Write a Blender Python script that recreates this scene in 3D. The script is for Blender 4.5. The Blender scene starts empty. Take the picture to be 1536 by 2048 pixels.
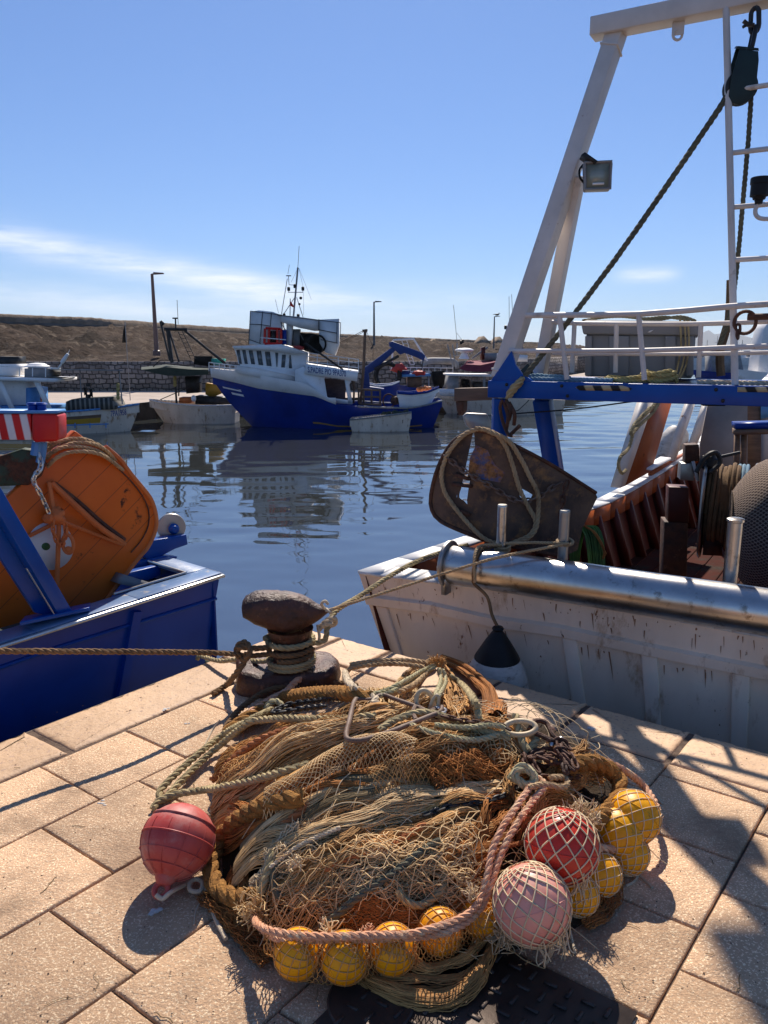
HAZE = True
import bpy, math, random
import numpy as np
from mathutils import Vector, noise as mnoise
random.seed(7); RNG = np.random.default_rng(11)
sc = bpy.context.scene
COL = sc.collection

# ------------------------------------------------------------ camera, sky, sun, exposure
SKYG = 0.80
FPX = 1540.0; EYE = 1.6
PITCH = math.atan(324/FPX); CP, SP = math.cos(PITCH), math.sin(PITCH)
cd = bpy.data.cameras.new('camera'); cam = bpy.data.objects.new('camera', cd); COL.objects.link(cam)
cam.location = (0, 0, EYE); cam.rotation_euler = (math.pi/2-PITCH, 0, 0)
cd.sensor_fit = 'VERTICAL'; cd.sensor_height = 36; cd.lens = FPX/2048*36
cd.clip_start = 0.05; cd.clip_end = 30000
sc.camera = cam
SUN_EL, SUN_AZ = math.radians(44), math.radians(3)
sd = bpy.data.lights.new('sun', 'SUN'); sd.energy = 5.0; sd.angle = math.radians(0.53); sd.color = (1.0, 0.905, 0.79)
so = bpy.data.objects.new('sun', sd); COL.objects.link(so)
sdir = Vector((math.sin(SUN_AZ)*math.cos(SUN_EL), math.cos(SUN_AZ)*math.cos(SUN_EL), math.sin(SUN_EL)))
so.rotation_euler = sdir.to_track_quat('Z', 'Y').to_euler(); so.location = (0, 0, 30)
w = bpy.data.worlds.new('World'); sc.world = w; w.use_nodes = True
nt = w.node_tree; nt.nodes.clear()
def wn(t, **k):
    n = nt.nodes.new(t)
    for a, b in k.items(): setattr(n, a, b)
    return n
out = wn('ShaderNodeOutputWorld'); bg = wn('ShaderNodeBackground'); bg.inputs[1].default_value = 0.112
sky = wn('ShaderNodeTexSky'); sky.sky_type = 'NISHITA'; sky.sun_disc = False
sky.sun_elevation = SUN_EL; sky.sun_rotation = SUN_AZ; sky.air_density = 1.0; sky.dust_density = 0.15; sky.ozone_density = 2.0
hs = wn('ShaderNodeHueSaturation'); hs.inputs['Saturation'].default_value = 1.0; hs.inputs['Value'].default_value = 1.0
gm = wn('ShaderNodeGamma'); gm.inputs[1].default_value = SKYG; nt.links.new(sky.outputs[0], gm.inputs[0]); vg = wn('ShaderNodeVectorMath', operation='MULTIPLY'); vg.inputs[1].default_value = (0.535, 0.735, 1.10); nt.links.new(gm.outputs[0], vg.inputs[0]); nt.links.new(vg.outputs[0], hs.inputs['Color'])
# thin cirrus low on the left: noise stretched along the horizon inside soft bands of elevation
tc = wn('ShaderNodeTexCoord'); sx = wn('ShaderNodeSeparateXYZ'); nt.links.new(tc.outputs['Generated'], sx.inputs[0])
def wm(op, a, b=None, c=None):
    n = wn('ShaderNodeMath', operation=op)
    for i, v in enumerate((a, b, c)):
        if v is None: continue
        if isinstance(v, (int, float)): n.inputs[i].default_value = v
        else: nt.links.new(v, n.inputs[i])
    return n.outputs[0]
az = wm('ARCTAN2', sx.outputs[0], sx.outputs[1]); el = wm('ARCSINE', sx.outputs[2])
def band(el0, slope, wdt, az0, azw):
    e = wm('SUBTRACT', el, wm('MULTIPLY_ADD', az, slope, el0))
    g = wm('POWER', 2.718, wm('MULTIPLY', wm('POWER', wm('DIVIDE', e, wdt), 2), -1))
    a = wm('POWER', 2.718, wm('MULTIPLY', wm('POWER', wm('DIVIDE', wm('SUBTRACT', az, az0), azw), 4), -1))
    return wm('MULTIPLY', g, a)
cv = wn('ShaderNodeCombineXYZ'); nt.links.new(az, cv.inputs[0]); nt.links.new(el, cv.inputs[1])
mp = wn('ShaderNodeMapping'); nt.links.new(cv.outputs[0], mp.inputs[0]); mp.inputs['Rotation'].default_value = (0, 0, 0.12); mp.inputs['Scale'].default_value = (5, 34, 1)
nz = wn('ShaderNodeTexNoise'); nt.links.new(mp.outputs[0], nz.inputs[0]); nz.inputs['Scale'].default_value = 1.3; nz.inputs['Detail'].default_value = 8; nz.inputs['Roughness'].default_value = 0.62
rp = wn('ShaderNodeMapRange'); nt.links.new(nz.outputs[0], rp.inputs[0]); rp.inputs[1].default_value = 0.30; rp.inputs[2].default_value = 0.72
bands = wm('ADD', wm('ADD', band(0.052, -0.155, 0.016, -0.36, 0.33), wm('MULTIPLY', band(0.030, -0.07, 0.016, -0.42, 0.28), 0.6)),
           wm('ADD', wm('MULTIPLY', band(0.087, 0.0, 0.008, 0.315, 0.035), 0.7), wm('MULTIPLY', band(0.06, 0.0, 0.02, -0.02, 0.22), 0.25)))
cm = wm('MINIMUM', wm('MULTIPLY', wm('MULTIPLY', bands, rp.outputs[0]), 1.15), 0.85)
mx = wn('ShaderNodeMix', data_type='RGBA'); nt.links.new(cm, mx.inputs[0]); nt.links.new(hs.outputs[0], mx.inputs[6]); mx.inputs[7].default_value = (6.9, 7.2, 7.9, 1)
nt.links.new(mx.outputs[2], bg.inputs[0]); nt.links.new(bg.outputs[0], out.inputs[0])
sc.view_settings.view_transform = 'Standard'; sc.view_settings.look = 'None'; sc.view_settings.exposure = 0.40; sc.view_settings.gamma = 1
sc.cycles.max_bounces = 8; sc.cycles.transparent_max_bounces = 8; sc.cycles.use_denoising = True
sc.cycles.caustics_reflective = False; sc.cycles.caustics_refractive = False; sc.cycles.sample_clamp_indirect = 6

# ------------------------------------------------------------ photo geometry: pixel (1536x2048) -> real place
def ray(px, py):
    u = (px-768)/FPX; v = (1024-py)/FPX
    return np.array([u, CP+v*SP, -SP+v*CP])
O = np.array([0, 0, EYE])
def G(px, py, z=0.0):
    d = ray(px, py); return O+d*((z-EYE)/d[2])
def D(px, py, Y):
    d = ray(px, py); return O+d*(Y/d[1])
class Frame:
    """a vertical plane through a boat or wall; off > 0 lies farther from us"""
    def __init__(s, p0, d):
        s.p = np.array([p0[0], p0[1], 0.]); s.d = np.array([d[0], d[1], 0.]); s.d /= np.linalg.norm(s.d)
        s.n = np.array([-s.d[1], s.d[0], 0.]);
        if s.n[1] < 0: s.n = -s.n
    def h(s, px, py, off=0.0):
        r = ray(px, py); q = s.p+s.n*off
        return O+r*(np.dot(q-O, s.n)/np.dot(r, s.n))
    def s_(s, P): return float(np.dot(P-s.p, s.d))
    def at(s, k, off, z): P = s.p+s.d*k+s.n*off; P = P.copy(); P[2] = z; return P
def A3(p): return np.array(p, float)
def unit(v): v = A3(v); return v/(np.linalg.norm(v)+1e-12)

def smooth_path(pts, step=0.02, closed=False):
    P = [A3(p) for p in pts]
    if closed: P = [P[-1]]+P+[P[0], P[1]]
    else: P = [2*P[0]-P[1]]+P+[2*P[-1]-P[-2]]
    o = []
    for i in range(1, len(P)-2):
        a, b, c, d = P[i-1:i+3]
        n = max(2, int(np.linalg.norm(c-b)/step))
        for t in np.linspace(0, 1, n, endpoint=False):
            o.append(0.5*((2*b)+(-a+c)*t+(2*a-5*b+4*c-d)*t*t+(-a+3*b-3*c+d)*t**3))
    if not closed: o.append(P[-2])
    return np.array(o)

# ------------------------------------------------------------ mesh builder
class MB:
    def __init__(s): s.v = []; s.f = []; s.n = 0
    def add(s, v, f):
        v = np.asarray(v, float).reshape(-1, 3); s.v.append(v)
        s.f.extend([tuple(int(i)+s.n for i in q) for q in f]); s.n += len(v)
    def quads(s, v, q):
        v = np.asarray(v, float).reshape(-1, 3); s.v.append(v); s.f.extend(map(tuple, (np.asarray(q)+s.n).tolist())); s.n += len(v)
    def box(s, c, sz, rz=0.0, ax=None):
        c = A3(c); hx, hy, hz = np.array(sz)/2
        X, Y, Z = ax if ax is not None else ((math.cos(rz), math.sin(rz), 0), (-math.sin(rz), math.cos(rz), 0), (0, 0, 1))
        X, Y, Z = A3(X), A3(Y), A3(Z)
        v = [c+X*a*hx+Y*b*hy+Z*d*hz for d in (-1, 1) for a, b in ((-1, -1), (1, -1), (1, 1), (-1, 1))]
        s.add(v, [(3, 2, 1, 0), (4, 5, 6, 7), (0, 1, 5, 4), (1, 2, 6, 5), (2, 3, 7, 6), (3, 0, 4, 7)])
    def bar(s, a, b, wd, ht=None, up=(0, 0, 1)):
        a, b = A3(a), A3(b); z = unit(b-a); ht = ht or wd
        x = unit(np.cross(up, z)) if abs(np.dot(up, z)) < .99 else A3((1, 0, 0)); y = np.cross(z, x)
        s.box((a+b)/2, (wd, ht, np.linalg.norm(b-a)), ax=(x, y, z))
    def hull8(s, v):  # 4 bottom + 4 top corners
        s.add(v, [(3, 2, 1, 0), (4, 5, 6, 7), (0, 1, 5, 4), (1, 2, 6, 5), (2, 3, 7, 6), (3, 0, 4, 7)])
    def prism(s, poly, off):
        P = [A3(p) for p in poly]; off = A3(off); n = len(P)
        v = P+[p+off for p in P]
        s.add(v, [tuple(range(n))[::-1], tuple(range(n, 2*n))]+[(i, (i+1) % n, n+(i+1) % n, n+i) for i in range(n)])
    def tube(s, path, r, n=8, closed=False, caps=True, tw=0.0, flat=None):
        P = np.asarray(path, float); m = len(P)
        if m < 2: return
        R = np.broadcast_to(np.asarray(r, float), (m,))
        T = np.empty_like(P); T[1:-1] = P[2:]-P[:-2]; T[0] = P[1]-P[0]; T[-1] = P[-1]-P[-2]
        if closed: T[0] = P[1]-P[-1]; T[-1] = P[0]-P[-2]
        T /= (np.linalg.norm(T, axis=1)[:, None]+1e-12)
        X = np.empty_like(P); a = A3((0, 0, 1)) if abs(T[0][2]) < .9 else A3((1, 0, 0))
        x = unit(np.cross(a, T[0])); X[0] = x
        for i in range(1, m):
            x = X[i-1]-T[i]*np.dot(X[i-1], T[i]); X[i] = x/(np.linalg.norm(x)+1e-12)
        Y = np.cross(T, X); th = np.linspace(0, 2*np.pi, n, endpoint=False)
        c, d = np.cos(th), np.sin(th)
        V = P[:, None]+R[:, None, None]*(X[:, None]*c[None, :, None]+Y[:, None]*d[None, :, None])
        i = np.arange(m if closed else m-1)[:, None]; j = np.arange(n)[None]
        i2 = (i+1) % m; j2 = (j+1) % n
        Q = np.stack([i*n+j, i*n+j2, i2*n+j2, i2*n+j], -1).reshape(-1, 4)
        b = s.n; s.quads(V, Q)
        if caps and not closed:
            s.f.append(tuple(b+k for k in range(n))[::-1]); s.f.append(tuple(b+(m-1)*n+k for k in range(n)))
    def rope(s, path, r, n=6, pitch=None, strands=3, closed=False):
        P0 = np.asarray(path, float); pitch = pitch or r*6.5
        L = np.r_[0, np.cumsum(np.linalg.norm(np.diff(P0, axis=0), axis=1))]
        m = max(8, int(L[-1]/(pitch/9))); t = np.linspace(0, L[-1], m)
        P = np.stack([np.interp(t, L, P0[:, k]) for k in range(3)], 1)
        T = np.gradient(P, axis=0); T /= (np.linalg.norm(T, axis=1)[:, None]+1e-12)
        X = np.empty_like(P); a = A3((0, 0, 1)) if abs(T[0][2]) < .9 else A3((1, 0, 0)); X[0] = unit(np.cross(a, T[0]))
        for i in range(1, m):
            x = X[i-1]-T[i]*np.dot(X[i-1], T[i]); X[i] = x/(np.linalg.norm(x)+1e-12)
        Y = np.cross(T, X)
        for k in range(strands):
            ph = 2*np.pi*(t/pitch+k/strands)
            s.tube(P+(X*np.cos(ph)[:, None]+Y*np.sin(ph)[:, None])*r*0.5, r*0.56, n)
    def lathe(s, prof, o, ax=(0, 0, 1), n=24):
        o = A3(o); z = unit(ax); x = unit(np.cross(z, (0.3, 1, 0.2))); y = np.cross(z, x)
        th = np.linspace(0, 2*np.pi, n, endpoint=False)
        V = np.array([[o+z*h+(x*math.cos(t)+y*math.sin(t))*r for t in th] for r, h in prof])
        m = len(prof); i = np.arange(m-1)[:, None]; j = np.arange(n)[None]
        b = s.n; s.quads(V, np.stack([i*n+j, i*n+(j+1) % n, (i+1)*n+(j+1) % n, (i+1)*n+j], -1).reshape(-1, 4))
        s.f.append(tuple(b+k for k in range(n))[::-1]); s.f.append(tuple(b+(m-1)*n+k for k in range(n)))
    def ell(s, c, r, n=20, m=12, jit=0.0, ax=None):
        c = A3(c); r = np.broadcast_to(np.asarray(r, float), (3,)); V = []
        for i in range(m+1):
            p = math.pi*i/m
            for j in range(n):
                t = 2*math.pi*j/n; d = A3((math.sin(p)*math.cos(t), math.sin(p)*math.sin(t), math.cos(p)))
                k = 1+jit*mnoise.noise(Vector(d*2.3+c*3)) if jit else 1
                q = d*r*k
                if ax is not None: q = A3(ax[0])*q[0]+A3(ax[1])*q[1]+A3(ax[2])*q[2]
                V.append(c+q)
        i = np.arange(m)[:, None]; j = np.arange(n)[None]
        s.quads(V, np.stack([i*n+j, (i+1)*n+j, (i+1)*n+(j+1) % n, i*n+(j+1) % n], -1).reshape(-1, 4))
    def grid(s, V, close_u=False):
        V = np.asarray(V, float); m, n = V.shape[:2]
        i = np.arange(m-1)[:, None]; j = np.arange(n if close_u else n-1)[None]
        s.quads(V, np.stack([i*n+j, i*n+(j+1) % n, (i+1)*n+(j+1) % n, (i+1)*n+j], -1).reshape(-1, 4))
    def chain(s, path, L=0.05, r=0.006, n=6, wd=None):
        P0 = np.asarray(path, float); wd = wd or L*0.34
        C = np.r_[0, np.cumsum(np.linalg.norm(np.diff(P0, axis=0), axis=1))]
        pit = L-2.4*r; k = max(1, int(C[-1]/pit))
        up0 = A3((0.2, 0.3, 1))
        for i in range(k):
            t0, t1 = i*pit, (i+1)*pit
            a = np.array([np.interp(t0, C, P0[:, q]) for q in range(3)]); b = np.array([np.interp(t1, C, P0[:, q]) for q in range(3)])
            z = unit(b-a); x = unit(np.cross(up0, z)); y = np.cross(z, x)
            if i % 2: x, y = y, -x
            c = (a+b)/2; h = L/2-wd; ring = []
            for th in np.linspace(0, 2*np.pi, 14, endpoint=False):
                q = z*(math.sin(th)*wd+(h if math.sin(th) >= 0 else -h))+x*math.cos(th)*(wd-r)
                ring.append(c+q)
            s.tube(ring, r, n, closed=True)
    def mesh(s, name, org):
        me = bpy.data.meshes.new(name); V = np.concatenate(s.v)-org
        nf = len(s.f); ls = np.fromiter((len(f) for f in s.f), int, nf); tot = int(ls.sum())
        li = np.fromiter((i for f in s.f for i in f), int, tot)
        me.vertices.add(len(V)); me.vertices.foreach_set('co', V.ravel().astype(np.float32))
        me.loops.add(tot); me.loops.foreach_set('vertex_index', li.astype(np.int32))
        me.polygons.add(nf); me.polygons.foreach_set('loop_start', (np.cumsum(ls)-ls).astype(np.int32))
        me.update(calc_edges=True); me.validate(); return me

ORG = {}
def tag(o, label=None, cat=None, group=None, kind=None):
    if label: o['label'] = label
    if cat: o['category'] = cat
    if group: o['group'] = group
    if kind: o['kind'] = kind
    return o
def thing(name, label, cat, loc, group=None):
    o = bpy.data.objects.new(name, None); o.empty_display_size = 0.1; COL.objects.link(o)
    o.location = tuple(float(q) for q in loc); ORG[o.name] = A3(loc); return tag(o, label, cat, group)
def obj(name, mb, mat, parent=None, label=None, cat=None, group=None, kind=None, smooth=True, bevel=0, angle=38, normals=False):
    allv = np.concatenate(mb.v)
    if parent is not None: org = ORG[parent.name]
    else: lo, hi = allv.min(0), allv.max(0); org = A3(((lo[0]+hi[0])/2, (lo[1]+hi[1])/2, lo[2]))
    me = mb.mesh(name, org)
    if normals or nfix:
        import bmesh
        b = bmesh.new(); b.from_mesh(me); bmesh.ops.recalc_face_normals(b, faces=b.faces); b.to_mesh(me); b.free()
    if smooth:
        me.polygons.foreach_set('use_smooth', [True]*len(me.polygons)); me.set_sharp_from_angle(angle=math.radians(angle))
    me.materials.append(mat)
    o = bpy.data.objects.new(name, me); COL.objects.link(o); ORG[o.name] = org
    if parent is not None: o.parent = parent
    else: o.location = tuple(float(q) for q in org)
    if bevel:
        m = o.modifiers.new('bevel', 'BEVEL'); m.width = bevel; m.segments = 2; m.limit_method = 'ANGLE'; m.angle_limit = math.radians(40)
    return tag(o, label, cat, group, kind)
nfix = False

# ------------------------------------------------------------ materials
MATS = {}
def mat(name, c1, c2=None, scale=6.0, rough=0.6, metal=0.0, bump=0.0, bscale=None, rust=None, island=0.0, thr=(0.35, 0.65), spec=0.32,
        dirt=None, stretch=None, speck=None, lines=None, voro=None, trans=0.0, coat=0.0, disp=0.004, sheen=0):
    if name in MATS: return MATS[name]
    m = bpy.data.materials.new(name); m.use_nodes = True; t = m.node_tree; N = t.nodes; Lk = t.links
    p = N['Principled BSDF']; p.inputs['Roughness'].default_value = rough; p.inputs['Metallic'].default_value = metal
    p.inputs['Specular IOR Level'].default_value = spec; p.inputs['Coat Weight'].default_value = coat; p.inputs['Transmission Weight'].default_value = trans
    co = N.new('ShaderNodeTexCoord').outputs['Object']
    if stretch:
        mp = N.new('ShaderNodeMapping'); mp.inputs['Scale'].default_value = stretch; Lk.new(co, mp.inputs[0]); cs = mp.outputs[0]
    else: cs = co
    def noi(sc_, det=6, ro=0.6, src=None, off=0):
        n = N.new('ShaderNodeTexNoise'); n.inputs['Scale'].default_value = sc_; n.inputs['Detail'].default_value = det; n.inputs['Roughness'].default_value = ro
        if off:
            a = N.new('ShaderNodeVectorMath'); a.inputs[1].default_value = (off, off*1.7, -off); Lk.new(src or co, a.inputs[0]); Lk.new(a.outputs[0], n.inputs[0])
        else: Lk.new(src or co, n.inputs[0])
        return n.outputs[0]
    def mr(x, a, b, c=0, d=1):
        n = N.new('ShaderNodeMapRange'); Lk.new(x, n.inputs[0])
        for i, v in enumerate((a, b, c, d)): n.inputs[i+1].default_value = v
        return n.outputs[0]
    def mixc(f, a, b):
        n = N.new('ShaderNodeMix'); n.data_type = 'RGBA'
        if isinstance(f, float): n.inputs[0].default_value = f
        else: Lk.new(f, n.inputs[0])
        for i, v in ((6, a), (7, b)):
            if isinstance(v, tuple): n.inputs[i].default_value = (*v[:3], 1)
            else: Lk.new(v, n.inputs[i])
        return n.outputs[2]
    col = mixc(mr(noi(scale, src=cs), thr[0], thr[1]), c1, c2 or tuple(q*0.8 for q in c1))
    if speck:  # (colour, scale, lo, hi)
        col = mixc(mr(noi(speck[1], 2, 0.5, off=3), speck[2], speck[3]), col, speck[0])
    if island:
        g = N.new('ShaderNodeNewGeometry'); hv = N.new('ShaderNodeHueSaturation'); Lk.new(col, hv.inputs['Color'])
        Lk.new(mr(g.outputs['Random Per Island'], 0, 1, 1-island, 1+island), hv.inputs['Value']); col = hv.outputs[0]
    if dirt:  # (colour, scale, lo, hi)
        col = mixc(mr(noi(dirt[1], 8, 0.7, off=11, src=cs), dirt[2], dirt[3]), col, dirt[0])
    hgt = None
    if lines:  # (direction, spacing, half width, colour): plank seams / courses
        vm = N.new('ShaderNodeVectorMath'); vm.operation = 'DOT_PRODUCT'; Lk.new(co, vm.inputs[0]); vm.inputs[1].default_value = lines[0]
        a = N.new('ShaderNodeMath'); a.operation = 'MULTIPLY'; Lk.new(vm.outputs['Value'], a.inputs[0]); a.inputs[1].default_value = 1/lines[1]
        f = N.new('ShaderNodeMath'); f.operation = 'FRACT'; Lk.new(a.outputs[0], f.inputs[0])
        s2 = N.new('ShaderNodeMath'); s2.operation = 'SUBTRACT'; Lk.new(f.outputs[0], s2.inputs[0]); s2.inputs[1].default_value = .5
        ab = N.new('ShaderNodeMath'); ab.operation = 'ABSOLUTE'; Lk.new(s2.outputs[0], ab.inputs[0])
        k = mr(ab.outputs[0], lines[2]*0.85, lines[2]*1.15, 1, 0); col = mixc(k, col, lines[3]); hgt = mr(ab.outputs[0], 0, lines[2]*1.5)
    if rust:  # (colour a, colour b, scale, lo, hi)
        rf = mr(noi(rust[2], 9, 0.72, off=5, src=cs), rust[3], rust[4])
        rc = mixc(mr(noi(rust[2]*6, 5, 0.7), .35, .65), rust[0], rust[1]); col = mixc(rf, col, rc)
        Lk.new(mr(rf, 0, 1, rough, 0.85), p.inputs['Roughness'])
        if metal: Lk.new(mr(rf, 0, 1, metal, 0), p.inputs['Metallic'])
    Lk.new(col, p.inputs['Base Color'])
    if bump:
        b = N.new('ShaderNodeBump'); b.inputs['Strength'].default_value = min(1, bump); b.inputs['Distance'].default_value = disp
        h = noi(bscale or scale*6, 7, 0.65, src=cs)
        if rust:
            a = N.new('ShaderNodeMath'); a.operation = 'MULTIPLY_ADD'; Lk.new(rf, a.inputs[0]); a.inputs[1].default_value = 0.5; Lk.new(h, a.inputs[2]); h = a.outputs[0]
        if hgt is not None:
            a = N.new('ShaderNodeMath'); a.operation = 'ADD'; Lk.new(h, a.inputs[0]); Lk.new(hgt, a.inputs[1]); h = a.outputs[0]
        if voro:
            vo = N.new('ShaderNodeTexVoronoi'); vo.inputs['Scale'].default_value = voro; Lk.new(cs, vo.inputs[0])
            a = N.new('ShaderNodeMath'); a.operation = 'SUBTRACT'; Lk.new(h, a.inputs[0]); Lk.new(vo.outputs[0], a.inputs[1]); h = a.outputs[0]
        Lk.new(h, b.inputs['Height']); Lk.new(b.outputs[0], p.inputs['Normal'])
    MATS[name] = m; return m
RU = ((0.13, 0.045, 0.018), (0.045, 0.02, 0.012))
RUL = ((0.33, 0.13, 0.045), (0.17, 0.065, 0.03))
def M(k): return MATS[k]
WHITE = (0.74, 0.73, 0.70)
mat('white_paint', WHITE, (0.62, 0.60, 0.57), 3, 0.45, bump=.15, rust=(*RUL, 3.2, .66, .72))
mat('white_clean', (0.88, 0.86, 0.83), (0.78, 0.76, 0.73), 2, 0.5, dirt=((0.45, 0.40, 0.34), 2.2, .58, .8))
mat('hull_white', (0.82, 0.69, 0.55), (0.68, 0.55, 0.42), 2.4, 0.5, bump=.35, bscale=30, rust=((0.34, 0.14, 0.04), (0.05, 0.03, 0.02), 9, .635, .67), dirt=((0.40, 0.24, 0.13), 5.5, .55, .66), stretch=(1, 1, .38), spec=.3)
mat('gantry_white', (0.74, 0.67, 0.60), (0.60, 0.54, 0.48), 3, 0.5, bump=.12, bscale=40, rust=(*RUL, 6.5, .655, .69), dirt=((0.36, 0.28, 0.21), 5, .60, .74), spec=.3)
mat('blue_paint', (0.002, 0.075, 0.36), (0.002, 0.05, 0.26), 3, 0.32, bump=.15, bscale=40, rust=((0.30, 0.28, 0.26), (0.10, 0.05, 0.03), 7, .69, .73), spec=.3)
mat('blue_hull', (0.0008, 0.045, 0.30), (0.0005, 0.026, 0.20), 1.2, 0.35, bump=.10, bscale=12, dirt=((0.02, 0.05, 0.14), 4, .66, .8), spec=.25)
mat('blue_far', (0.001, 0.030, 0.25), (0.001, 0.020, 0.17), 1.5, 0.4, spec=.3, dirt=((0.10, 0.10, 0.14), 3, .66, .8))
mat('light_blue', (0.10, 0.30, 0.60), (0.07, 0.22, 0.5), 3, .4)
mat('silver', (0.62, 0.61, 0.58), (0.5, 0.49, 0.46), 8, 0.3, metal=.9, bump=.1, rust=(*RUL, 6, .72, .8))
mat('steel', (0.58, 0.56, 0.53), (0.46, 0.43, 0.40), 7, 0.30, metal=1.0, bump=.22, bscale=26, disp=.0025, dirt=((0.30, 0.26, 0.22), 12, .55, .64))
mat('steel_dull', (0.40, 0.38, 0.35), (0.30, 0.28, 0.26), 7, 0.42, metal=.9, bump=.2, bscale=50, rust=(*RUL, 8, .63, .72))
mat('iron_rust', RU[0], RU[1], 14, 0.72, bump=.9, bscale=26, disp=.012, dirt=((0.26, 0.12, 0.06), 18, .60, .72), spec=.5)
mat('bollard_iron', (0.12, 0.042, 0.022), (0.036, 0.015, 0.010), 9, 0.44, bump=1, bscale=22, disp=.016, dirt=((0.34, 0.16, 0.09), 12, .58, .68), spec=.45)
mat('door_rust', (0.17, 0.10, 0.065), (0.05, 0.035, 0.03), 5, 0.55, metal=.25, bump=.7, bscale=40, dirt=((0.30, 0.15, 0.06), 9, .52, .66), rust=((0.35, 0.33, 0.30), (0.2, 0.18, 0.16), 6, .64, .75))
mat('door_blue', (0.02, 0.10, 0.30), (0.03, 0.08, 0.2), 5, 0.5, bump=.6, bscale=40, rust=((0.42, 0.19, 0.06), (0.14, 0.06, 0.03), 5.5, .44, .56))
mat('orange_paint', (0.72, 0.15, 0.016), (0.60, 0.115, 0.012), 2.6, 0.42, bump=.25, bscale=26, rust=((0.10, 0.035, 0.015), (0.03, 0.015, 0.01), 4.6, .595, .65), lines=((-.40, -.45, 0.80), 0.135, 0.014, (0.28, 0.06, 0.014)))
mat('orange_plain', (0.66, 0.19, 0.05), (0.50, 0.13, 0.035), 4, 0.5, bump=.2, rust=(*RU, 6, .66, .74))
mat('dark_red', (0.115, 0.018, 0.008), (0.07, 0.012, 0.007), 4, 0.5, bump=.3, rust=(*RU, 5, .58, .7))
mat('red_paint', (0.62, 0.02, 0.012), (0.52, 0.016, 0.01), 3, 0.4)
mat('red_soft', (0.50, 0.05, 0.04), (0.40, 0.04, 0.04), 3, 0.6)
mat('maroon_cloth', (0.24, 0.045, 0.07), (0.18, 0.03, 0.05), 3, .85)
mat('yellow_paint', (0.55, 0.30, 0.03), (0.45, 0.24, 0.03), 3, .5)
mat('dark_metal', (0.045, 0.045, 0.045), (0.025, 0.025, 0.025), 6, .5, metal=.4)
mat('black_rubber', (0.006, 0.006, 0.006), (0.012, 0.012, 0.012), 6, .5, spec=.25)
mat('black_soft', (0.010, 0.010, 0.010), (0.020, 0.018, 0.016), 6, .9, spec=.2)
mat('green_block', (0.018, 0.035, 0.032), (0.012, 0.022, 0.022), 6, .5, bump=.2, rust=(*RU, 7, .68, .75))
mat('grey_plastic', (0.24, 0.245, 0.25), (0.20, 0.205, 0.21), 3, .5, dirt=((0.32, 0.31, 0.28), 5, .62, .8))
mat('grey_dull', (0.30, 0.30, 0.30), (0.22, 0.22, 0.22), 4, .6)
mat('brown_wood', (0.20, 0.12, 0.075), (0.12, 0.075, 0.05), 5, .7, bump=.4, stretch=(1, 1, 6))
mat('glass_dark', (0.05, 0.06, 0.065), (0.10, 0.11, 0.11), 1.2, 0.08, spec=.8)
mat('plastic_film', (0.86, 0.83, 0.79), (0.68, 0.66, 0.63), 1.4, 0.25, bump=.6, bscale=3, disp=.08)
mat('lamp_glass', (0.30, 0.33, 0.27), (0.24, 0.27, 0.22), 4, 0.12, spec=.8)
mat('canvas_green', (0.03, 0.045, 0.03), (0.05, 0.06, 0.045), 3, .85)
mat('canvas_stripe', (0.06, 0.06, 0.05), (0.04, 0.04, 0.035), 3, .85, lines=((1, 0, 0), 0.16, 0.2, (0.22, 0.21, 0.18)))
mat('teal', (0.05, 0.38, 0.30), None, 3, .6)
mat('letter_blue', (0.02, 0.05, 0.20), None, 3, .5)
mat('lamp_post', (0.17, 0.11, 0.095), (0.13, 0.085, 0.075), 2, .5)
mat('lamp_post_grey', (0.16, 0.15, 0.15), None, 2, .5)
# ropes, nets
mat('rope_olive', (0.50, 0.39, 0.20), (0.31, 0.25, 0.13), 9, .85, bump=.6, bscale=160, dirt=((0.16, 0.12, 0.06), 7, .52, .68))
mat('rope_tan', (0.50, 0.35, 0.19), (0.38, 0.25, 0.13), 9, .85, bump=.6, bscale=160, dirt=((0.18, 0.11, 0.055), 7, .53, .68))
mat('rope_cream', (0.66, 0.54, 0.38), (0.50, 0.40, 0.27), 9, .85, bump=.5, bscale=160)
mat('rope_brown', (0.24, 0.14, 0.065), (0.15, 0.085, 0.04), 9, .9, bump=.8, bscale=120)
mat('rope_pink', (0.70, 0.40, 0.25), (0.58, 0.28, 0.15), 12, .85, bump=.6, bscale=160, dirt=((0.66, 0.50, 0.32), 22, .50, .64))
mat('rope_orange', (0.46, 0.17, 0.06), (0.32, 0.11, 0.04), 12, .85, bump=.6, bscale=160)
mat('rope_teal', (0.38, 0.35, 0.19), (0.50, 0.42, 0.25), 12, .85, bump=.6, bscale=160)
mat('rope_blue', (0.12, 0.24, 0.34), (0.20, 0.30, 0.36), 12, .85, bump=.6, bscale=160)
mat('rope_yellow', (0.46, 0.37, 0.14), (0.36, 0.28, 0.10), 12, .85, bump=.6, bscale=160)
mat('coir', (0.46, 0.22, 0.055), (0.28, 0.13, 0.035), 14, .95, bump=1, bscale=70, disp=.02, dirt=((0.10, 0.05, 0.02), 16, .58, .7))
mat('twine_tan', (0.62, 0.335, 0.11), (0.36, 0.18, 0.055), 7, .7, island=.35)
mat('twine_light', (0.78, 0.55, 0.28), (0.52, 0.32, 0.13), 7, .65, island=.30)
mat('twine_olive', (0.30, 0.21, 0.10), (0.15, 0.105, 0.05), 7, .8, island=.35)
mat('twine_brown', (0.48, 0.19, 0.045), (0.24, 0.09, 0.022), 7, .85, island=.35)
mat('twine_cream', (0.74, 0.58, 0.36), (0.58, 0.43, 0.25), 7, .75, island=.15)
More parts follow.
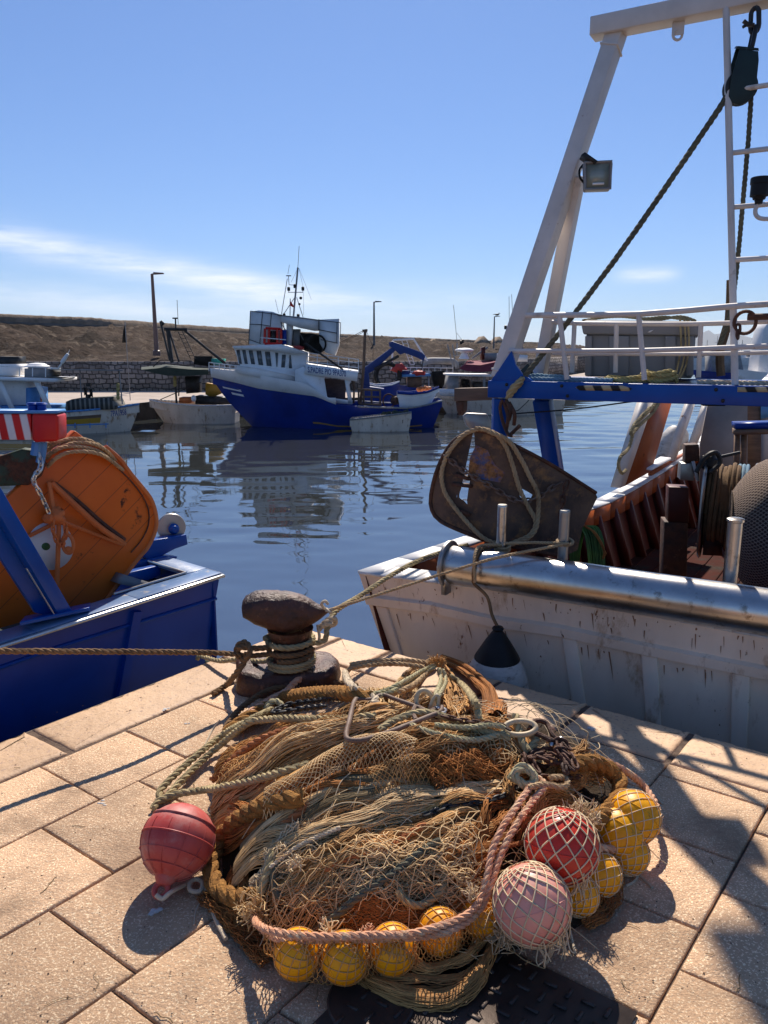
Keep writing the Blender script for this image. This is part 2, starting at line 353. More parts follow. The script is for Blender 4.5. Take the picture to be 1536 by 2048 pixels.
mat('net_base', (0.06, 0.036, 0.018), (0.025, 0.018, 0.01), 22, .95, bump=1, bscale=90, disp=.01)  # dark colour stands for the shade in gaps between the folds
mat('buoy_red', (0.60, 0.035, 0.018), (0.55, 0.05, 0.03), 7, .35, bump=.1, bscale=30, dirt=((0.62, 0.18, 0.12), 5, .56, .8))
mat('buoy_red_faded', (0.48, 0.055, 0.045), (0.50, 0.11, 0.085), 6, .5, bump=.12, bscale=30, dirt=((0.52, 0.27, 0.22), 8, .50, .75))
mat('buoy_pink', (0.80, 0.36, 0.27), (0.70, 0.24, 0.18), 5, .42, bump=.1, bscale=30, dirt=((0.82, 0.54, 0.42), 6, .5, .7))
mat('float_yellow', (0.90, 0.40, 0.003), (0.84, 0.31, 0.002), 9, .42, bump=.2, bscale=30, dirt=((0.42, 0.22, 0.03), 16, .58, .68))
mat('fender_white', (0.60, 0.56, 0.50), (0.42, 0.38, 0.33), 8, .5, bump=.4, bscale=30, dirt=((0.22, 0.17, 0.13), 10, .55, .66), stretch=(1, 1, 2.5))
mat('iron_brown', (0.13, 0.07, 0.045), (0.22, 0.15, 0.11), 16, .6, bump=.5, bscale=60, spec=.3)
mat('rope_dark', (0.15, 0.14, 0.09), (0.09, 0.085, 0.06), 9, .85, bump=.6, bscale=160)
mat('rail_orange', (0.36, 0.085, 0.018), (0.26, 0.06, 0.014), 4, .6, rust=(*RU, 6, .6, .7))
mat('cabin_beige', (0.33, 0.28, 0.24), (0.25, 0.21, 0.18), 3, .6)

_p = MATS['float_yellow'].node_tree.nodes['Principled BSDF']; _p.inputs['Subsurface Weight'].default_value = .15; _p.inputs['Subsurface Radius'].default_value = (1, .5, .05); _p.inputs['Subsurface Scale'].default_value = .05
# ------------------------------------------------------------ water
WZ = -1.2
def node_mat(name):
    m = bpy.data.materials.new(name); m.use_nodes = True; MATS[name] = m; return m, m.node_tree.nodes, m.node_tree.links
m, N, Lk = node_mat('water')
p = N['Principled BSDF']; p.inputs['Base Color'].default_value = (0.034, 0.038, 0.038, 1); p.inputs['Roughness'].default_value = 0.03; p.inputs['IOR'].default_value = 2.7
p.inputs['Specular IOR Level'].default_value = 0.75
co = N.new('ShaderNodeTexCoord').outputs['Object']
def wv(sx_, sy_, scl, det, ro=.5):
    a = N.new('ShaderNodeMapping'); a.inputs['Scale'].default_value = (sx_, sy_, 1); a.inputs['Rotation'].default_value = (0, 0, .12); Lk.new(co, a.inputs[0])
    n = N.new('ShaderNodeTexNoise'); n.inputs['Scale'].default_value = scl; n.inputs['Detail'].default_value = det; n.inputs['Roughness'].default_value = ro; n.inputs['Distortion'].default_value = .6
    Lk.new(a.outputs[0], n.inputs[0]); return n.outputs[0]
def mth(op, a, b):
    n = N.new('ShaderNodeMath'); n.operation = op
    for i, v in enumerate((a, b)):
        if isinstance(v, (int, float)): n.inputs[i].default_value = v
        else: Lk.new(v, n.inputs[i])
    return n.outputs[0]
# wind patches: calm close to the quay and in the lee of the moored boats, livelier out to the right
pt = wv(0.05, 0.09, 1.0, 2); rr = N.new('ShaderNodeMapRange'); Lk.new(pt, rr.inputs[0]); rr.inputs[1].default_value = .35; rr.inputs[2].default_value = .65; rr.inputs[3].default_value = .55; rr.inputs[4].default_value = 1.0
sp = N.new('ShaderNodeSeparateXYZ'); Lk.new(co, sp.inputs[0])
ds = N.new('ShaderNodeMapRange'); Lk.new(sp.outputs[1], ds.inputs[0]); ds.inputs[1].default_value = 6; ds.inputs[2].default_value = 13; ds.inputs[3].default_value = .22; ds.inputs[4].default_value = 1.0
dx = N.new('ShaderNodeMapRange'); Lk.new(sp.outputs[0], dx.inputs[0]); dx.inputs[1].default_value = 0; dx.inputs[2].default_value = 6; dx.inputs[3].default_value = .8; dx.inputs[4].default_value = 1.5
h = mth('ADD', mth('MULTIPLY', wv(0.42, 1.9, 1.0, 2), .7), mth('MULTIPLY', wv(1.2, 5.0, 1.0, 3), 0.42))
h = mth('MULTIPLY', mth('MULTIPLY', h, rr.outputs[0]), mth('MULTIPLY', ds.outputs[0], dx.outputs[0]))
b = N.new('ShaderNodeBump'); b.inputs['Strength'].default_value = 1.0; b.inputs['Distance'].default_value = 0.016; Lk.new(h, b.inputs['Height']); Lk.new(b.outputs[0], p.inputs['Normal'])
mb = MB(); YS = [2.6]
while YS[-1] < 150: YS.append(YS[-1]*1.0115+.004)
NC = 300; V = np.zeros((len(YS), NC, 3))
for i, y in enumerate(YS):
    fade = min(1, (y-2.6)/2)*min(1, (150-y)/40); calm = .40+.60*min(1, max(0, (y-6)/8))
    for j in range(NC):
        s_ = (j/(NC-1)*2-1); x = s_*(y*.80+4.5); v = Vector((x, y, 0)); pz = mnoise.noise(Vector((x*.10, y*.16, 8))); lively = (.55+.9*max(-.3, pz)+(.35 if x > 1.5 else 0))*calm*fade*min(1, (1-abs(s_))*25)
        h_ = .013*mnoise.noise(Vector((x*.45+.1*y, y*1.25, 1)))+.0075*mnoise.noise(Vector((x*1.0, y*2.9+.3*x, 5)))+.0032*mnoise.noise(Vector((x*2.4, y*6.5, 7)))
        V[i, j] = (x, y, WZ+h_*lively*2.3)
mb.grid(V)
xn, xf = 2.6*.8+4.5, YS[-1]*.8+4.5; yn, yf = YS[0], YS[-1]
mb.add([(-4000, -300, WZ), (4000, -300, WZ), (xn, yn, WZ), (-xn, yn, WZ), (4000, 20000, WZ), (xf, yf, WZ), (-4000, 20000, WZ), (-xf, yf, WZ)], [(0, 1, 2, 3), (1, 4, 5, 2), (4, 6, 7, 5), (6, 0, 3, 7)])
obj('water', mb, M('water'), kind='structure', smooth=True, angle=180)

# ------------------------------------------------------------ the quay and its paving
QC = np.array([-.508, 4.36]); QA = np.array([.815, -.579]); QB = np.array([-.628, -.778])
def Q(a, b, z=0.0): q = QC+QA*a+QB*b; return A3((q[0], q[1], z))
mat('paving', (0.68, 0.435, 0.255), (0.54, 0.345, 0.205), 3.0, 0.72, rust=((0.16, 0.085, 0.05), (0.26, 0.15, 0.09), 30, .655, .69), bump=1, bscale=110, disp=.008, island=.24,
    speck=((0.98, 0.76, 0.50), 170, .56, .64), dirt=((0.26, 0.165, 0.10), 2.6, .46, .70), spec=.3)
mat('coping', (0.66, 0.43, 0.25), (0.50, 0.32, 0.185), 2.0, 0.62, rust=((0.20, 0.10, 0.06), (0.28, 0.16, 0.10), 24, .64, .675), bump=.8, bscale=18, disp=.010, island=.08,
    speck=((0.40, 0.25, 0.17), 60, .60, .68), dirt=((0.25, 0.155, 0.10), 9, .60, .74), spec=.45)
mat('mortar', (0.085, 0.055, 0.04), (0.16, 0.11, 0.08), 12, .95, bump=1, bscale=50, disp=.012)
mat('quay_wall', (0.24, 0.20, 0.16), (0.15, 0.125, 0.10), 2, .85, bump=.7, bscale=12, disp=.02)
mb = MB()
mb.hull8([Q(0.01, 0.01, -3), Q(9, .01, -3), Q(9, 9, -3), Q(.01, 9, -3), Q(0.01, 0.01, -.016), Q(9, .01, -.016), Q(9, 9, -.016), Q(.01, 9, -.016)])
obj('quay', mb, M('quay_wall'), kind='structure', smooth=False, label='stone quay body under the paving')
mo = MB(); mo.add([Q(.02, .02, -.0125), Q(9, .02, -.0125), Q(9, 9, -.0125), Q(.02, 9, -.0125)], [(0, 3, 2, 1)]); obj('paving_joints', mo, M('mortar'), kind='structure', smooth=False)
def slab(mb, a0, a1, b0, b1, gap=.0006, rough=.0024, round_=.006, edge=()):
    """one stone with worn, chipped edges; edge: sides that lie along the water"""
    z0 = random.uniform(-.0025, .0025); tx, ty = random.uniform(-.003, .003), random.uniform(-.003, .003)
    a0 += gap*(0 not in edge); a1 -= gap; b0 += gap*(1 not in edge); b1 -= gap
    def side(p, q, k):
        n = max(5, int(math.hypot((q[0]-p[0]), (q[1]-p[1]))/.022)); big = k in edge
        r = []
        for i in range(n):
            t = i/n; c = 1-min(1, min(t, 1-t)*n/1.0)*.999
            j = mnoise.noise(Vector((p[0]*9+t*(q[0]-p[0])*22, p[1]*9+t*(q[1]-p[1])*22, z0*400)))*rough*(3 if big else 1)
            r.append((p[0]+(q[0]-p[0])*t, p[1]+(q[1]-p[1])*t, j, k))
        return r
    cs = [(a0, b0), (a1, b0), (a1, b1), (a0, b1)]
    R = side(cs[0], cs[1], 1)+side(cs[1], cs[2], 2)+side(cs[2], cs[3], 3)+side(cs[3], cs[0], 0)
    nin = {1: (0, 1), 2: (-1, 0), 3: (0, -1), 0: (1, 0)}; n = len(R); rings = []
    for ins, dz in ((0, -.10), (0, -.012-round_*.3), (round_*.35, -round_*.5), (round_, -.0015), (round_*2.2, 0)):
        ring = []
        for a, b_, j, k in R:
            big = 2.0 if k in edge else 1.0
            q = nin[k]; d = (ins*big+j+rough)
            m0, m1, m2, m3 = [ins*(2 if e in edge else 1)+rough for e in (0, 1, 2, 3)]
            a2 = min(max(a+q[0]*d, a0+m0), a1-m2); b2 = min(max(b_+q[1]*d, b0+m1), b1-m3)
            z = z0+dz*(big if dz > -.05 else 1)+(a2-a0)*tx+(b2-b0)*ty
            ring.append(Q(a2, b2, z))
        rings.append(ring)
    base = mb.n; V = np.array(rings); m_ = len(rings)
    i = np.arange(m_-1)[:, None]; j = np.arange(n)[None]
    mb.quads(V, np.stack([i*n+j, i*n+(j+1) % n, (i+1)*n+(j+1) % n, (i+1)*n+j], -1).reshape(-1, 4))
    cc = V[-1].mean(0); mb.add([cc], []); ci = mb.n-1
    mb.f.extend([(base+(m_-1)*n+k, base+(m_-1)*n+(k+1) % n, ci) for k in range(n)])
pav, cop = MB(), MB()
rows = [.35, .74, 1.14, 1.54, 1.92, 2.27, 2.65, 3.04, 3.42, 3.80, 4.2, 4.6, 5.0, 5.4]
offs = {0: .28, 1: .12, 2: .33, 3: .02, 4: .20, 5: .07, 6: .25}
for i in range(len(rows)-1):
    o = offs.get(i, random.uniform(0, .38)); bs = [.345]+[o+.38*k for k in range(0, 16) if o+.38*k > .40]
    for b0, b1 in zip(bs, bs[1:]): slab(pav, rows[i], rows[i+1], b0, b1)
ja = [0.345, 0.69, 1.35, 1.80, 2.26, 2.9, 3.5, 4.1, 4.7, 5.4]
for a0, a1 in zip(ja, ja[1:]): slab(cop, a0, a1, 0, .34, gap=.003, rough=.0065, round_=.012, edge=(1,))
jb = [0.0, 0.62, 1.66, 2.5, 3.3, 4.1, 5.0, 5.8]
for k, (b0, b1) in enumerate(zip(jb, jb[1:])): slab(cop, 0, .345, b0, b1, gap=.003, rough=.008, round_=.013, edge=(0, 1) if k == 0 else (0,))
obj('pavement', pav, M('paving'), kind='structure', angle=60)
obj('pavement_coping', cop, M('coping'), kind='structure', angle=60)

# ------------------------------------------------------------ far shore: quay, block wall, breakwater, lamps, hills
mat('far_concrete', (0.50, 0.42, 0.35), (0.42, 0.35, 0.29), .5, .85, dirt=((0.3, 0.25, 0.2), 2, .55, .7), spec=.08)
mat('rock_slope', (0.090, 0.062, 0.045), (0.030, 0.021, 0.016), .28, .95, bump=1, bscale=2.2, disp=.5, dirt=((0.15, 0.115, 0.085), .9, .54, .62), spec=.08)
mat('parapet', (0.30, 0.23, 0.17), (0.17, 0.135, 0.10), 1.2, .95, bump=1, bscale=6, disp=.15, spec=.08)
mat('parapet_line', (0.18, 0.155, 0.13), (0.11, 0.095, 0.08), 1, .9, spec=.08)
m, N, Lk = node_mat('block_wall')
p = N['Principled BSDF']; p.inputs['Roughness'].default_value = .9; co = N.new('ShaderNodeTexCoord').outputs['Object']
mp_ = N.new('ShaderNodeMapping'); mp_.inputs['Rotation'].default_value = (math.pi/2, 0, 0); Lk.new(co, mp_.inputs[0])
br = N.new('ShaderNodeTexBrick'); Lk.new(mp_.outputs[0], br.inputs[0]); br.inputs['Scale'].default_value = 1; br.inputs['Brick Width'].default_value = .34; br.inputs['Row Height'].default_value = .25
br.inputs['Mortar Size'].default_value = .035; br.inputs['Mortar Smooth'].default_value = .6; br.inputs['Color1'].default_value = (.36, .30, .25, 1); br.inputs['Color2'].default_value = (.22, .18, .15, 1); br.inputs['Mortar'].default_value = (.09, .075, .062, 1)
dn = N.new('ShaderNodeTexNoise'); dn.inputs['Scale'].default_value = 1.6; dn.inputs['Detail'].default_value = 4; Lk.new(mp_.outputs[0], dn.inputs[0]); dv = N.new('ShaderNodeVectorMath'); dv.operation = 'MULTIPLY_ADD'; Lk.new(dn.outputs['Color'], dv.inputs[0]); dv.inputs[1].default_value = (.34, .34, 0); Lk.new(mp_.outputs[0], dv.inputs[2]); Lk.new(dv.outputs[0], br.inputs[0])
nn = N.new('ShaderNodeTexNoise'); nn.inputs['Scale'].default_value = .45; nn.inputs['Detail'].default_value = 5; Lk.new(co, nn.inputs[0])
mr_ = N.new('ShaderNodeMapRange'); Lk.new(nn.outputs[0], mr_.inputs[0]); mr_.inputs[1].default_value = .52; mr_.inputs[2].default_value = .66; mr_.inputs[4].default_value = .8
mc = N.new('ShaderNodeMix'); mc.data_type = 'RGBA'; Lk.new(mr_.outputs[0], mc.inputs[0]); Lk.new(br.outputs[0], mc.inputs[6]); mc.inputs[7].default_value = (.085, .068, .055, 1); Lk.new(mc.outputs[2], p.inputs[0])
bb = N.new('ShaderNodeBump'); bb.inputs['Distance'].default_value = .08; bb.invert = True; Lk.new(br.outputs['Fac'], bb.inputs['Height']); Lk.new(bb.outputs[0], p.inputs['Normal'])
FZ = -.5
edge = [(-90, 28.4), (-10.6, 29.4), (-9.6, 32.6), (-3, 34.6), (6, 37), (19, 62), (44, 118)]; back = [(-90, 41), (-10, 41), (-3, 41), (0, 41), (5, 42), (18.5, 73), (46, 132)]
mb = MB(); mw_ = MB()
for (e0, e1), (b0, b1) in zip(zip(edge, edge[1:]), zip(back, back[1:])):
    mb.add([(*e0, -3), (*e1, -3), (*b1, -3), (*b0, -3), (*e0, FZ), (*e1, FZ), (*b1, FZ), (*b0, FZ)], [(4, 5, 6, 7)]); mw_.add([(*e0, -3), (*e1, -3), (*e1, FZ-.004), (*e0, FZ-.004)], [(0, 1, 2, 3)])
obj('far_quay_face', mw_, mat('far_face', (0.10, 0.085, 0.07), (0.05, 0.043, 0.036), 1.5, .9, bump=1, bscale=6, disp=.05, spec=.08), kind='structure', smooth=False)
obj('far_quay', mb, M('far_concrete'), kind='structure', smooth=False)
wl = [(-60, 40.4), (4, 41), (18, 73), (38, 120), (62, 190)]
mb = MB()
for (x0, y0), (x1, y1) in zip(wl, wl[1:]):
    mb.hull8([(x0, y0, FZ-.3), (x1, y1, FZ-.3), (x1-.1, y1+.8, FZ-.3), (x0-.1, y0+.8, FZ-.3), (x0, y0, 1.02), (x1, y1, 1.02), (x1-.1, y1+.8, 1.02), (x0-.1, y0+.8, 1.02)])
obj('block_wall', mb, M('block_wall'), smooth=False, label='low wall of rounded grey stone blocks at the foot of the breakwater', cat='wall')
cr = [(-62, 44), (-25, 50), (-15.4, 88), (31, 190), (80, 330)]
def along(pl, t):
    P = np.array(pl, float); L = np.r_[0, np.cumsum(np.linalg.norm(np.diff(P, axis=0), axis=1))]; return np.array([np.interp(t*L[-1], L, P[:, k]) for k in (0, 1)])
# crest line through the photograph's skyline (4.0 m above the eye's water)
crest = [(-40, 46), (-25.0, 50.2), (-20.5, 60), (-15.2, 87), (-4.5, 120), (14, 170), (31, 205), (62, 270)]
foot = [(-60, 41.1), (-22, 41.3), (-16, 41.4), (-9, 41.5), (4, 42), (18, 73.5), (38, 120.5), (62, 191)]
def lerp_pl(pl, u):
    P = np.array(pl, float); k = np.linspace(0, 1, len(P)); return np.array([np.interp(u, k, P[:, i]) for i in (0, 1)])
nu, nv = 420, 44; V = np.zeros((nv, nu, 3))
for i in range(nu):
    u = i/(nu-1); a, c = lerp_pl(foot, u), lerp_pl(crest, u); 
    for j in range(nv):
        v = j/(nv-1); q = a+(c-a)*v; z = .95+(3.35-.95)*v**.9
        k = min(1, v*6)*min(1, (1-v)*8)
        z += k*(mnoise.noise(Vector((q[0]*.32+z*.5, q[1]*.2, 1)))*.75+mnoise.noise(Vector((q[0]*1.6, q[1]*.8, 4)))*.34+mnoise.noise(Vector((q[0]*3.5, q[1]*2, 9)))*.12)
        V[j, i] = (q[0], q[1], z)
mb = MB(); mb.grid(V); bw = obj('breakwater', mb, M('rock_slope'), label='long brown rubble breakwater slope closing the harbour behind the boats', cat='breakwater', smooth=True, angle=180)
mb = MB(); NCW = 420; PTS = np.array([lerp_pl(crest, i/(NCW-1)) for i in range(NCW)])
Tn = np.gradient(PTS, axis=0); Tn /= np.linalg.norm(Tn, axis=1)[:, None]; Pn = np.stack([-Tn[:, 1], Tn[:, 0]], 1); Pn[Pn[:, 1] < 0] *= -1
ZC = np.array([3.90+.07*mnoise.noise(Vector((p_[0]*.35, p_[1]*.35, 3)))+.05*mnoise.noise(Vector((p_[0]*1.5, p_[1]*1.5, 3))) for p_ in PTS])
def strip(o, z): return np.stack([PTS[:, 0]+Pn[:, 0]*o, PTS[:, 1]+Pn[:, 1]*o, np.broadcast_to(z, (NCW,))], 1)
mb.grid(np.stack([strip(0, 3.1), strip(.05, 3.5), strip(.12, ZC-.08), strip(.3, ZC), strip(1.5, ZC), strip(1.6, 3.0)])[:, ::1])
ml = MB(); ml.grid(np.stack([strip(-.30, 3.2), strip(-.30, 3.38), strip(.0, 3.39)]))
obj('crest_wall', mb, M('parapet'), bw, angle=180); obj('ledge', ml, M('parapet_line'), bw, smooth=False)
for k, (px0, px1, y0, Y) in enumerate(((952, 988, 672, 150), (988, 1016, 673, 152), (857, 884, 677, 135))):
    a, t, c = D(px0, 692, Y), D((px0+px1)/2-2, y0, Y+2), D(px1, 692, Y); mb = MB(); q = A3((0, 9, 0))
    mb.prism([a, c, t], q); obj('concrete_block', mb, M('parapet'), label=('pointed concrete block left of the pair on the breakwater crest', 'pointed concrete block right of the pair, beside the gantry leg', 'low flat topped concrete block on the crest behind the crane')[k], cat='concrete block', group='concrete armour blocks on the breakwater', smooth=False)
def street_lamp(px, ytop, Y, zb, mt, lab, r=.085):
    t = D(px, ytop, Y); b0 = A3((t[0]+.0, Y, zb)); o = thing('street_lamp', lab, 'street lamp', b0, 'street lamps along the breakwater')
    mb = MB(); mb.tube([b0, b0+A3((0, 0, 1.5)), t], [r*1.25, r*1.1, r*.75], 10); mb.lathe([(r*2, 0), (r*2, .25), (r*1.3, .3)], b0, n=10); obj('pole', mb, mt, o)
    mb = MB(); mb.tube([t+A3((-.02, 0, -.02)), t+A3((.25, 0, .03))], .04, 6); mb.hull8([t+A3(q) for q in ((.1, -.11, -.03), (.62, -.11, .0), (.62, .11, .0), (.1, .11, -.03), (.1, -.11, .09), (.62, -.08, .06), (.62, .08, .06), (.1, .11, .09))]); obj('lamp_head', mb, mt, o)
    return o, t
street_lamp(304, 548, 43, 1.3, M('lamp_post'), 'brown street lamp standing on the wall at the left, tallest in view', .10)
street_lamp(748, 604, 66, 1.4, M('lamp_post_grey'), 'grey street lamp right of the white wheelhouse boat')
_, lt = street_lamp(989, 633, 92, 1.5, M('lamp_post_grey'), 'distant street lamp beside the white gantry leg with a gull on top')
g = MB(); c = lt+A3((.3, 0, .22)); g.ell(c, (.26, .1, .1), 12, 8); g.ell(c+A3((.22, 0, .14)), (.075, .06, .065), 10, 6); g.tube([c+A3((.28, 0, .14)), c+A3((.38, 0, .12))], [.02, .004], 5); g.hull8([c+A3(q) for q in ((-.5, -.03, .0), (-.2, -.06, -.03), (-.2, .06, -.03), (-.5, .03, .0), (-.5, -.03, .03), (-.2, -.06, .06), (-.2, .06, .06), (-.5, .03, .03))]); g.tube([c+A3((0, .02, -.08)), c+A3((.02, .02, -.2))], .01, 4); g.tube([c+A3((0, -.02, -.08)), c+A3((.02, -.02, -.2))], .01, 4)
obj('gull', g, M('dark_metal'), label='small gull perched on the far street lamp', cat='bird')
# faint hills across the bay
mat('hill_rock', (0.12, 0.13, 0.11), (0.08, 0.09, 0.08), .001, .95)
mb = MB(); V = np.zeros((2, 90, 3))
for i in range(90):
    x = 1500+i*75; t = i/89; px_ = x/9000*1540+768
    hgt = 30+230*math.exp(-((px_-1440)/95)**2)*(.75+.35*mnoise.noise(Vector((px_*.045, 0, 0))))+150*math.exp(-((px_-1640)/120)**2)
    V[0, i] = (x, 9000, WZ-5); V[1, i] = (x, 9500, hgt*.95)
mb.grid(V); V2 = V.copy(); V2[0] = V[1]; V2[1] = V[0]+A3((0, 2500, 0)); mb.grid(V2)
obj('hills', mb, M('hill_rock'), kind='structure')
hz = bpy.data.materials.new('haze'); hz.use_nodes = True; hn = hz.node_tree; hn.nodes.remove(hn.nodes['Principled BSDF'])
pv = hn.nodes.new('ShaderNodeVolumePrincipled'); pv.inputs['Color'].default_value = (.80, .88, 1, 1); pv.inputs['Density'].default_value = .00006; pv.inputs['Anisotropy'].default_value = .3
hn.links.new(pv.outputs[0], hn.nodes['Material Output'].inputs['Volume'])
if HAZE:
    mb = MB(); mb.hull8([(-4500, -400, -8), (9500, -400, -8), (9500, 13000, -8), (-4500, 13000, -8), (-4500, -400, 290), (9500, -400, 290), (9500, 13000, 290), (-4500, 13000, 290)])
    obj('haze', mb, hz, kind='stuff', smooth=False)

# ------------------------------------------------------------ far boats
def hull(fr, k0, k1, top, W, bow='R', zb=WZ-.35, rake=.6, rake_st=.1, transom=.75, nst=26, off=0.0, flare=.72, full=2.6):
    """lofted hull shell. k0..k1: extent of the sheer along the frame (m); top: [(k, z)]; bow R: the pointed end is at k1."""
    K = np.linspace(0, 1, nst); ks, zs = zip(*top); rows_ = []
    for ti, t in enumerate(np.linspace(0, 1, 8)):
        row = []
        for u in K:
            ub = u if bow == 'R' else 1-u; wdt = W/2*(transom+(1-transom)*min(1, ub/.35))*(1-max(0, ub-.35)**full/(.65**full)*(.98))
            k = k0+(k1-k0)*u; sh = t**1.3
            k += (-rake*ub**3+rake_st*(1-ub)**3)*sh*(1 if bow == 'R' else -1)
            z = np.interp(k0+(k1-k0)*u, ks, zs); zz = z+(zb-z)*t
            wt = wdt*(1-(1-flare)*t**1.2) if t < 1 else wdt*flare*.85
            row.append((k, wt, zz))
        rows_.append(row)
    V = []
    for s in (-1, 1): V.append(np.array([[fr.at(k, off+s*w_, z) for k, w_, z in r] for r in rows_]))
    return V
def add_hull(mb, V, thick=.05, deck=.35):
    a, b_ = V
    mb.grid(a); mb.grid(b_[:, ::-1])
    for e in (0, -1): mb.grid(np.stack([a[:, e], b_[:, e]], 1) if e == -1 else np.stack([b_[:, e], a[:, e]], 1))
    ai, bi = a[0]+(b_[0]-a[0])*.04, b_[0]+(a[0]-b_[0])*.04; dn = A3((0, 0, -deck))
    mb.grid(np.stack([a[0], ai, ai+dn])); mb.grid(np.stack([bi+dn, bi, b_[0]])); mb.grid(np.stack([ai+dn, bi+dn]))
def rim(mb, V, h=.05, o=.03, up=.015):
    for s_, r in ((0, V[0][0]), (1, V[1][0])):
        inn = r+(V[1-s_][0]-r)*.05
        for i in range(len(r)-1):
            d = (r[i]-inn[i]); d = d/(np.linalg.norm(d)+1e-6)*o; d2 = (r[i+1]-inn[i+1]); d2 = d2/(np.linalg.norm(d2)+1e-6)*o; hu = A3((0, 0, up)); hd = A3((0, 0, h))
            mb.hull8([r[i]+d-hd, r[i+1]+d2-hd, inn[i+1]-hd, inn[i]-hd, r[i]+d+hu, r[i+1]+d2+hu, inn[i+1]+hu, inn[i]+hu])
def stripe(V, ja, jb_, i0, i1, o=.012, side=0):
    """a painted band lying just proud of the near side, between two height fractions"""
    g = V[side]; m_ = len(g); mb = MB(); R = []
    for t in (ja, jb_):
        f = t*(m_-1); k = int(f); r = g[k]*(1-(f-k))+g[min(k+1, m_-1)]*(f-k); R.append(r[i0:i1]+A3((0, -o, 0)))
    mb.grid(np.stack(R)); return mb
def pxprism(mb, fr, pts, o0, o1):
    P = [fr.h(x, y, o0) for x, y in pts]; mb.prism(P, fr.n*(o1-o0))
def pipe(mb, fr, pts, r, off=0.0, n=6, sm=False):
    P = [fr.h(q[0], q[1], q[2] if len(q) > 2 else off) for q in pts]
    mb.tube(smooth_path(P, .1) if sm else P, r, n)
def text_obj(s, fr, p0, p1, hgt, m_, parent, off, name='lettering', shear=0):
    """real lettering standing 4 mm proud of a board; p0,p1: baseline pixels"""
    cu = bpy.data.curves.new('t', 'FONT'); cu.body = s; cu.size = 1; cu.extrude = .0; cu.offset = .012; cu.resolution_u = 3
    to = bpy.data.objects.new('t', cu); COL.objects.link(to); bpy.context.view_layer.update()
    me = bpy.data.meshes.new_from_object(to.evaluated_get(bpy.context.evaluated_depsgraph_get())); bpy.data.objects.remove(to)
    v = np.array([x.co[:] for x in me.vertices]); f = [tuple(q.vertices) for q in me.polygons]; bpy.data.meshes.remove(me)
    v[:, 0] -= v[:, 0].min(); wd = v[:, 0].max(); v[:, 1] -= 0; a, b_ = fr.h(*p0, off), fr.h(*p1, off); X = (b_-a)/wd; hh = v[:, 1].max(); zz = A3((0, 0, hgt/hh))
    P = a+v[:, :1]*X+v[:, 1:2]*zz; mb = MB(); mb.add(P, f); mb.v = [np.concatenate([P, P+fr.n*.004])]; mb.n = len(P)*2
    mb.f = f+[tuple(i+len(P) for i in q[::-1]) for q in f]
    return obj(name, mb, m_, parent, smooth=False)
# --- S.PADRE PIO: blue hulled trawler with white superstructure
F1 = Frame(D(415, 760, 29.0)[:2], (1, .02)); T = lambda x, y: (400+.234375*x, 480+.234375*y); U = lambda x, y: (660+.28646*x, 580+.28646*y); Z1 = lambda x, y: (.3255*x, 600+.3255*y)
tw = thing('fishing_trawler', 'blue and white trawler with a white wheelhouse, moored across the harbour in the middle', 'fishing boat', F1.at(4, 0, WZ))
sh = [T(62, 1180), T(300, 1225), T(500, 1270), T(1000, 1330), T(1150, 1395), T(1300, 1407), U(380, 815), U(560, 820), U(700, 795), U(768, 772)]
top = [(F1.s_(F1.h(*q, -1.0)), F1.h(*q, -1.0)[2]) for q in sh]; k0, k1 = top[0][0], F1.s_(F1.h(880, 800, 0))
V1 = hull(F1, k0, k1, top, 3.0, bow='L', rake=1.75, rake_st=.45, transom=.62, full=2.2, flare=.62, nst=34)
mb = MB(); add_hull(mb, V1, deck=.25); obj('hull', mb, M('blue_far'), tw)
mb = MB(); rim(mb, [v[:, 21:] for v in V1], .04, .03); obj('rail_cap', mb, M('grey_dull'), tw, smooth=False)
# white raised bulwark forward
n_ = 19; up = []
for s in (0, 1):
    r = V1[s][0][:n_].copy(); t_ = r.copy(); fx = F1.d; 
    tops = [(F1.s_(F1.h(*q, -1.0)), F1.h(*q, -1.0)[2]) for q in (T(70, 1100), T(310, 1122), T(560, 1165), T(900, 1215), T(1000, 1280), T(1100, 1340))]
    t_[:, 2] = [np.interp(F1.s_(q), *zip(*tops)) for q in r]; t_ -= F1.d*0.0; up.append((r, t_))
mb = MB()
for s, (r, t_) in enumerate(up):
    o = F1.n*(-.03 if s == 0 else .03); mb.grid(np.stack([t_+o, r+o, r-o*2, t_-o*2, t_+o]))
mb.hull8([up[0][0][0]-F1.d*.05, up[1][0][0]-F1.d*.05, up[1][0][0]+F1.d*.05, up[0][0][0]+F1.d*.05, up[0][1][0]-F1.d*.08, up[1][1][0]-F1.d*.08, up[1][1][0]+F1.d*.05, up[0][1][0]+F1.d*.05])
obj('bulwark', mb, M('white_clean'), tw, smooth=False)
mb = stripe(V1, .62, .66, 14, 32); obj('waterline_stripe', mb, M('yellow_paint'), tw)
mb = stripe(V1, .12, .16, 1, 5); mb2 = stripe(V1, .21, .25, 2, 5); mb.add(np.concatenate(mb2.v), mb2.f); obj('bow_marks', mb, M('white_clean'), tw)
def tp(name, pts, o0, o1, m_, conv=T, par=None, fr=F1, **k):
    mb = MB(); pxprism(mb, fr, [conv(*q) for q in pts], o0, o1); return obj(name, mb, M(m_), par or tw, smooth=False, **k)
wh = tp('wheelhouse', [(290, 925), (620, 945), (800, 975), (905, 962), (880, 1300), (560, 1190), (340, 1120), (345, 1075)], -.75, .75, 'white_clean')
tp('wheelhouse_roof', [(275, 905), (690, 890), (895, 957), (900, 966), (800, 973), (620, 944), (288, 926)], -.9, .9, 'white_clean')
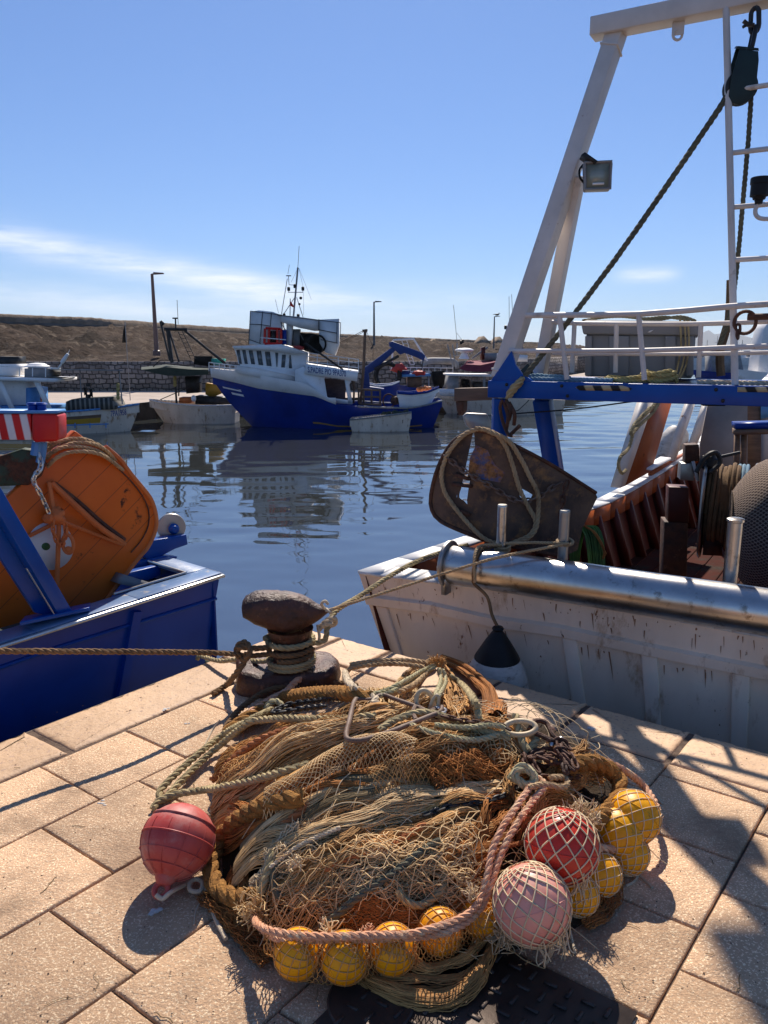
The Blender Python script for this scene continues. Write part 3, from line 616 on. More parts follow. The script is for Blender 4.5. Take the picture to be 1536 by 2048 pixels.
for q in ([(305, 935), (342, 935), (362, 1058), (332, 1058)], [(355, 935), (392, 937), (412, 1058), (378, 1058)], [(410, 938), (452, 940), (474, 1062), (434, 1060)], [(477, 942), (525, 944), (543, 1070), (497, 1066)], [(548, 948), (600, 950), (615, 1078), (566, 1074)],
          [(637, 957), (672, 962), (664, 1083), (650, 1082)], [(697, 975), (737, 978), (727, 1090), (690, 1087)], [(760, 980), (778, 980), (790, 1097), (755, 1094)]):
    f = tp('window', q, -.756, -.70, 'glass_dark', par=tw)
    mb = MB(); P = [F1.h(*T(*z), -.762) for z in q]+[F1.h(*T(*q[0]), -.762)]; mb.tube(P, .014, 4); obj('window_frame', mb, M('white_clean'), f)
side = tp('side_wall', [(810, 1110), (890, 1075), (1070, 1160), (1060, 1190), (1085, 1345), (1300, 1372), (1300, 1402), (1150, 1392), (1050, 1350), (880, 1290), (810, 1240)], -1.15, -1.05, 'white_clean')
tp('side_wall', [(1232, 1180), (1290, 1200), (1275, 1235), (1302, 1398), (1258, 1392), (1262, 1365)], -1.15, -1.05, 'white_clean')
tp('rear_wall', [(1060, 1180), (1240, 1200), (1240, 1400), (1070, 1350)], .6, .7, 'brown_wood')
bd = tp('name_board', [(905, 1068), (1348, 1130), (1340, 1207), (888, 1142)], -1.22, -1.16, 'white_clean')
text_obj('S.PADRE PIO 9PA370', F1, T(920, 1128), T(1246, 1166), .20, M('letter_blue'), bd, -1.226)
tp('boat_deck', [(885, 1060), (1345, 1125), (1345, 1145), (885, 1085)], -1.15, 1.15, 'white_clean')
tp('door', [(815, 1130), (880, 1140), (877, 1222), (815, 1215)], -.80, -.76, 'brown_wood')
tp('fore_cabin', [(310, 1078), (345, 1070), (820, 1115), (815, 1230), (560, 1190), (300, 1130)], -.95, .95, 'white_clean')
mb = MB()
for a, b_ in (((75, 1045), (305, 1072)), ((78, 1075), (305, 1100)), ((300, 1070), (480, 1092)), ((480, 1092), (900, 1178)), ((515, 833), (735, 852))): pipe(mb, F1, [T(*a), T(*b_)], .017, -1.0)
for x in (76, 120, 165, 210, 255, 300): pipe(mb, F1, [T(x, 1045+(x-75)*.12), T(x, 1120)], .014, -1.0)
for y0, y1 in ((960, 1020), (990, 1050), (1035, 1090)): pipe(mb, F1, [T(900, y0), T(1355, y1)], .014, -1.1)
for x in (920, 1000, 1090, 1180, 1270, 1352): pipe(mb, F1, [T(x, 962+(x-900)*.13), T(x, 1075+(x-900)*.13)], .014, -1.1)
obj('handrail', mb, M('white_clean'), tw)
rack = tp('wrapped_locker', [(430, 612), (500, 600), (618, 612), (690, 640), (690, 890), (600, 905), (415, 890)], -.6, .5, 'plastic_film')
tp('wrapped_locker', [(1010, 680), (1185, 672), (1183, 890), (1150, 985), (1070, 960), (1020, 880)], -.6, .5, 'plastic_film')
tp('plastic_sheet', [(690, 640), (800, 650), (1015, 680), (1015, 770), (960, 770), (820, 742), (690, 700)], -.62, .5, 'plastic_film')
tp('plastic_sheet', [(785, 760), (850, 760), (850, 930), (785, 900)], -.1, .45, 'grey_dull')
mb = MB()
for a, b_ in (((430, 605), (415, 890)), ((430, 606), (700, 640)), ((425, 718), (520, 722)), ((535, 612), (510, 885)), ((610, 620), (600, 740)), ((660, 640), (1200, 706)), ((1015, 675), (1015, 770)), ((1200, 706), (1196, 850)), ((1170, 700), (1168, 880)), ((1010, 765), (1170, 795)), ((1030, 850), (1175, 880)), ((420, 850), (520, 885)), ((520, 722), (600, 735))): pipe(mb, F1, [T(*a), T(*b_)], .014, -.64)
obj('rack_frame', mb, M('dark_metal'), tw)
mb = MB(); c0 = F1.h(*T(930, 875), .35); c1 = F1.h(*T(1000, 888), -.75); ax = unit(c1-c0); mb.lathe([(.24, 0), (.345, .0), (.345, np.linalg.norm(c1-c0)), (.30, np.linalg.norm(c1-c0)+.01), (.28, np.linalg.norm(c1-c0)-.3), (.02, np.linalg.norm(c1-c0)-.32)], c0, ax, 28); obj('net_drum', mb, M('black_soft'), tw)
mb = MB(); mb.hull8([F1.h(*T(*q), o) for q, o in (((850, 930), 0), ((1000, 965), 0), ((1000, 965), .4), ((850, 930), .4), ((850, 790), 0), ((960, 800), 0), ((960, 800), .4), ((850, 790), .4))]); obj('drum_bed', mb, M('dark_metal'), tw, smooth=False)
lr = MB()
for a, b_ in (((555, 755), (550, 885)), ((690, 760), (692, 885)), ((560, 752), (690, 760)), ((552, 885), (690, 885)), ((590, 760), (585, 885)), ((660, 760), (660, 885))): pipe(lr, F1, [T(*a), T(*b_)], .05, -.75)
obj('life_raft_cradle', lr, M('red_paint'), tw); tp('canister', [(600, 775), (650, 775), (650, 880), (600, 880)], -.7, -.4, 'dark_metal')
tp('blue_locker', [(697, 765), (735, 765), (735, 895), (697, 893)], -.7, -.4, 'blue_far'); tp('red_boat_bottom', [(780, 905), (840, 900), (885, 912), (870, 940), (800, 918)], -.7, -.2, 'red_soft')
tp('pylon', [(738, 670), (795, 672), (778, 900), (735, 898)], -.35, -.05, 'white_clean')
mb = MB()
for pts, r in (([(797, 660), (835, 235)], .035), ([(835, 235), (846, 52)], .010), ([(735, 305), (777, 305)], .022), ([(755, 308), (760, 382), (822, 386)], .014), ([(750, 446), (882, 446)], .014), ([(757, 446), (757, 430)], .012), ([(878, 446), (878, 430)], .012), ([(710, 640), (815, 480)], .014), ([(825, 490), (880, 660)], .014),
               ([(763, 212), (750, 290)], .008), ([(695, 635), (745, 330)], .014), ([(643, 508), (670, 625)], .008), ([(770, 500), (768, 650)], .018), ([(838, 235), (778, 360)], .005), ([(845, 240), (885, 430)], .005), ([(845, 240), (950, 508)], .005), ([(882, 450), (884, 640)], .005), ([(838, 770), (900, 885)], .012), ([(640, 630), (745, 790)], .014), ([(700, 640), (735, 850)], .012)): pipe(mb, F1, [T(*q) for q in pts], r, -.2)
mast = obj('mast', mb, M('grey_dull'), tw)
for q in ((757, 420), (878, 418), (810, 396), (838, 650), (718, 645)): mb = MB(); c = F1.h(*T(*q), -.2); mb.lathe([(.03, -.06), (.055, -.05), (.055, .06), (.03, .08)], c, n=10); obj('mast_lamp', mb, M('black_rubber'), mast)
for q in ((860, 495, .055), (848, 547, .045)): mb = MB(); mb.ell(F1.h(q[0]*.234375+400, q[1]*.234375+480, -.2), q[2], 12, 8); obj('signal_ball', mb, M('black_rubber'), mast)
mb = MB(); P = [F1.h(*T(*q), -.25) for q in ((768, 520), (775, 525), (800, 560), (802, 578), (785, 570), (770, 560))]; mb.prism(P, F1.n*.01); obj('flag', mb, M('red_paint'), mast, smooth=False)
mb = MB(); P = [F1.h(*T(*q), -1.15) for q in ((885, 880), (910, 880), (1225, 1100), (1215, 1112))]; mb.prism(P, F1.n*.12); obj('boom', mb, M('dark_metal'), tw, smooth=False)
mb = MB(); pipe(mb, F1, [T(1410, 768), T(1395, 1100), T(1370, 1400)], .06, -.6); pipe(mb, F1, [T(1385, 775), T(1430, 770)], .05, -.6); pipe(mb, F1, [T(1400, 770), T(1190, 878)], .012, -.6); pipe(mb, F1, [T(1395, 785), T(1190, 890)], .010, -.6); pipe(mb, F1, [T(1420, 775), U(300, 400), U(300, 480)], .010, -.6); obj('derrick', mb, M('brown_wood'), tw)
mb = MB()
for a, b_ in (((200, 690), (200, 795)), ((235, 700), (235, 795)), ((350, 700), (350, 800)), ((290, 700), (290, 800)), ((200, 695), (355, 700)), ((235, 745), (355, 748)), ((200, 795), (360, 802)), ((170, 640), (165, 790)), ((150, 600), (170, 700)), ((140, 560), (175, 690))): mb.bar(F1.h(*U(*a), -.9), F1.h(*U(*b_), -.9), .07, .07)
obj('winch_frame', mb, M('brown_wood'), tw, smooth=False)
mb = MB(); c = F1.h(*U(410, 775), -.8)
mb.tube([c+F1.d*math.cos(t)*.21+A3((0, 0, math.sin(t)*.25)) for t in np.linspace(0, 2*math.pi, 24, endpoint=False)], .03, 6, closed=True)
for q in ((455, 770, .16), (500, 775, .14), (525, 778, .12)): c = F1.h(*U(q[0], q[1]), -.8); mb.ell(c, q[2], 12, 8, jit=.3); mb.tube([c+F1.d*math.cos(t)*q[2]+A3((0, 0, math.sin(t)*q[2])) for t in np.linspace(0, 2*math.pi, 16, endpoint=False)], .02, 5, closed=True)
obj('winch', mb, M('iron_rust'), tw)
# crane
crn = thing('deck_crane', 'folded dark blue knuckle boom crane behind the trawler stern', 'crane', F1.h(*U(245, 690), .2))
mb = MB(); pxprism(mb, F1, [U(*q) for q in ((240, 560), (270, 575), (280, 680), (232, 680))], .1, .4); pxprism(mb, F1, [U(*q) for q in ((215, 665), (380, 690), (380, 705), (215, 690))], 0, .5); obj('base', mb, M('letter_blue'), crn, smooth=False, bevel=.02)
mb = MB(); pxprism(mb, F1, [U(*q) for q in ((238, 545), (425, 405), (462, 400), (455, 425), (310, 560), (275, 580), (240, 580))], .12, .38); obj('arm', mb, M('letter_blue'), crn, smooth=False, bevel=.02)
mb = MB(); pxprism(mb, F1, [U(*q) for q in ((412, 365), (435, 358), (640, 435), (667, 460), (655, 495), (600, 468), (520, 440), (490, 452), (440, 408), (415, 395))], .08, .42); obj('boom', mb, M('letter_blue'), crn, smooth=False, bevel=.02)
mb = MB(); pipe(mb, F1, [U(310, 555), U(480, 460)], .06, .05); pipe(mb, F1, [U(650, 490), U(640, 560)], .02, .2); obj('hydraulic_ram', mb, M('dark_metal'), crn)
def small_boat(name, lab, fr, shp, W, hm_, rm, bow='R', off=0., zb=None, rake=.3, transom=.7, deckd=.2, flare=.7, rm_h=.04):
    tops = [(fr.s_(fr.h(*q, off-W*.3)), fr.h(*q, off-W*.3)[2]) for q in shp]; o = thing(name, lab, 'boat', fr.at((tops[0][0]+tops[-1][0])/2, off, zb if zb is not None else WZ))
    V = hull(fr, tops[0][0], tops[-1][0], tops, W, bow=bow, zb=zb if zb is not None else WZ-.3, rake=rake, transom=transom, off=off, flare=flare)
    mb = MB(); add_hull(mb, V, deck=deckd); obj('hull', mb, hm_, o); mb = MB(); rim(mb, V, rm_h, .03); obj('gunwale', mb, rm, o, smooth=False); return o, V
zdeck = F1.h(*U(600, 805), -.6)[2]
o, V = small_boat('rowing_boat', 'white rowing boat with a dark blue rim resting on the trawler stern', F1, [U(470, 712), U(560, 718), U(680, 705), U(766, 676)], 1.0, M('white_clean'), M('blue_far'), off=-.7, zb=zdeck-.05, rake=.35, transom=.6, rm_h=.07)
mb = MB()
for q in ((640, 690), (665, 685), (690, 688), (620, 695)): mb.ell(F1.h(*U(*q), -.7), .09, 10, 8, jit=.4)
obj('orange_gear', mb, M('orange_plain'), None, label='orange buoys heaped in the blue rimmed rowing boat', cat='buoys', kind='stuff')
F1b = Frame(D(760, 780, 33)[:2], (1, .05))
o, V = small_boat('blue_boat', 'dark blue boat with a white rim half hidden behind the crane', F1b, [U(230, 645), U(330, 668), U(430, 660), U(492, 640)], 1.8, M('blue_far'), M('white_clean'), rake=.5, transom=.6)
o, V = small_boat('white_skiff', 'small white skiff seen through the opening in the trawler side', F1b, [T(1010, 1300), T(1080, 1290), T(1150, 1280), T(1215, 1240)], 1.2, M('white_clean'), M('white_clean'), rake=.4)
# dinghy
F2 = Frame(D(762, 840, 27.15)[:2], (1, -.04))
o, V = small_boat('dinghy', 'small weathered white dinghy lying against the trawler side', F2, [(700, 838), (738, 834), (780, 829), (823, 825)], .8, M('hull_white'), M('grey_dull'), bow='R', zb=WZ-.12, rake=.12, transom=.9, flare=.85, deckd=.25)
mb = MB()
for q in ((768, 829), (778, 828), (790, 826), (800, 828), (812, 825)): mb.ell(F2.h(q[0], q[1], .1), .11, 10, 8, jit=.7)
obj('gear_pile', mb, M('canvas_green'), label='dark heap of gear piled in the white dinghy', cat='gear', kind='stuff')
# --- 7PA1958 at the left
F3 = Frame(D(262, 812, 27.2)[:2], (1, .03))
b3 = thing('striped_boat', 'white boat with brown and ochre stripes and a blue rim at far left', 'fishing boat', F3.at(-3, 0, WZ))
tops = [(F3.s_(F3.h(*q, -.9)), F3.h(*q, -.9)[2]) for q in ((-160, 822), (0, 822), (110, 823), (170, 820), (225, 816), (263, 811))]
V3 = hull(F3, tops[0][0], tops[-1][0], tops, 2.5, rake=.55, transom=.8, full=2.6, flare=.8, nst=40)
mb = MB(); add_hull(mb, V3, deck=.3); obj('hull', mb, M('hull_white'), b3); mb = MB(); rim(mb, V3, .045, .04); obj('gunwale', mb, M('light_blue'), b3, smooth=False)
obj('stripe', stripe(V3, .17, .26, 12, 34), M('brown_wood'), b3, label='dark brown stripe'); obj('stripe', stripe(V3, .26, .41, 12, 34), M('yellow_paint'), b3, label='ochre stripe')
mb = MB(); pipe(mb, F3, [(115, 851, -1.33), (217, 848, -1.18)], .022)
for x in (118, 150, 180, 212): pipe(mb, F3, [(x, 846, -1.3), (x, 856, -1.3)], .02)
obj('rubbing_strake', mb, M('light_blue'), b3)
text_obj('7PA1958', F3, (222, 833), (253, 829.5), .19, M('letter_blue'), b3, -1.30)
def t3(name, pts, o0, o1, m_, conv=Z1, **k):
    mb = MB(); pxprism(mb, F3, [conv(*q) for q in pts], o0, o1); return obj(name, mb, M(m_), b3, smooth=False, **k)
t3('cabin', [(-200, 500), (155, 500), (160, 645), (-200, 645)], -.7, .6, 'white_clean'); t3('cabin_side', [(160, 540), (200, 545), (205, 680), (160, 680)], -.7, .6, 'light_blue'); t3('cabin_base', [(-200, 648), (320, 655), (320, 690), (-200, 690)], -.85, .85, 'light_blue')
t3('awning_roof', [(-200, 470), (335, 485), (333, 505), (-200, 490)], -1.1, 1.0, 'white_clean')
mb = MB()
for a, b_ in (((225, 500), (312, 690)), ((0, 500), (85, 690)), ((-90, 500), (0, 690))): mb = MB(); mb.bar(F3.h(*Z1(*a), -1.0), F3.h(*Z1(*b_), -1.0), .16, .06, up=F3.n); obj('strut', mb, M('white_clean'), b3, smooth=False)
t3('locker', [(-200, 395), (95, 395), (95, 465), (-200, 465)], -.5, .5, 'white_clean'); t3('locker', [(150, 420), (305, 420), (305, 475), (150, 475)], -.6, .4, 'grey_plastic')
mb = MB(); mb.ell(F3.h(*Z1(228, 400), -.1), (.33, .33, .08)); mb.ell(F3.h(*Z1(228, 407), -.1), (.42, .42, .06)); obj('radar_dome', mb, M('white_clean'), b3)
t3('crate', [(-200, 345), (108, 348), (105, 410), (-200, 405)], 0, .7, 'dark_metal')
mb = MB()
for pts, r in (([(312, 420), (360, 420), (395, 365)], .03), ([(-100, 405), (320, 415)], .016), ([(120, 410), (120, 470)], .016), ([(200, 415), (200, 470)], .016), ([(280, 415), (280, 475)], .016)): pipe(mb, F3, [Z1(*q) for q in pts], r, -.8)
obj('handrail', mb, M('white_clean'), b3)
mb = MB(); a, c = F3.h(*Z1(380, 385), -.8), F3.h(*Z1(418, 330), -.8); mb.tube([a, a+(c-a)*.5, c], [.06, .06, .045], 10); mb.tube([c, c+A3((.06, 0, .12))], .012, 5); obj('horn', mb, M('white_clean'), b3)
mb = MB(); P = [[F3.h(*Z1(x, y+dy), o) for x, y, dy in ((310, 425, 0), (420, 445, 3), (560, 455, 4), (640, 440, 2), (750, 432, 0))] for o, dy0 in ((-.9, 0), (0, -12), (.9, 0))]; V = np.array(P); mb.grid(V); mb.grid((V-A3((0, 0, .03)))[::-1]); obj('shade_net', mb, M('canvas_green'), b3)
mb = MB()
for pts, r in (([(310, 428), (755, 432)], .02), ([(490, 450), (503, 612)], .02), ([(732, 432), (752, 640)], .022)): pipe(mb, F3, [Z1(*q) for q in pts], r, -.6)
obj('awning_pole', mb, M('grey_dull'), b3)
t3('covered_gear', [(405, 625), (440, 610), (680, 600), (710, 660), (705, 672), (400, 682)], -.7, .5, 'canvas_stripe')
mb = MB(); c = F3.h(*Z1(540, 565), -.3)
for q, r in (((525, 560), .16), ((560, 570), .17)): mb.lathe([(.03, -.05), (r, -.05), (r*.75, 0), (r, .05), (.03, .05)], F3.h(*Z1(*q), -.3), F3.d*.9+F3.n*.3, 16)
mb.bar(F3.h(*Z1(540, 580), -.3), F3.h(*Z1(540, 680), -.3), .12, .12); mb.box(F3.h(*Z1(545, 520), -.3), (.14, .14, .12)); obj('net_hauler', mb, M('dark_metal'), b3)
mb = MB()
for y in (525, 550, 575, 598): mb.ell(F3.h(*Z1(725, y), -.6), (.06, .06, .09), 10, 8)
obj('float_string', mb, M('rope_yellow'), b3)
# orange fish bin and buoy lying in the boat
mb = MB(); mb.ell(F3.h(*Z1(232, 612), 0), .16, 14, 10); obj('buoy', mb, M('orange_plain'), label='small orange buoy in the striped boat beside the slanting strut', cat='buoy')
# --- white boat with a dark canopy
F4 = Frame(D(290, 803, 30.6)[:2], (1, .03))
b4 = thing('canopy_boat', 'white boat with a dark green canopy and lattice mast left of the trawler bow', 'fishing boat', F4.at(1.5, 0, WZ))
tops = [(F4.s_(F4.h(*q, -.7)), F4.h(*q, -.7)[2]) for q in ((289, 801), (320, 805), (400, 810), (470, 810))]
V4 = hull(F4, tops[0][0], tops[-1][0], tops, 1.9, bow='L', rake=.8, transom=.75, flare=.75, nst=30); mb = MB(); add_hull(mb, V4, deck=.3); obj('hull', mb, M('hull_white'), b4); mb = MB(); rim(mb, V4, .035, .03); obj('gunwale', mb, M('white_clean'), b4, smooth=False)
mb = MB(); P = []
for o, dy in ((-1.3, 0), (-.6, -10), (0, -16), (.6, -10), (1.2, 0)): P.append([F4.h(*Z1(x, y+dy), o) for x, y in ((868, 428), (960, 420), (1020, 412), (1150, 425), (1285, 430))])
P2 = []
for o, dy in ((-1.3, 0), (1.2, 0)): P2.append([F4.h(*Z1(x, y), o) for x, y in ((868, 428), (940, 448), (1030, 466), (1160, 466), (1280, 458))])
V = np.array(P); mb.grid(V); mb.grid(np.array(P2)[::-1]); mb.grid(np.stack([P[0], P2[0]])); mb.grid(np.stack([P2[1], P[-1]])); obj('canopy', mb, M('canvas_green'), b4)
mb = MB()
for pts, r in (([(985, 130), (1045, 375)], .04), ([(1010, 180), (1150, 182)], .06), ([(1030, 185), (1058, 385)], .07), ([(1040, 190), (1100, 380)], .035), ([(1135, 188), (1400, 405)], .05), ([(1145, 200), (1385, 385)], .035), ([(1088, 0), (1095, 150)], .01), ([(1078, 110), (1080, 178)], .03), ([(1060, 112), (1092, 112)], .03), ([(1095, 195), (1170, 360)], .014), ([(1120, 190), (1200, 360)], .014), ([(1075, 470), (1085, 640)], .04), ([(1102, 470), (1098, 590)], .025), ([(985, 612), (1235, 505)], .018), ([(940, 412), (985, 370), (1180, 375)], .018)): pipe(mb, F4, [Z1(*q) for q in pts], r, -.5)
for i in range(6): pipe(mb, F4, [Z1(1102+i*12, 212+i*26), Z1(1130+i*11, 212+i*26)], .012, -.5)
obj('mast', mb, M('dark_metal'), b4); mb = MB(); P = [F4.h(*Z1(*q), -.5) for q in ((978, 140), (990, 125), (1012, 145), (995, 160))]; mb.prism(P, F4.n*.1); obj('radar_reflector', mb, M('dark_metal'), b4, smooth=False)
def t4(name, pts, o0, o1, m_, **k):
    mb = MB(); pxprism(mb, F4, [Z1(*q) for q in pts], o0, o1); return obj(name, mb, M(m_), b4, smooth=False, **k)
t4('funnel', [(1135, 470), (1222, 470), (1218, 570), (1145, 575)], -.3, .4, 'dark_metal'); t4('engine_box', [(1200, 590), (1380, 600), (1420, 645), (1200, 640)], -.5, .5, 'dark_metal'); t4('crate', [(1100, 600), (1170, 600), (1170, 635), (1100, 632)], -.5, .2, 'orange_plain')
t4('canvas', [(1262, 510), (1330, 520), (1370, 570), (1300, 600), (1262, 580)], -.2, .2, 'yellow_paint'); t4('roof_gear', [(1195, 345), (1300, 345), (1295, 410), (1190, 395)], -.1, .5, 'black_soft'); t4('net_bag', [(1300, 360), (1375, 362), (1370, 385), (1330, 400), (1298, 385)], -.3, .2, 'teal')
mb = MB()
for y in (480, 500, 520): mb.ell(F4.h(*Z1(1075, y), -.5), (.07, .07, .1), 10, 8)
obj('float_string', mb, M('rope_yellow'), b4)
mb = MB(); mb.ell(F4.h(*Z1(1190, 605), -.6), (.1, .1, .13), 12, 8); obj('buoy', mb, M('white_clean'), label='pale buoy on the deck of the dark canopy boat', cat='buoy')
# dark pennant flying above, on its own pole fixed to the far quay
mb = MB(); q0 = F4.h(*Z1(768, 133), 2.5); q1 = F4.h(*Z1(762, 265), 2.5); P = [F4.h(*Z1(*q), 2.5) for q in ((768, 148), (775, 200), (775, 262), (750, 262), (756, 190))]; mb.prism(P, F4.n*.05)
pn = thing('flag_pole', 'dark pennant on a thin pole above the far quay left of the lamp', 'flag', A3((q0[0], q0[1], FZ))); obj('pennant', mb, M('black_soft'), pn, smooth=False); mb = MB(); mb.tube([(q0[0], q0[1], FZ), q0], .016, 6); obj('pole', mb, M('grey_dull'), pn)
# --- red canopy boat at the right of the trawler
F5 = Frame(D(880, 790, 35)[:2], (1, .05))
b5 = thing('awning_boat', 'white fishing boat with a faded maroon awning behind the blue gantry post', 'fishing boat', F5.at(2.5, 0, WZ))
tops = [(F5.s_(F5.h(*q, -1.0)), F5.h(*q, -1.0)[2]) for q in ((875, 783), (940, 790), (1050, 797), (1130, 800))]
V5 = hull(F5, tops[0][0], tops[-1][0], tops, 2.6, bow='L', rake=.8, transom=.8, flare=.75, nst=30); mb = MB(); add_hull(mb, V5, deck=.3); obj('hull', mb, M('hull_white'), b5)
obj('boot_stripe', stripe(V5, .70, .86, 3, 29), M('dark_red'), b5)
def t5(name, pts, o0, o1, m_, fr=F5, par=None, **k):
    mb = MB(); pxprism(mb, fr, [U(*q) for q in pts], o0, o1); return obj(name, mb, M(m_), par or b5, smooth=False, **k)
t5('cabin', [(835, 600), (900, 600), (895, 705), (826, 705)], -.7, .8, 'grey_dull'); t5('cabin_roof', [(830, 588), (1140, 592), (1140, 606), (830, 600)], -1, 1, 'white_clean'); t5('bulwark', [(760, 690), (1350, 700), (1350, 760), (770, 740)], -1.0, -.9, 'white_clean')
t5('wheel_box', [(930, 625), (975, 625), (975, 690), (925, 690)], -.3, .4, 'black_soft'); t5('engine_box', [(1005, 640), (1110, 640), (1110, 700), (1005, 700)], -.5, .5, 'dark_metal'); t5('post', [(1070, 600), (1085, 600), (1085, 700), (1070, 700)], -.9, -.8, 'grey_dull')
mb = MB(); V = np.array([[F5.h(*U(x, y), o) for x, y in ((905, 545), (945, 518), (1050, 525), (1165, 500))] for o, in ((-1.2,),)]+[[F5.h(*U(x, y), o) for x, y in ((960, 492), (1000, 490), (1080, 492), (1168, 488))] for o in (.2,)]); mb.grid(V); W_ = np.array([V[0], [F5.h(*U(x, y), -1.2) for x, y in ((902, 550), (955, 566), (1060, 572), (1162, 565))]]); mb.grid(W_[::-1]); obj('awning', mb, M('maroon_cloth'), b5)
mb = MB(); mb.ell(F5.h(*U(937, 420), 0), (.42, .42, .10)); mb.lathe([(.25, -.35), (.12, -.1), (.3, 0)], F5.h(*U(937, 425), 0), n=14); obj('radar_dome', mb, M('white_clean'), b5)
mb = MB()
for pts, r in (([(862, 105), (888, 372)], .012), ([(888, 372), (888, 450)], .04), ([(885, 300), (930, 360)], .008), ([(1250, 45), (1252, 250)], .012), ([(1268, 30), (1275, 170)], .012), ([(820, 380), (860, 540)], .03), ([(855, 380), (880, 540)], .03), ([(990, 480), (1100, 400)], .05), ([(860, 460), (1000, 440)], .03), ([(1340, 370), (1345, 420)], .03), ([(910, 560), (1000, 420)], .02)): pipe(mb, F5, [U(*q) for q in pts], r, .3)
obj('mast', mb, M('grey_dull'), b5)
for q in ((926, 360), (915, 368), (1225, 262), (1245, 265)): mb = MB(); mb.lathe([(.03, -.08), (.06, -.06), (.06, .08), (.02, .1)], F5.h(*U(*q), .3), n=8); obj('mast_lamp', mb, M('black_rubber'), b5)
t5('funnel', [(1060, 400), (1085, 395), (1085, 490), (1060, 490)], .2, .6, 'dark_red'); t5('locker', [(1085, 440), (1165, 440), (1165, 490), (1085, 490)], 0, .6, 'grey_plastic'); t5('orange_gear', [(1200, 455), (1290, 450), (1300, 500), (1200, 500)], 0, .6, 'red_soft'); t5('locker', [(1160, 440), (1380, 455), (1380, 500), (1160, 500)], .7, 1.2, 'white_clean')
# --- cluttered boat between crane and awning boat
F6 = Frame(D(820, 790, 37)[:2], (1, .05))
b6 = thing('railed_boat', 'small boat with white rails, ladders and an inflatable tube behind the rowing boat', 'fishing boat', F6.at(.6, 0, WZ))
tops = [(F6.s_(F6.h(*q, -.7)), F6.h(*q, -.7)[2]) for q in ((782, 770), (830, 775), (893, 778))]; V6 = hull(F6, tops[0][0], tops[-1][0], tops, 2.2, bow='L', rake=.5, transom=.8); mb = MB(); add_hull(mb, V6); obj('hull', mb, M('blue_far'), b6)
mb = MB()
for pts, r in (([(440, 350), (590, 342)], .05), ([(585, 345), (680, 495)], .05), ([(440, 350), (430, 560)], .05), ([(500, 350), (560, 520)], .02), ([(535, 350), (590, 520)], .02), ([(470, 540), (860, 545)], .02), ([(470, 570), (860, 575)], .02), ([(545, 600), (545, 690)], .04), ([(690, 600), (690, 680)], .04)): pipe(mb, F6, [U(*q) for q in pts], r, 0)
for i in range(7): pipe(mb, F6, [U(508+i*8, 375+i*24), U(540+i*8, 375+i*24)], .014, 0)
for x in range(480, 860, 42): pipe(mb, F6, [U(x, 540), U(x, 600)], .014, 0)
obj('handrail', mb, M('white_clean'), b6)
mb = MB(); pipe(mb, F6, [U(640, 512), U(680, 497), U(760, 495), U(860, 500), U(880, 530)], .16, .5, 10, sm=True); obj('inflatable_tube', mb, M('grey_dull'), b6)
t5('cabin', [(545, 610), (640, 605), (640, 690), (545, 690)], -.4, .5, 'brown_wood', F6, b6); t5('deck_box', [(500, 590), (700, 585), (705, 603), (500, 608)], -.6, .4, 'light_blue', F6, b6); t5('engine', [(460, 560), (560, 565), (555, 600), (470, 605)], -.5, .1, 'letter_blue', F6, b6)
t5('dark_gear', [(715, 570), (800, 565), (805, 640), (780, 690), (740, 690), (720, 620)], -.4, .4, 'black_soft', F6, b6)
mb = MB(); mb.ell(F6.h(*U(480, 545), -.6), (.35, .2, .2), 12, 8, jit=.6); mb.ell(F6.h(*U(620, 578), -.6), (.3, .15, .12), 12, 8, jit=.6); obj('red_gear', mb, M('red_soft'), b6)
mb = MB(); c = F6.h(*U(402, 597), -.6); mb.tube([c+F6.d*math.cos(t)*.55+A3((0, 0, math.sin(t)*.55)) for t in np.linspace(0, 2*math.pi, 24, endpoint=False)], .12, 8, closed=True); obj('tyre_fender', mb, M('black_rubber'), b6)
# --- far right: a white motor fishing boat and the marina beyond the gantry
H5 = lambda x, y: (960+.375*x, 560+.375*y)
F7 = Frame(D(1500, 745, 42)[:2], (1, .02)); b7 = thing('white_motor_boat', 'white boat with a tall white funnel seen through the gantry at far right', 'fishing boat', F7.at(2, 0, WZ))
tops = [(F7.s_(F7.h(*q, -.8)), F7.h(*q, -.8)[2]) for q in ((1478, 738), (1530, 745), (1620, 745))]; V7 = hull(F7, tops[0][0], tops[-1][0], tops, 2.6, bow='L', rake=.6, transom=.8); mb = MB(); add_hull(mb, V7); obj('hull', mb, M('white_clean'), b7)
mb = MB(); pxprism(mb, F7, [H5(*q) for q in ((1515, 260), (1536, 230), (1700, 230), (1700, 500), (1478, 500), (1500, 350))], -.5, .6); obj('wheelhouse', mb, M('white_clean'), b7, smooth=False, bevel=.04)
F8 = Frame(D(1440, 720, 60)[:2], (1, .0)); b8 = thing('dark_hulled_boat', 'distant boat with a dark slatted funnel behind the ladder of the gantry', 'fishing boat', F8.at(0, 0, WZ))
tops = [(F8.s_(F8.h(*q, -.8)), F8.h(*q, -.8)[2]) for q in ((1395, 740), (1440, 745), (1500, 745))]; V8 = hull(F8, tops[0][0], tops[-1][0], tops, 3, bow='L', rake=.8, transom=.8); mb = MB(); add_hull(mb, V8); obj('hull', mb, M('blue_far'), b8)
mb = MB(); pxprism(mb, F8, [H5(*q) for q in ((1240, 375), (1385, 375), (1410, 510), (1240, 510))], -.6, .8); obj('deckhouse', mb, M('grey_dull'), b8, smooth=False)
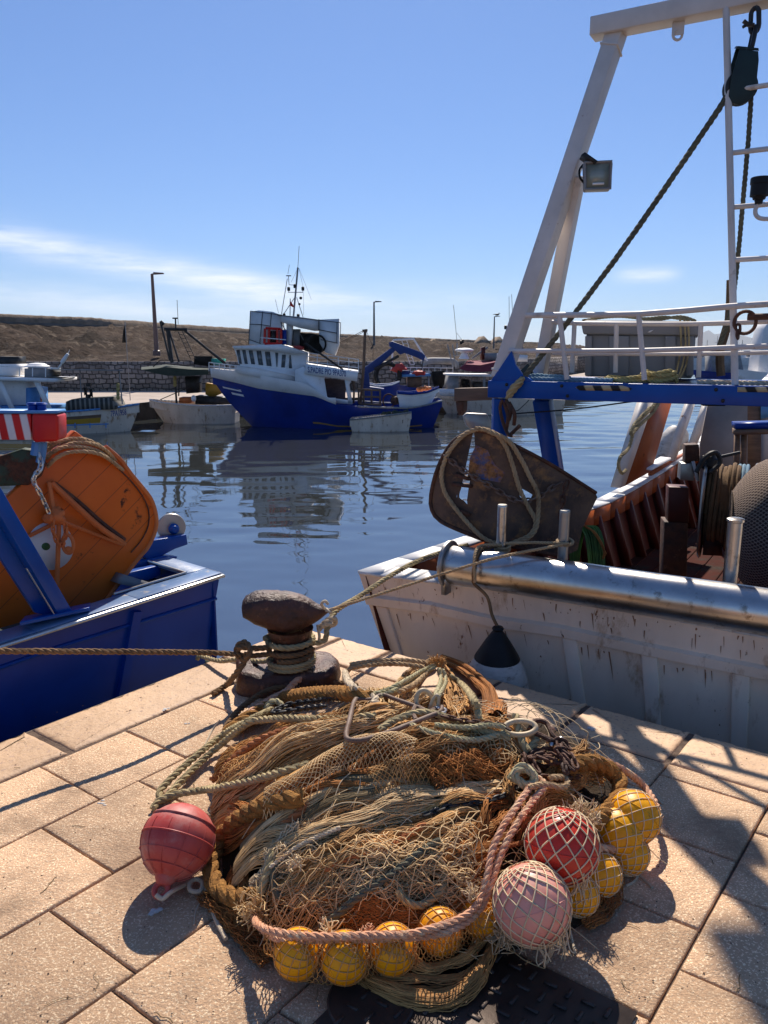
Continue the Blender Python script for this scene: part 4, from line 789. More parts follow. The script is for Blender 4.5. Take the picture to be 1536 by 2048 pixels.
mlab = ['white moored yacht, nearest of the distant marina row', 'small grey yacht in the distant marina behind the fish tub', 'blue striped yacht with a short mast in the distant marina', 'distant yacht with two crossed yards on its mast', 'cream yacht with the tallest mast in the marina', 'low white yacht half hidden behind the ladder', 'far yacht beside the white funnel', 'pale yacht at the right edge of the marina', 'tiny yacht between the gantry leg and the fish tub', 'white launch moored alone beyond the breakwater end']
rn = random.Random(5)
for i, (px_, Y, mh) in enumerate(((1398, 150, 670), (1412, 175, 680), (1432, 160, 672), (1462, 165, 676), (1447, 190, 655), (1482, 150, 680), (1503, 170, 662), (1524, 160, 668), (1040, 190, 680), (1375, 210, 684))):
    fr = Frame(D(px_, 715, Y)[:2], (1, rn.uniform(-.2, .2))); L_ = rn.uniform(3.5, 5.5); o = thing('yacht', mlab[i], 'yacht', fr.at(0, 0, WZ), 'distant yachts in the marina')
    V = hull(fr, -L_/2, L_/2, [(-L_/2, .0), (L_/2, .3)], 1.8, bow=rn.choice('LR'), nst=12); mb = MB(); add_hull(mb, V); obj('hull', mb, M('white_clean'), o)
    mb = MB(); z = fr.h(px_, mh)[2]; mb.tube([fr.at(0, 0, 0), fr.at(0, 0, z)], .05, 5); mb.tube([fr.at(-.5, 0, z*.7), fr.at(.5, 0, z*.7)], .03, 4); obj('mast', mb, M('grey_dull'), o)
    mb = MB(); mb.hull8([fr.at(a, b_, c_) for a, b_, c_ in ((-1.3, -.6, .0), (1, -.6, .0), (1, .6, .0), (-1.3, .6, .0), (-1.1, -.5, .8), (.5, -.5, .8), (.5, .5, .8), (-1.1, .5, .8))]); obj('cabin', mb, M('white_clean' if i % 2 else 'grey_dull'), o, smooth=False)
# ============================================================ near left: blue boat
F9 = Frame((-.949, 4.28), (.628, .778))
lb = thing('blue_fishing_boat', 'blue boat stern with silver edged gunwale moored at the left quay edge', 'fishing boat', F9.at(-1.5, 1.5, WZ))
K = lambda k, o, z: F9.at(k, o, z)
c_tr = F9.h(441, 1150); c_br = F9.h(405, 1300)
dz = (c_tr[2]+1.45)/(c_tr[2]-c_br[2]); kb = F9.s_(c_tr)+(F9.s_(c_br)-F9.s_(c_tr))*min(dz, 2.2); zt = c_tr[2]; zl = .24
def face_pt(k, z, o=0.0):  # outer face, leaning inboard towards the water
    t = (zt-z)/(zt+1.45); return F9.at(k+(kb)*max(0, t)*(1 if k > -1 else .3)*min(1, max(0, (k+2)/2)), o+.18*max(0, t), z)
mb = MB(); KS = np.linspace(-4.5, 0, 26); ZS = np.linspace(1, 0, 9)
V = np.array([[face_pt(k, -1.45+(zt-(0 if k > -2 else 0)+1.45+(zl-zt)*min(1, -k/3))*t) for k in KS] for t in ZS]); mb.grid(V)
side = np.array([[V[i, -1]+(F9.n*o)+A3((0, 0, .015*o)) for o in np.linspace(0, 5, 8)] for i in range(9)]); mb.grid(side)
ti = V[0]+F9.n*.05; mb.grid(np.stack([ti, V[0]])); mb.grid(np.stack([ti+A3((0, 0, -.5)), ti]))
si = side[0]-F9.d*.05; mb.grid(np.stack([side[0], si])[::-1]); mb.grid(np.stack([si, si+A3((0, 0, -.5))]))
obj('hull', mb, M('blue_hull'), lb)
mb = MB()  # vertical stiffeners and a chine line on the face
for k0_, k1_ in ((-.55, -.70), (-1.9, -2.0), (-3.2, -3.3)):
    a, b_ = face_pt(k0_, .26, -.012), face_pt(k1_, -1.4, -.012); mb.bar(a, b_, .05, .03, up=F9.n)
mb.tube([face_pt(k, .19-.02*(k < -1), -.004) for k in np.linspace(-4.4, 0, 10)], .010, 6)
obj('stiffener', mb, M('blue_hull'), lb)
def topz(k): return zt+(zl-zt)*min(1, -k/3)
mb = MB()
for k0_, k1_ in zip(np.linspace(-4.4, 0, 9)[:-1], np.linspace(-4.4, 0, 9)[1:]):
    z0, z1 = topz(k0_), topz(k1_); mb.hull8([K(k0_, -.015, z0), K(k1_, -.015, z1), K(k1_, .13, z1), K(k0_, .13, z0), K(k0_, -.015, z0+.018), K(k1_, -.015, z1+.018), K(k1_, .13, z1+.018), K(k0_, .13, z0+.018)])
mb.hull8([K(-.135, .13, zt), K(.012, .13, zt), K(.012, 4.8, zt+.07), K(-.135, 4.8, zt+.07), K(-.135, .13, zt+.018), K(.012, .13, zt+.018), K(.012, 4.8, zt+.09), K(-.135, 4.8, zt+.09)])
obj('gunwale', mb, M('blue_rim') if 'blue_rim' in MATS else mat('blue_rim', (0.16, 0.24, 0.38), (0.10, 0.18, 0.34), 9, .3, bump=.2, rust=((0.45, 0.42, 0.38), (0.2, 0.15, 0.12), 9, .60, .68)), lb, smooth=False, bevel=.004)
mb = MB(); mb.tube([K(k, -.027, topz(k)+.001) for k in np.linspace(-4.4, 0, 12)]+[K(.012, -.02, zt-.005), K(.02, .04, zt), K(.018, 1, zt+.01), K(.018, 4.8, zt+.075)], .011, 8); mb.tube([K(-.135, .135, zt+.02), K(-.60, .135, zt+.01)], .008, 6); mb.tube([K(-.135, .135, zt+.02), K(-.135, 1.3, zt+.04)], .008, 6)
obj('edge_strip', mb, M('silver'), lb)
mb = MB(); mb.hull8([K(-4.4, .05, -.25), K(-.05, .05, -.25), K(-.05, 4.9, -.2), K(-4.4, 4.9, -.2), K(-4.4, .05, -.2), K(-.05, .05, -.2), K(-.05, 4.9, -.15), K(-4.4, 4.9, -.15)]); obj('deck', mb, M('canvas_green'), lb, smooth=False)
mb = MB()
def pr9(mb, pts, o0, o1): pxprism(mb, F9, pts, o0, o1)
pr9(mb, [(252, 1150), (322, 1172), (322, 1186), (240, 1168)], .30, .40); pr9(mb, [(300, 1155), (318, 1158), (302, 1170), (258, 1160)], .5, .55)
obj('fish_trough', mb, M('grey_plastic'), lb, smooth=False)
mb = MB(); pr9(mb, [(262, 1128), (330, 1112), (356, 1113), (350, 1122), (300, 1150), (262, 1150)], .50, .62); pr9(mb, [(240, 1150), (322, 1130), (322, 1150), (300, 1160), (240, 1170)], .40, .46); obj('stern_bracket', mb, M('blue_paint'), lb, smooth=False, bevel=.005)
arm = MB(); pr9(arm, [(288, 1090), (300, 1082), (373, 1069), (376, 1089), (350, 1098), (300, 1125), (286, 1110)], .52, .60); obj('roller_arm', arm, M('blue_paint'), lb, smooth=False, bevel=.004)
mb = MB(); c = F9.h(342, 1054, .62); ax = unit((.42, -.9, .05)); mb.lathe([(.015, 0), (.086, 0), (.090, .006), (.090, .016), (.086, .022), (.03, .024)], c, ax, 40); wheel = obj('roller', mb, M('steel_dull'), lb)
mb = MB(); mb.lathe([(.032, .02), (.034, .05), (.024, .06), (.022, .075), (.012, .08)], c+A3((.01, 0, -.005)), ax, 20); obj('hub', mb, M('blue_paint'), wheel)
leg = MB(); pr9(leg, [(145, 1222), (110, 1234), (72, 1226), (-205, 800), (-100, 800)], .10, .13); pr9(leg, [(145, 1222), (118, 1232), (-135, 800), (-100, 800)], .02, .10)
obj('leg', leg, M('blue_paint'), lb, smooth=False, bevel=.004); mb = MB(); mb.hull8([F9.h(x, y, o) for x, y, o in ((40, 1252, .0), (180, 1222, .0), (182, 1212, .2), (50, 1240, .2))]+[F9.h(x, y, o)+A3((0, 0, .02)) for x, y, o in ((40, 1252, .0), (180, 1222, .0), (182, 1212, .2), (50, 1240, .2))]); obj('foot_plate', mb, M('blue_paint'), lb, smooth=False, bevel=.004)
mb = MB(); mb.tube([F9.h(52, 1136, .015), F9.h(110, 1232, .015)], .004, 5); obj('worn_edge', mb, M('silver'), lb)
# striped beam at the top of the stern gantry
FB = Frame(D(50, 850, 3.75)[:2], (1, .10))
mat('stripes', (0.78, 0.76, 0.72), (0.72, 0.70, 0.66), 8, .5, lines=((.98, .1, .12), .0705, .26, (0.62, 0.02, 0.015)))
mb = MB(); pxprism(mb, FB, [(-400, 828), (62, 828), (62, 880), (-400, 877)], 0, .12); obj('striped_beam', mb, M('stripes'), lb, smooth=False, bevel=.004)
mb = MB(); pxprism(mb, FB, [(62.5, 827), (112, 828), (116, 834), (117, 876), (113, 883), (70, 885), (62.5, 880)], -.015, .13); obj('beam_end', mb, M('red_paint'), lb, smooth=False, bevel=.012)
mb = MB(); pxprism(mb, FB, [(-400, 822), (112, 822), (114, 827), (-400, 827)], -.01, .14); obj('beam_cap', mb, M('light_blue'), lb, smooth=False)
for x in (66, 84): mb = MB(); c = FB.h(x, 823, .06); mb.lathe([(.03, 0), (.022, .012), (.022, .03), (.03, .036), (.022, .044)], c, n=16); obj('mooring_bitt', mb, M('blue_hull'), lb)
mb = MB(); mb.tube([FB.h(74, 884, .05), FB.h(70, 910, .05)], .024, 8); mb.tube([FB.h(86, 884, .08), FB.h(84, 905, .08), FB.h(80, 925, .08)], .022, 8); obj('hanger', mb, M('light_blue'), lb)
# green and rust coloured trawl door at the frame edge
mat('green_rust', (0.06, 0.10, 0.055), (0.04, 0.06, 0.04), 4, .6, bump=.5, bscale=30, rust=((0.16, 0.06, 0.03), (0.05, 0.03, 0.02), 5, .50, .58))
mb = MB(); pxprism(mb, FB, [(-300, 905), (0, 912), (42, 898), (60, 900), (80, 912), (86, 930), (76, 955), (55, 971), (0, 973), (-300, 985)], .10, .17); obj('trawl_door', mb, M('green_rust'), label='green and rust coloured trawl door hanging under the striped beam', cat='trawl door', smooth=False, bevel=.012)
# orange trawl door
FO = Frame(F9.at(0, .38, 0)[:2], (.66, .75))
od = thing('trawl_door', 'large orange plank trawl door leaning in the blue boat at left', 'trawl door', FO.h(150, 1215, .05))
OUT = [(132, 878), (150, 861), (174, 879), (210, 893), (228, 908), (242, 921), (262, 948), (287, 978), (300, 995), (308, 1014), (313, 1040), (310, 1062), (303, 1080), (293, 1098), (278, 1115), (240, 1163), (212, 1200), (190, 1212), (147, 1221), (60, 1240), (-80, 1280), (-120, 1160), (-60, 1060), (18, 992), (60, 955), (90, 925)]
mb = MB(); pxprism(mb, FO, OUT, 0, .05); board = obj('board', mb, M('orange_paint'), od, smooth=False, bevel=.006)
mb = MB(); P = [FO.h(x, y, .0) for x, y in OUT[3:17]]; mb.tube(smooth_path(P, .03), .013, 8); obj('rim', mb, M('orange_plain'), od)
P = [FO.h(x, y, -.004) for x, y in ((235, 935), (262, 962), (285, 992), (297, 1020), (297, 1050), (283, 1080), (262, 1105))]; mb = MB(); mb.tube(smooth_path(P, .03), .004, 5); obj('groove', mb, M('iron_rust'), od)
mb = MB(); cx, cy = 101, 1092; P = [FO.h(cx+47*math.cos(t), cy+48*math.sin(t), -.003) for t in np.linspace(0, 2*math.pi, 40, endpoint=False)]; mb.prism(P, FO.n*.004); obj('white_disc', mb, M('white_paint'), od, smooth=False)
mb = MB(); P = [FO.h(92+8.5*math.cos(t), 1093+7.5*math.sin(t), -.006) for t in np.linspace(0, 2*math.pi, 20, endpoint=False)]; mb.prism(P, FO.n*.002); obj('green_dot', mb, mat('dot_green', (0.05, 0.14, 0.05)), od, smooth=False)
mb = MB(); mb.tube(smooth_path([FO.h(*q) for q in ((103, 966, -.01), (150, 1010, -.05), (200, 1055, -.05), (249, 1088, -.01))], .02), .016, 8); obj('bracket', mb, M('orange_plain'), od)
mb = MB(); mb.tube(smooth_path([FO.h(*q) for q in ((108, 968, -.006), (155, 1004, -.006), (205, 1048, -.006), (248, 1080, -.006))], .02), .016, 6); obj('worn_bar', mb, M('iron_rust'), od)
mb = MB(); mb.tube([FO.h(118, 1040, -.06), FO.h(246, 1090, -.02)], .009, 6); mb.tube([FO.h(98, 965, -.02), FO.h(108, 1025, -.06)], .012, 6); obj('strut', mb, M('orange_plain'), od)
mb = MB(); mb.tube([FO.h(118, 1040, -.06), FO.h(114, 1170, -.04)], .013, 8); mb.tube([FO.h(58, 1072, -.02), FO.h(112, 1045, -.05)], .011, 6); obj('upright_rod', mb, M('orange_plain'), od)
mb = MB(); mb.ell(FO.h(112, 1032, -.07), (.045, .035, .04), 14, 10, jit=.5); mb.ell(FO.h(98, 1036, -.07), (.03, .025, .03), 12, 8, jit=.4); mb.ell(FO.h(122, 1040, -.08), (.022, .02, .022), 12, 8); obj('shackle', mb, M('orange_plain'), od)
mb = MB(); mb.chain(smooth_path([FO.h(*q) for q in ((78, 905, -.12), (82, 935, -.14), (66, 958, -.13), (82, 990, -.12), (101, 1032, -.09))], .01), .042, .0052); obj('chain', mb, M('silver'), label='bright galvanised chain holding the orange trawl door', cat='chain')
mb = MB(); mb.chain(smooth_path([FO.h(*q) for q in ((106, 1042, -.09), (107, 1065, -.09), (119, 1092, -.09), (130, 1080, -.09), (130, 1045, -.09))], .01), .04, .005); obj('chain', mb, M('orange_plain'), label='orange painted chain loop hanging over the white disc of the trawl door', cat='chain')
mb = MB(); c = FO.h(136, 1088, -.10); mb.tube([c+A3((math.cos(t)*.028, 0, math.sin(t)*.05)) for t in np.linspace(0, 2*math.pi, 22, endpoint=False)], .010, 8, closed=True); mb.tube([c+A3((0, 0, .05)), c+A3((0, 0, .09))], .008, 6); mb.ell(c+A3((0, 0, -.03)), (.022, .012, .018)); obj('snap_hook', mb, M('orange_plain'), label='orange snap hook dangling beside the chain loop', cat='hook')
mb = MB()
for i, (a, b_, c_, r_) in enumerate((((82, 912), (150, 877), (232, 925), .0), ((84, 925), (140, 893), (236, 932), -.03), ((88, 940), (150, 903), (246, 940), -.05), ((80, 903), (120, 884), (200, 895), .02), ((90, 918), (160, 885), (240, 930), -.02))):
    m1 = ((a[0]+b_[0])/2-4, (a[1]+b_[1])/2-7); m2 = ((b_[0]+c_[0])/2+4, (b_[1]+c_[1])/2-12)
    mb.rope(smooth_path([FO.h(*a, r_+.08), FO.h(*m1, r_-.01), FO.h(*b_, r_-.02), FO.h(*m2, r_-.02), FO.h(*c_, r_+.05)], .02), .011)
obj('rope_coil', mb, M('rope_tan'), label='tan rope turns wound over the top of the orange trawl door', cat='rope')

# ============================================================ near right: white boat, transom towards us
FT = Frame((-.151, 4.48), (.857, -.514)); FS = Frame((-.151, 4.48), (.6, .8))
rb = thing('white_fishing_boat', 'white rust stained fishing boat moored stern to the right quay edge', 'fishing boat', FT.at(2, 2, WZ))
TOPL = [(718, 1148), (800, 1158), (897, 1170), (999, 1182), (1144, 1206), (1244, 1223), (1413, 1254), (1536, 1278)]
LEDG = [(725, 1192), (854, 1208), (972, 1235), (1107, 1253), (1272, 1288), (1536, 1340)]
def kz(px, o=0): P = [FT.h(*q, o) for q in px]; return np.array([FT.s_(p) for p in P]), np.array([p[2] for p in P])
kT, zT = kz(TOPL); kL, zL = kz(LEDG); KM = 5.2
KS = np.r_[np.linspace(0, kT[-1], 30), np.linspace(kT[-1]+.1, KM, 14)]
tz = np.interp(KS, kT, zT); lz = np.interp(KS, kL, zL)
pc = FT.h(755, 1285); slope = (FT.s_(pc))/(zT[0]-pc[2])
def fk(k, z): return k+slope*max(0, zT[0]-z)*max(0, 1-k/2.5)
def fp(k, z, o=0.0): return FT.at(fk(k, z), o+.10*max(0, zT[0]-z), z)
mb = MB()
V = np.array([[fp(k, t) for k, t in zip(KS, tz)], [fp(k, l+.016) for k, l in zip(KS, lz)], [fp(k, l+.004, -.028) for k, l in zip(KS, lz)], [fp(k, l-.045, -.028) for k, l in zip(KS, lz)], [fp(k, l-.055, -.004) for k, l in zip(KS, lz)]]+[[fp(k, l-.055+(-1.5-l+.055)*t) for k, l in zip(KS, lz)] for t in np.linspace(.1, 1, 8)])
mb.grid(V); SPTH = [(0, .28), (.5, .27), (1.38, .25), (2.5, .18), (3.6, .13), (4.4, .16), (5.5, .24), (6.74, .36), (8, .52), (10, .9), (12, 1.3)]
def sp(s, o, z): return FS.at(s, o, z)
ss = np.linspace(0, 12, 30); szz = np.interp(ss, *zip(*SPTH))
L0 = V[:, 0]; W = []
for i, q in enumerate(L0): W.append([q+FS.d*s+A3((0, 0, (z-.28)*max(0, (q[2]+1.5)/1.78)))+FS.n*(.25*math.sin(min(s, 8)/8*math.pi/2))*0 for s, z in zip(ss, szz)])
mb.grid(np.array(W)[:, ::-1])
hullo = obj('hull', mb, M('hull_white'), rb, angle=30)
mb = MB()
for x in (762, 1090, 1255, 1345, 1480, 1560): 
    pass
for k0_ in np.r_[.10, [FT.s_(FT.h(x, 1330)) for x in (1127, 1290, 1480)], np.arange(2.9, 5, .55)]:
    l = np.interp(k0_, KS, lz)-.05; mb.hull8([fp(k0_-.035, -1.45, -.006), fp(k0_+.035, -1.45, -.006), fp(k0_+.035, -1.45, .04), fp(k0_-.035, -1.45, .04), fp(k0_-.04, l, -.020), fp(k0_+.04, l, -.020), fp(k0_+.04, l, .04), fp(k0_-.04, l, .04)])
obj('frame_rib', mb, M('hull_white'), rb, smooth=False, bevel=.006)
mb = MB()   # white cap rail: transom and port side
for k0_, k1_ in zip(KS[:-1], KS[1:]):
    z0, z1 = np.interp([k0_, k1_], KS, tz); mb.hull8([FT.at(k0_, -.006, z0), FT.at(k1_, -.006, z1), FT.at(k1_, .20, z1), FT.at(k0_, .20, z0), FT.at(k0_, -.006, z0+.012), FT.at(k1_, -.006, z1+.012), FT.at(k1_, .20, z1+.012), FT.at(k0_, .20, z0+.012)])
for s0, s1 in zip(ss[:-1], ss[1:]):
    z0, z1 = np.interp([s0, s1], *zip(*SPTH)); mb.hull8([sp(s0, .01, z0), sp(s1, .01, z1), sp(s1, -.15, z1), sp(s0, -.15, z0), sp(s0, .01, z0+.014), sp(s1, .01, z1+.014), sp(s1, -.15, z1+.014), sp(s0, -.15, z0+.014)])
obj('cap_rail', mb, M('white_paint'), rb, smooth=False)
DK = -.5
IN = lambda z: -.06-.30*(z-DK)
mb = MB()
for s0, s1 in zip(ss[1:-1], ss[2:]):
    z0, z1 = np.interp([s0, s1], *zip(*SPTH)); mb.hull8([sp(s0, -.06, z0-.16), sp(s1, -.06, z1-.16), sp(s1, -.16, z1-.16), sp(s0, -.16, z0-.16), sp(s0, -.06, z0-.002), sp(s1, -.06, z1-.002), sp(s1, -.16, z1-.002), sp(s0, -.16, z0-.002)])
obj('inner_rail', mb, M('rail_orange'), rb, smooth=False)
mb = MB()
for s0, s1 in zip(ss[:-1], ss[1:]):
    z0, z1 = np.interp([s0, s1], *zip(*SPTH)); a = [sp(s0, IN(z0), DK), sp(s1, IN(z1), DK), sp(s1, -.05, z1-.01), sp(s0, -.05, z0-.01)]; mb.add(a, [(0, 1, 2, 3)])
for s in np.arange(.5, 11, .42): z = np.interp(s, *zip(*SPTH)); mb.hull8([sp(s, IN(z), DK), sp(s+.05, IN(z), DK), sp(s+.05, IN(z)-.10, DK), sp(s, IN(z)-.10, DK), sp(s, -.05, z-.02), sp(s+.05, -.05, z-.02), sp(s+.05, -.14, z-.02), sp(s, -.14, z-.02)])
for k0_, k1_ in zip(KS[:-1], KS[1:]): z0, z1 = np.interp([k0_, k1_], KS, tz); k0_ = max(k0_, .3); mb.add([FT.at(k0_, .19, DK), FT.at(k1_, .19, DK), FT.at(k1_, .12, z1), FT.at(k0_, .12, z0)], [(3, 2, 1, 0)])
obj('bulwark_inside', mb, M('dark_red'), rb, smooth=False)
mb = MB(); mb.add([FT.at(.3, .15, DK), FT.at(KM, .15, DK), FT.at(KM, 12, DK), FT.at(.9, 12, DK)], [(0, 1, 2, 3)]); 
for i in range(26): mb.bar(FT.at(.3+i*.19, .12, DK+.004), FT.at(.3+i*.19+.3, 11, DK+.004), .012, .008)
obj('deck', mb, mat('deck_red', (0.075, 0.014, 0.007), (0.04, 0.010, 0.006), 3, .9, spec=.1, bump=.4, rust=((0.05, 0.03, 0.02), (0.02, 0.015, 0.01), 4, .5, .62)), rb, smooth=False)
mb = MB(); mb.add([FT.at(KM, 0, -1.5), FT.at(KM, 0, .3), FT.at(KM+.1, 12, 1.3), FT.at(KM+.1, 12, -1.5), FT.at(KM-.12, 0.02, -1.5), FT.at(KM-.12, 0.02, .3), FT.at(KM-.02, 12, 1.3), FT.at(KM-.02, 12, -1.5)], [(0, 3, 2, 1), (4, 5, 6, 7), (1, 2, 6, 5)]); obj('starboard_side', mb, M('hull_white'), rb, smooth=False)
mat('rust_run', (0.36, 0.19, 0.10), (0.20, 0.10, 0.05), 14, .8)
mb = MB(); R7 = np.random.default_rng(21)
for k in range(62):
    px_ = R7.uniform(740, 1536); k0_ = FT.s_(FT.h(px_, 1180+(px_-718)*.19)); up_ = R7.random() < .5
    z0 = np.interp(k0_, KS, tz)-R7.uniform(.01, .10) if up_ else np.interp(k0_, KS, lz)-.058-R7.uniform(0, .03); ln = R7.uniform(.015, .09)*(1 if R7.random() < .8 else 2.2); wd_ = R7.uniform(.0012, .004)
    if up_: ln = min(ln, z0-np.interp(k0_, KS, lz)-.02)
    if ln <= .005: continue
    o_ = -.0025 if up_ else -.0065; jx = R7.normal()*.004
    mb.add([fp(k0_-wd_, z0, o_), fp(k0_+wd_, z0, o_), fp(k0_+wd_*.7+jx, z0-ln*.6, o_), fp(k0_+jx, z0-ln, o_), fp(k0_-wd_*.7+jx, z0-ln*.6, o_)], [(0, 1, 2, 3, 4)])
for k in range(50):
    px_ = R7.uniform(740, 1536); k0_ = FT.s_(FT.h(px_, 1180+(px_-718)*.19)); zz_ = np.interp(k0_, KS, lz)-R7.uniform(.08, .5) if R7.random() < .6 else np.interp(k0_, KS, tz)-R7.uniform(.01, .09); a_ = R7.uniform(0, 6.28); r1, r2 = R7.uniform(.001, .006), R7.uniform(.001, .0035)
    mb.add([fp(k0_+math.cos(t)*r1*R7.uniform(.6, 1.3), zz_+math.sin(t)*r2*2*R7.uniform(.6, 1.3), -.0068 if zz_ < np.interp(k0_, KS, lz) else -.003) for t in np.linspace(0, 6.28, 8, endpoint=False)], [tuple(range(8))])
obj('rust_marks', mb, M('rust_run'), rb, smooth=False, kind='stuff')
# stern roller
FR = Frame(FT.at(0, .02, 0)[:2], (.857, -.514))
ra = A3((.404, 4.17, .419)); rbp = A3((1.759, 3.356, .426)); rax = unit(rbp-ra); Lr = 3.4
ro = thing('stern_roller', 'shiny stainless steel stern roller lying along the transom', 'roller', ra-A3((0, 0, .11)))
mb = MB(); prof = [(.02, -.03), (.105, -.03), (.109, -.02)]+[(.110-.0015*(i % 2), .02+i*.35) for i in range(10)]+[(.11, Lr)]
mb.lathe(prof, ra, rax, 56); obj('tube', mb, M('steel'), ro, angle=50)
mb = MB(); mb.lathe([(.02, -.055), (.128, -.055), (.134, -.05), (.134, -.036), (.128, -.031), (.02, -.031)], ra, rax, 40); fl = obj('end_flange', mb, M('steel_dull'), ro)
mb = MB()
for i in range(6): t = i*math.pi/3; x_ = unit(np.cross(rax, (0, 0, 1))); mb.ell(ra-rax*.062+(x_*math.cos(t)+A3((0, 0, 1))*math.sin(t))*.085, .015, 10, 6)
obj('bolt', mb, M('steel_dull'), ro)
for q_ in (ra-rax*.035, ra+rax*2.9): mb = MB(); mb.box(q_+A3((0, 0, -.09)), (.03, .16, .14), ax=(rax, unit(np.cross((0, 0, 1), rax)), (0, 0, 1))); obj('bearing_bracket', mb, M('steel_dull'), ro, smooth=False)
# stainless posts
for i, (x, yt, o, r, lab) in enumerate(((1005, 1009, .17, .027, 'left stainless post on the transom, rope turns at its foot'), (1130, 1020, .17, .028, 'dull stainless post in the middle, chain hanging over its top'), (1472, 1036, .17, .034, 'thick stainless post with a lipped top at the right end of the roller'))):
    t = FT.h(x, yt, o); b0 = A3((t[0], t[1], .25)); mb = MB(); h_ = t[2]-.25
    mb.lathe([(r*.98, 0), (r, .01), (r, h_*.5), (r*1.01, h_*.52), (r, h_*.54), (r, h_-.02), (r*(1.18 if i == 2 else 1.0), h_-.016), (r*(1.18 if i == 2 else 1.0), h_-.004), (r*.9, h_), (r*.2, h_+.001)], b0, n=26)
    obj('mooring_post', mb, M('steel_dull' if i == 1 else 'steel'), label=lab, cat='post', group='stainless posts on the transom')
# fender
fo = thing('fender', 'round white fender with a black cone top squeezed between quay and transom', 'fender', (.60, 3.84, -.5))
mb = MB(); mb.lathe([(.02, .0), (.09, .02), (.15, .09), (.175, .19), (.18, .27), (.172, .36), (.15, .44), (.125, .49), (.11, .505), (.05, .51)], (.60, 3.84, -.5), n=36); obj('ball', mb, M('fender_white'), fo)
mb = MB(); mb.lathe([(.118, .492), (.122, .50), (.112, .52), (.07, .59), (.04, .635), (.022, .66), (.018, .675), (.004, .68)], (.60, 3.84, -.5), n=32); mb.lathe([(.026, .655), (.032, .665), (.026, .675)], (.60, 3.84, -.5), n=16); obj('cone_top', mb, M('black_rubber'), fo)
mb = MB(); r0 = lambda px, py, o: FT.h(px, py, o)
top_r = ra+rax*.16
arc = [top_r+(unit(np.cross((0, 0, 1), rax))*-math.cos(t)*1+A3((0, 0, 1))*math.sin(t))*-.118 for t in ()]
nx = unit(np.cross(rax, (0, 0, 1))); nx = nx if nx[1] < 0 else -nx
arc = [top_r+(nx*math.cos(t)+A3((0, 0, math.sin(t))))*.119 for t in np.linspace(math.radians(-30), math.radians(125), 12)]
P = [A3((.60, 3.84, .17)), A3((.575, 3.90, .22)), A3((.555, 3.96, .30))]+arc+[FT.h(985, 1094, .12), FT.h(1003, 1092, .14)]
mb.tube(smooth_path(P, .02), .009, 8); obj('fender_rope', mb, M('rope_brown'), label='brown line going up from the fender over the roller', cat='rope')
# --- gantry
FG = Frame((.734, 5.0), (.857, -.514))
ga = thing('stern_gantry', 'tall white leaning A frame gantry on a blue platform beam over the white boat', 'gantry', (1.9, 4.4, DK))
def pg(name, pts, o0, o1, m_, par=ga, bevel=.004, **k): mb = MB(); pxprism(mb, FG, pts, o0, o1); return obj(name, mb, M(m_), par, smooth=False, bevel=bevel, **k)
bz0, bz1 = 1.300, 1.408
def FGb(k0_, k1_, o0, o1, z0, z1, name, m_, par=ga, bevel=.004): mb = MB(); mb.hull8([FG.at(k0_, o0, z0), FG.at(k1_, o0, z0), FG.at(k1_, o1, z0), FG.at(k0_, o1, z0), FG.at(k0_, o0, z1), FG.at(k1_, o0, z1), FG.at(k1_, o1, z1), FG.at(k0_, o1, z1)]); return obj(name, mb, M(m_), par, smooth=False, bevel=bevel)
beam = FGb(-.07, 3.9, -.01, .11, bz0, bz1, 'platform_beam', 'blue_paint'); FGb(-.07, 3.9, .95, 1.05, bz0, bz1-.002, 'platform_beam', 'blue_paint'); FGb(-.07, .03, .111, .949, bz0, bz1-.002, 'platform_beam', 'blue_paint')
FGb(.032, 3.9, .112, .948, bz1-.03, bz1-.008, 'platform_floor', 'steel_dull')
mat('hazard', (0.55, 0.45, 0.26), (0.48, 0.38, 0.22), 9, .6, lines=((.857, -.514, .55), .105, .25, (0.02, 0.02, 0.02)))
pg('hazard_strip', [(1151, 775), (1156, 771), (1245, 771), (1264, 777), (1258, 782), (1160, 781)], -.0135, -.011, 'hazard', bevel=0); pg('hazard_strip', [(1475, 774), (1640, 774), (1640, 785), (1475, 784)], -.0135, -.011, 'hazard', bevel=0)
pg('gusset', [(979, 764), (1000, 735), (1022, 702), (1030, 730), (1045, 750), (1068, 764)], .0, .03, 'blue_paint'); pg('gusset', [(1031, 744), (1040, 741), (1056, 726), (1064, 745), (1072, 760)], .45, .48, 'green_block')
P1 = FG.h(1001, 758, .06); P3 = D(1226, 88, 5.2); P2 = D(1078, 758, 5.55); PM = P1+(P3-P1)*.60
out_n = unit((-.514*0+.514, .857, 0))
def leg_bar(a, b_, w1, w2, name='leg'): mb = MB(); mb.bar(a, b_, w1, w2, up=(.514, .857, 0)); return obj(name, mb, M('gantry_white'), ga, smooth=False, bevel=.006)
legf = leg_bar(P1, P3+unit(P3-P1)*.085, .10, .125); PM2 = D(1156, 352, PM[1]); leg_bar(P2, PM2, .08, .09)
off_r = FG.d*3.4+A3((0, 0, 0)); fl = A3((-.5, 0, 0))
leg_bar(P1+FG.d*3.75, P3+FG.d*2.75, .105, .125); leg_bar(P2+FG.d*3.75, PM+FG.d*3.15, .09, .105)
tb_a = D(1184, 82, 5.25); tb_b = tb_a+unit((1, -.57, 0))*3.7; tb_a[2] = 3.53; tb_b[2] = 3.53
mb = MB(); mb.bar(tb_a, tb_b, .135, .105); obj('top_beam', mb, M('gantry_white'), ga, smooth=False, bevel=.006)
TBL = lambda x, z: A3((x, tb_a[1]-.57*(x-tb_a[0]), z))
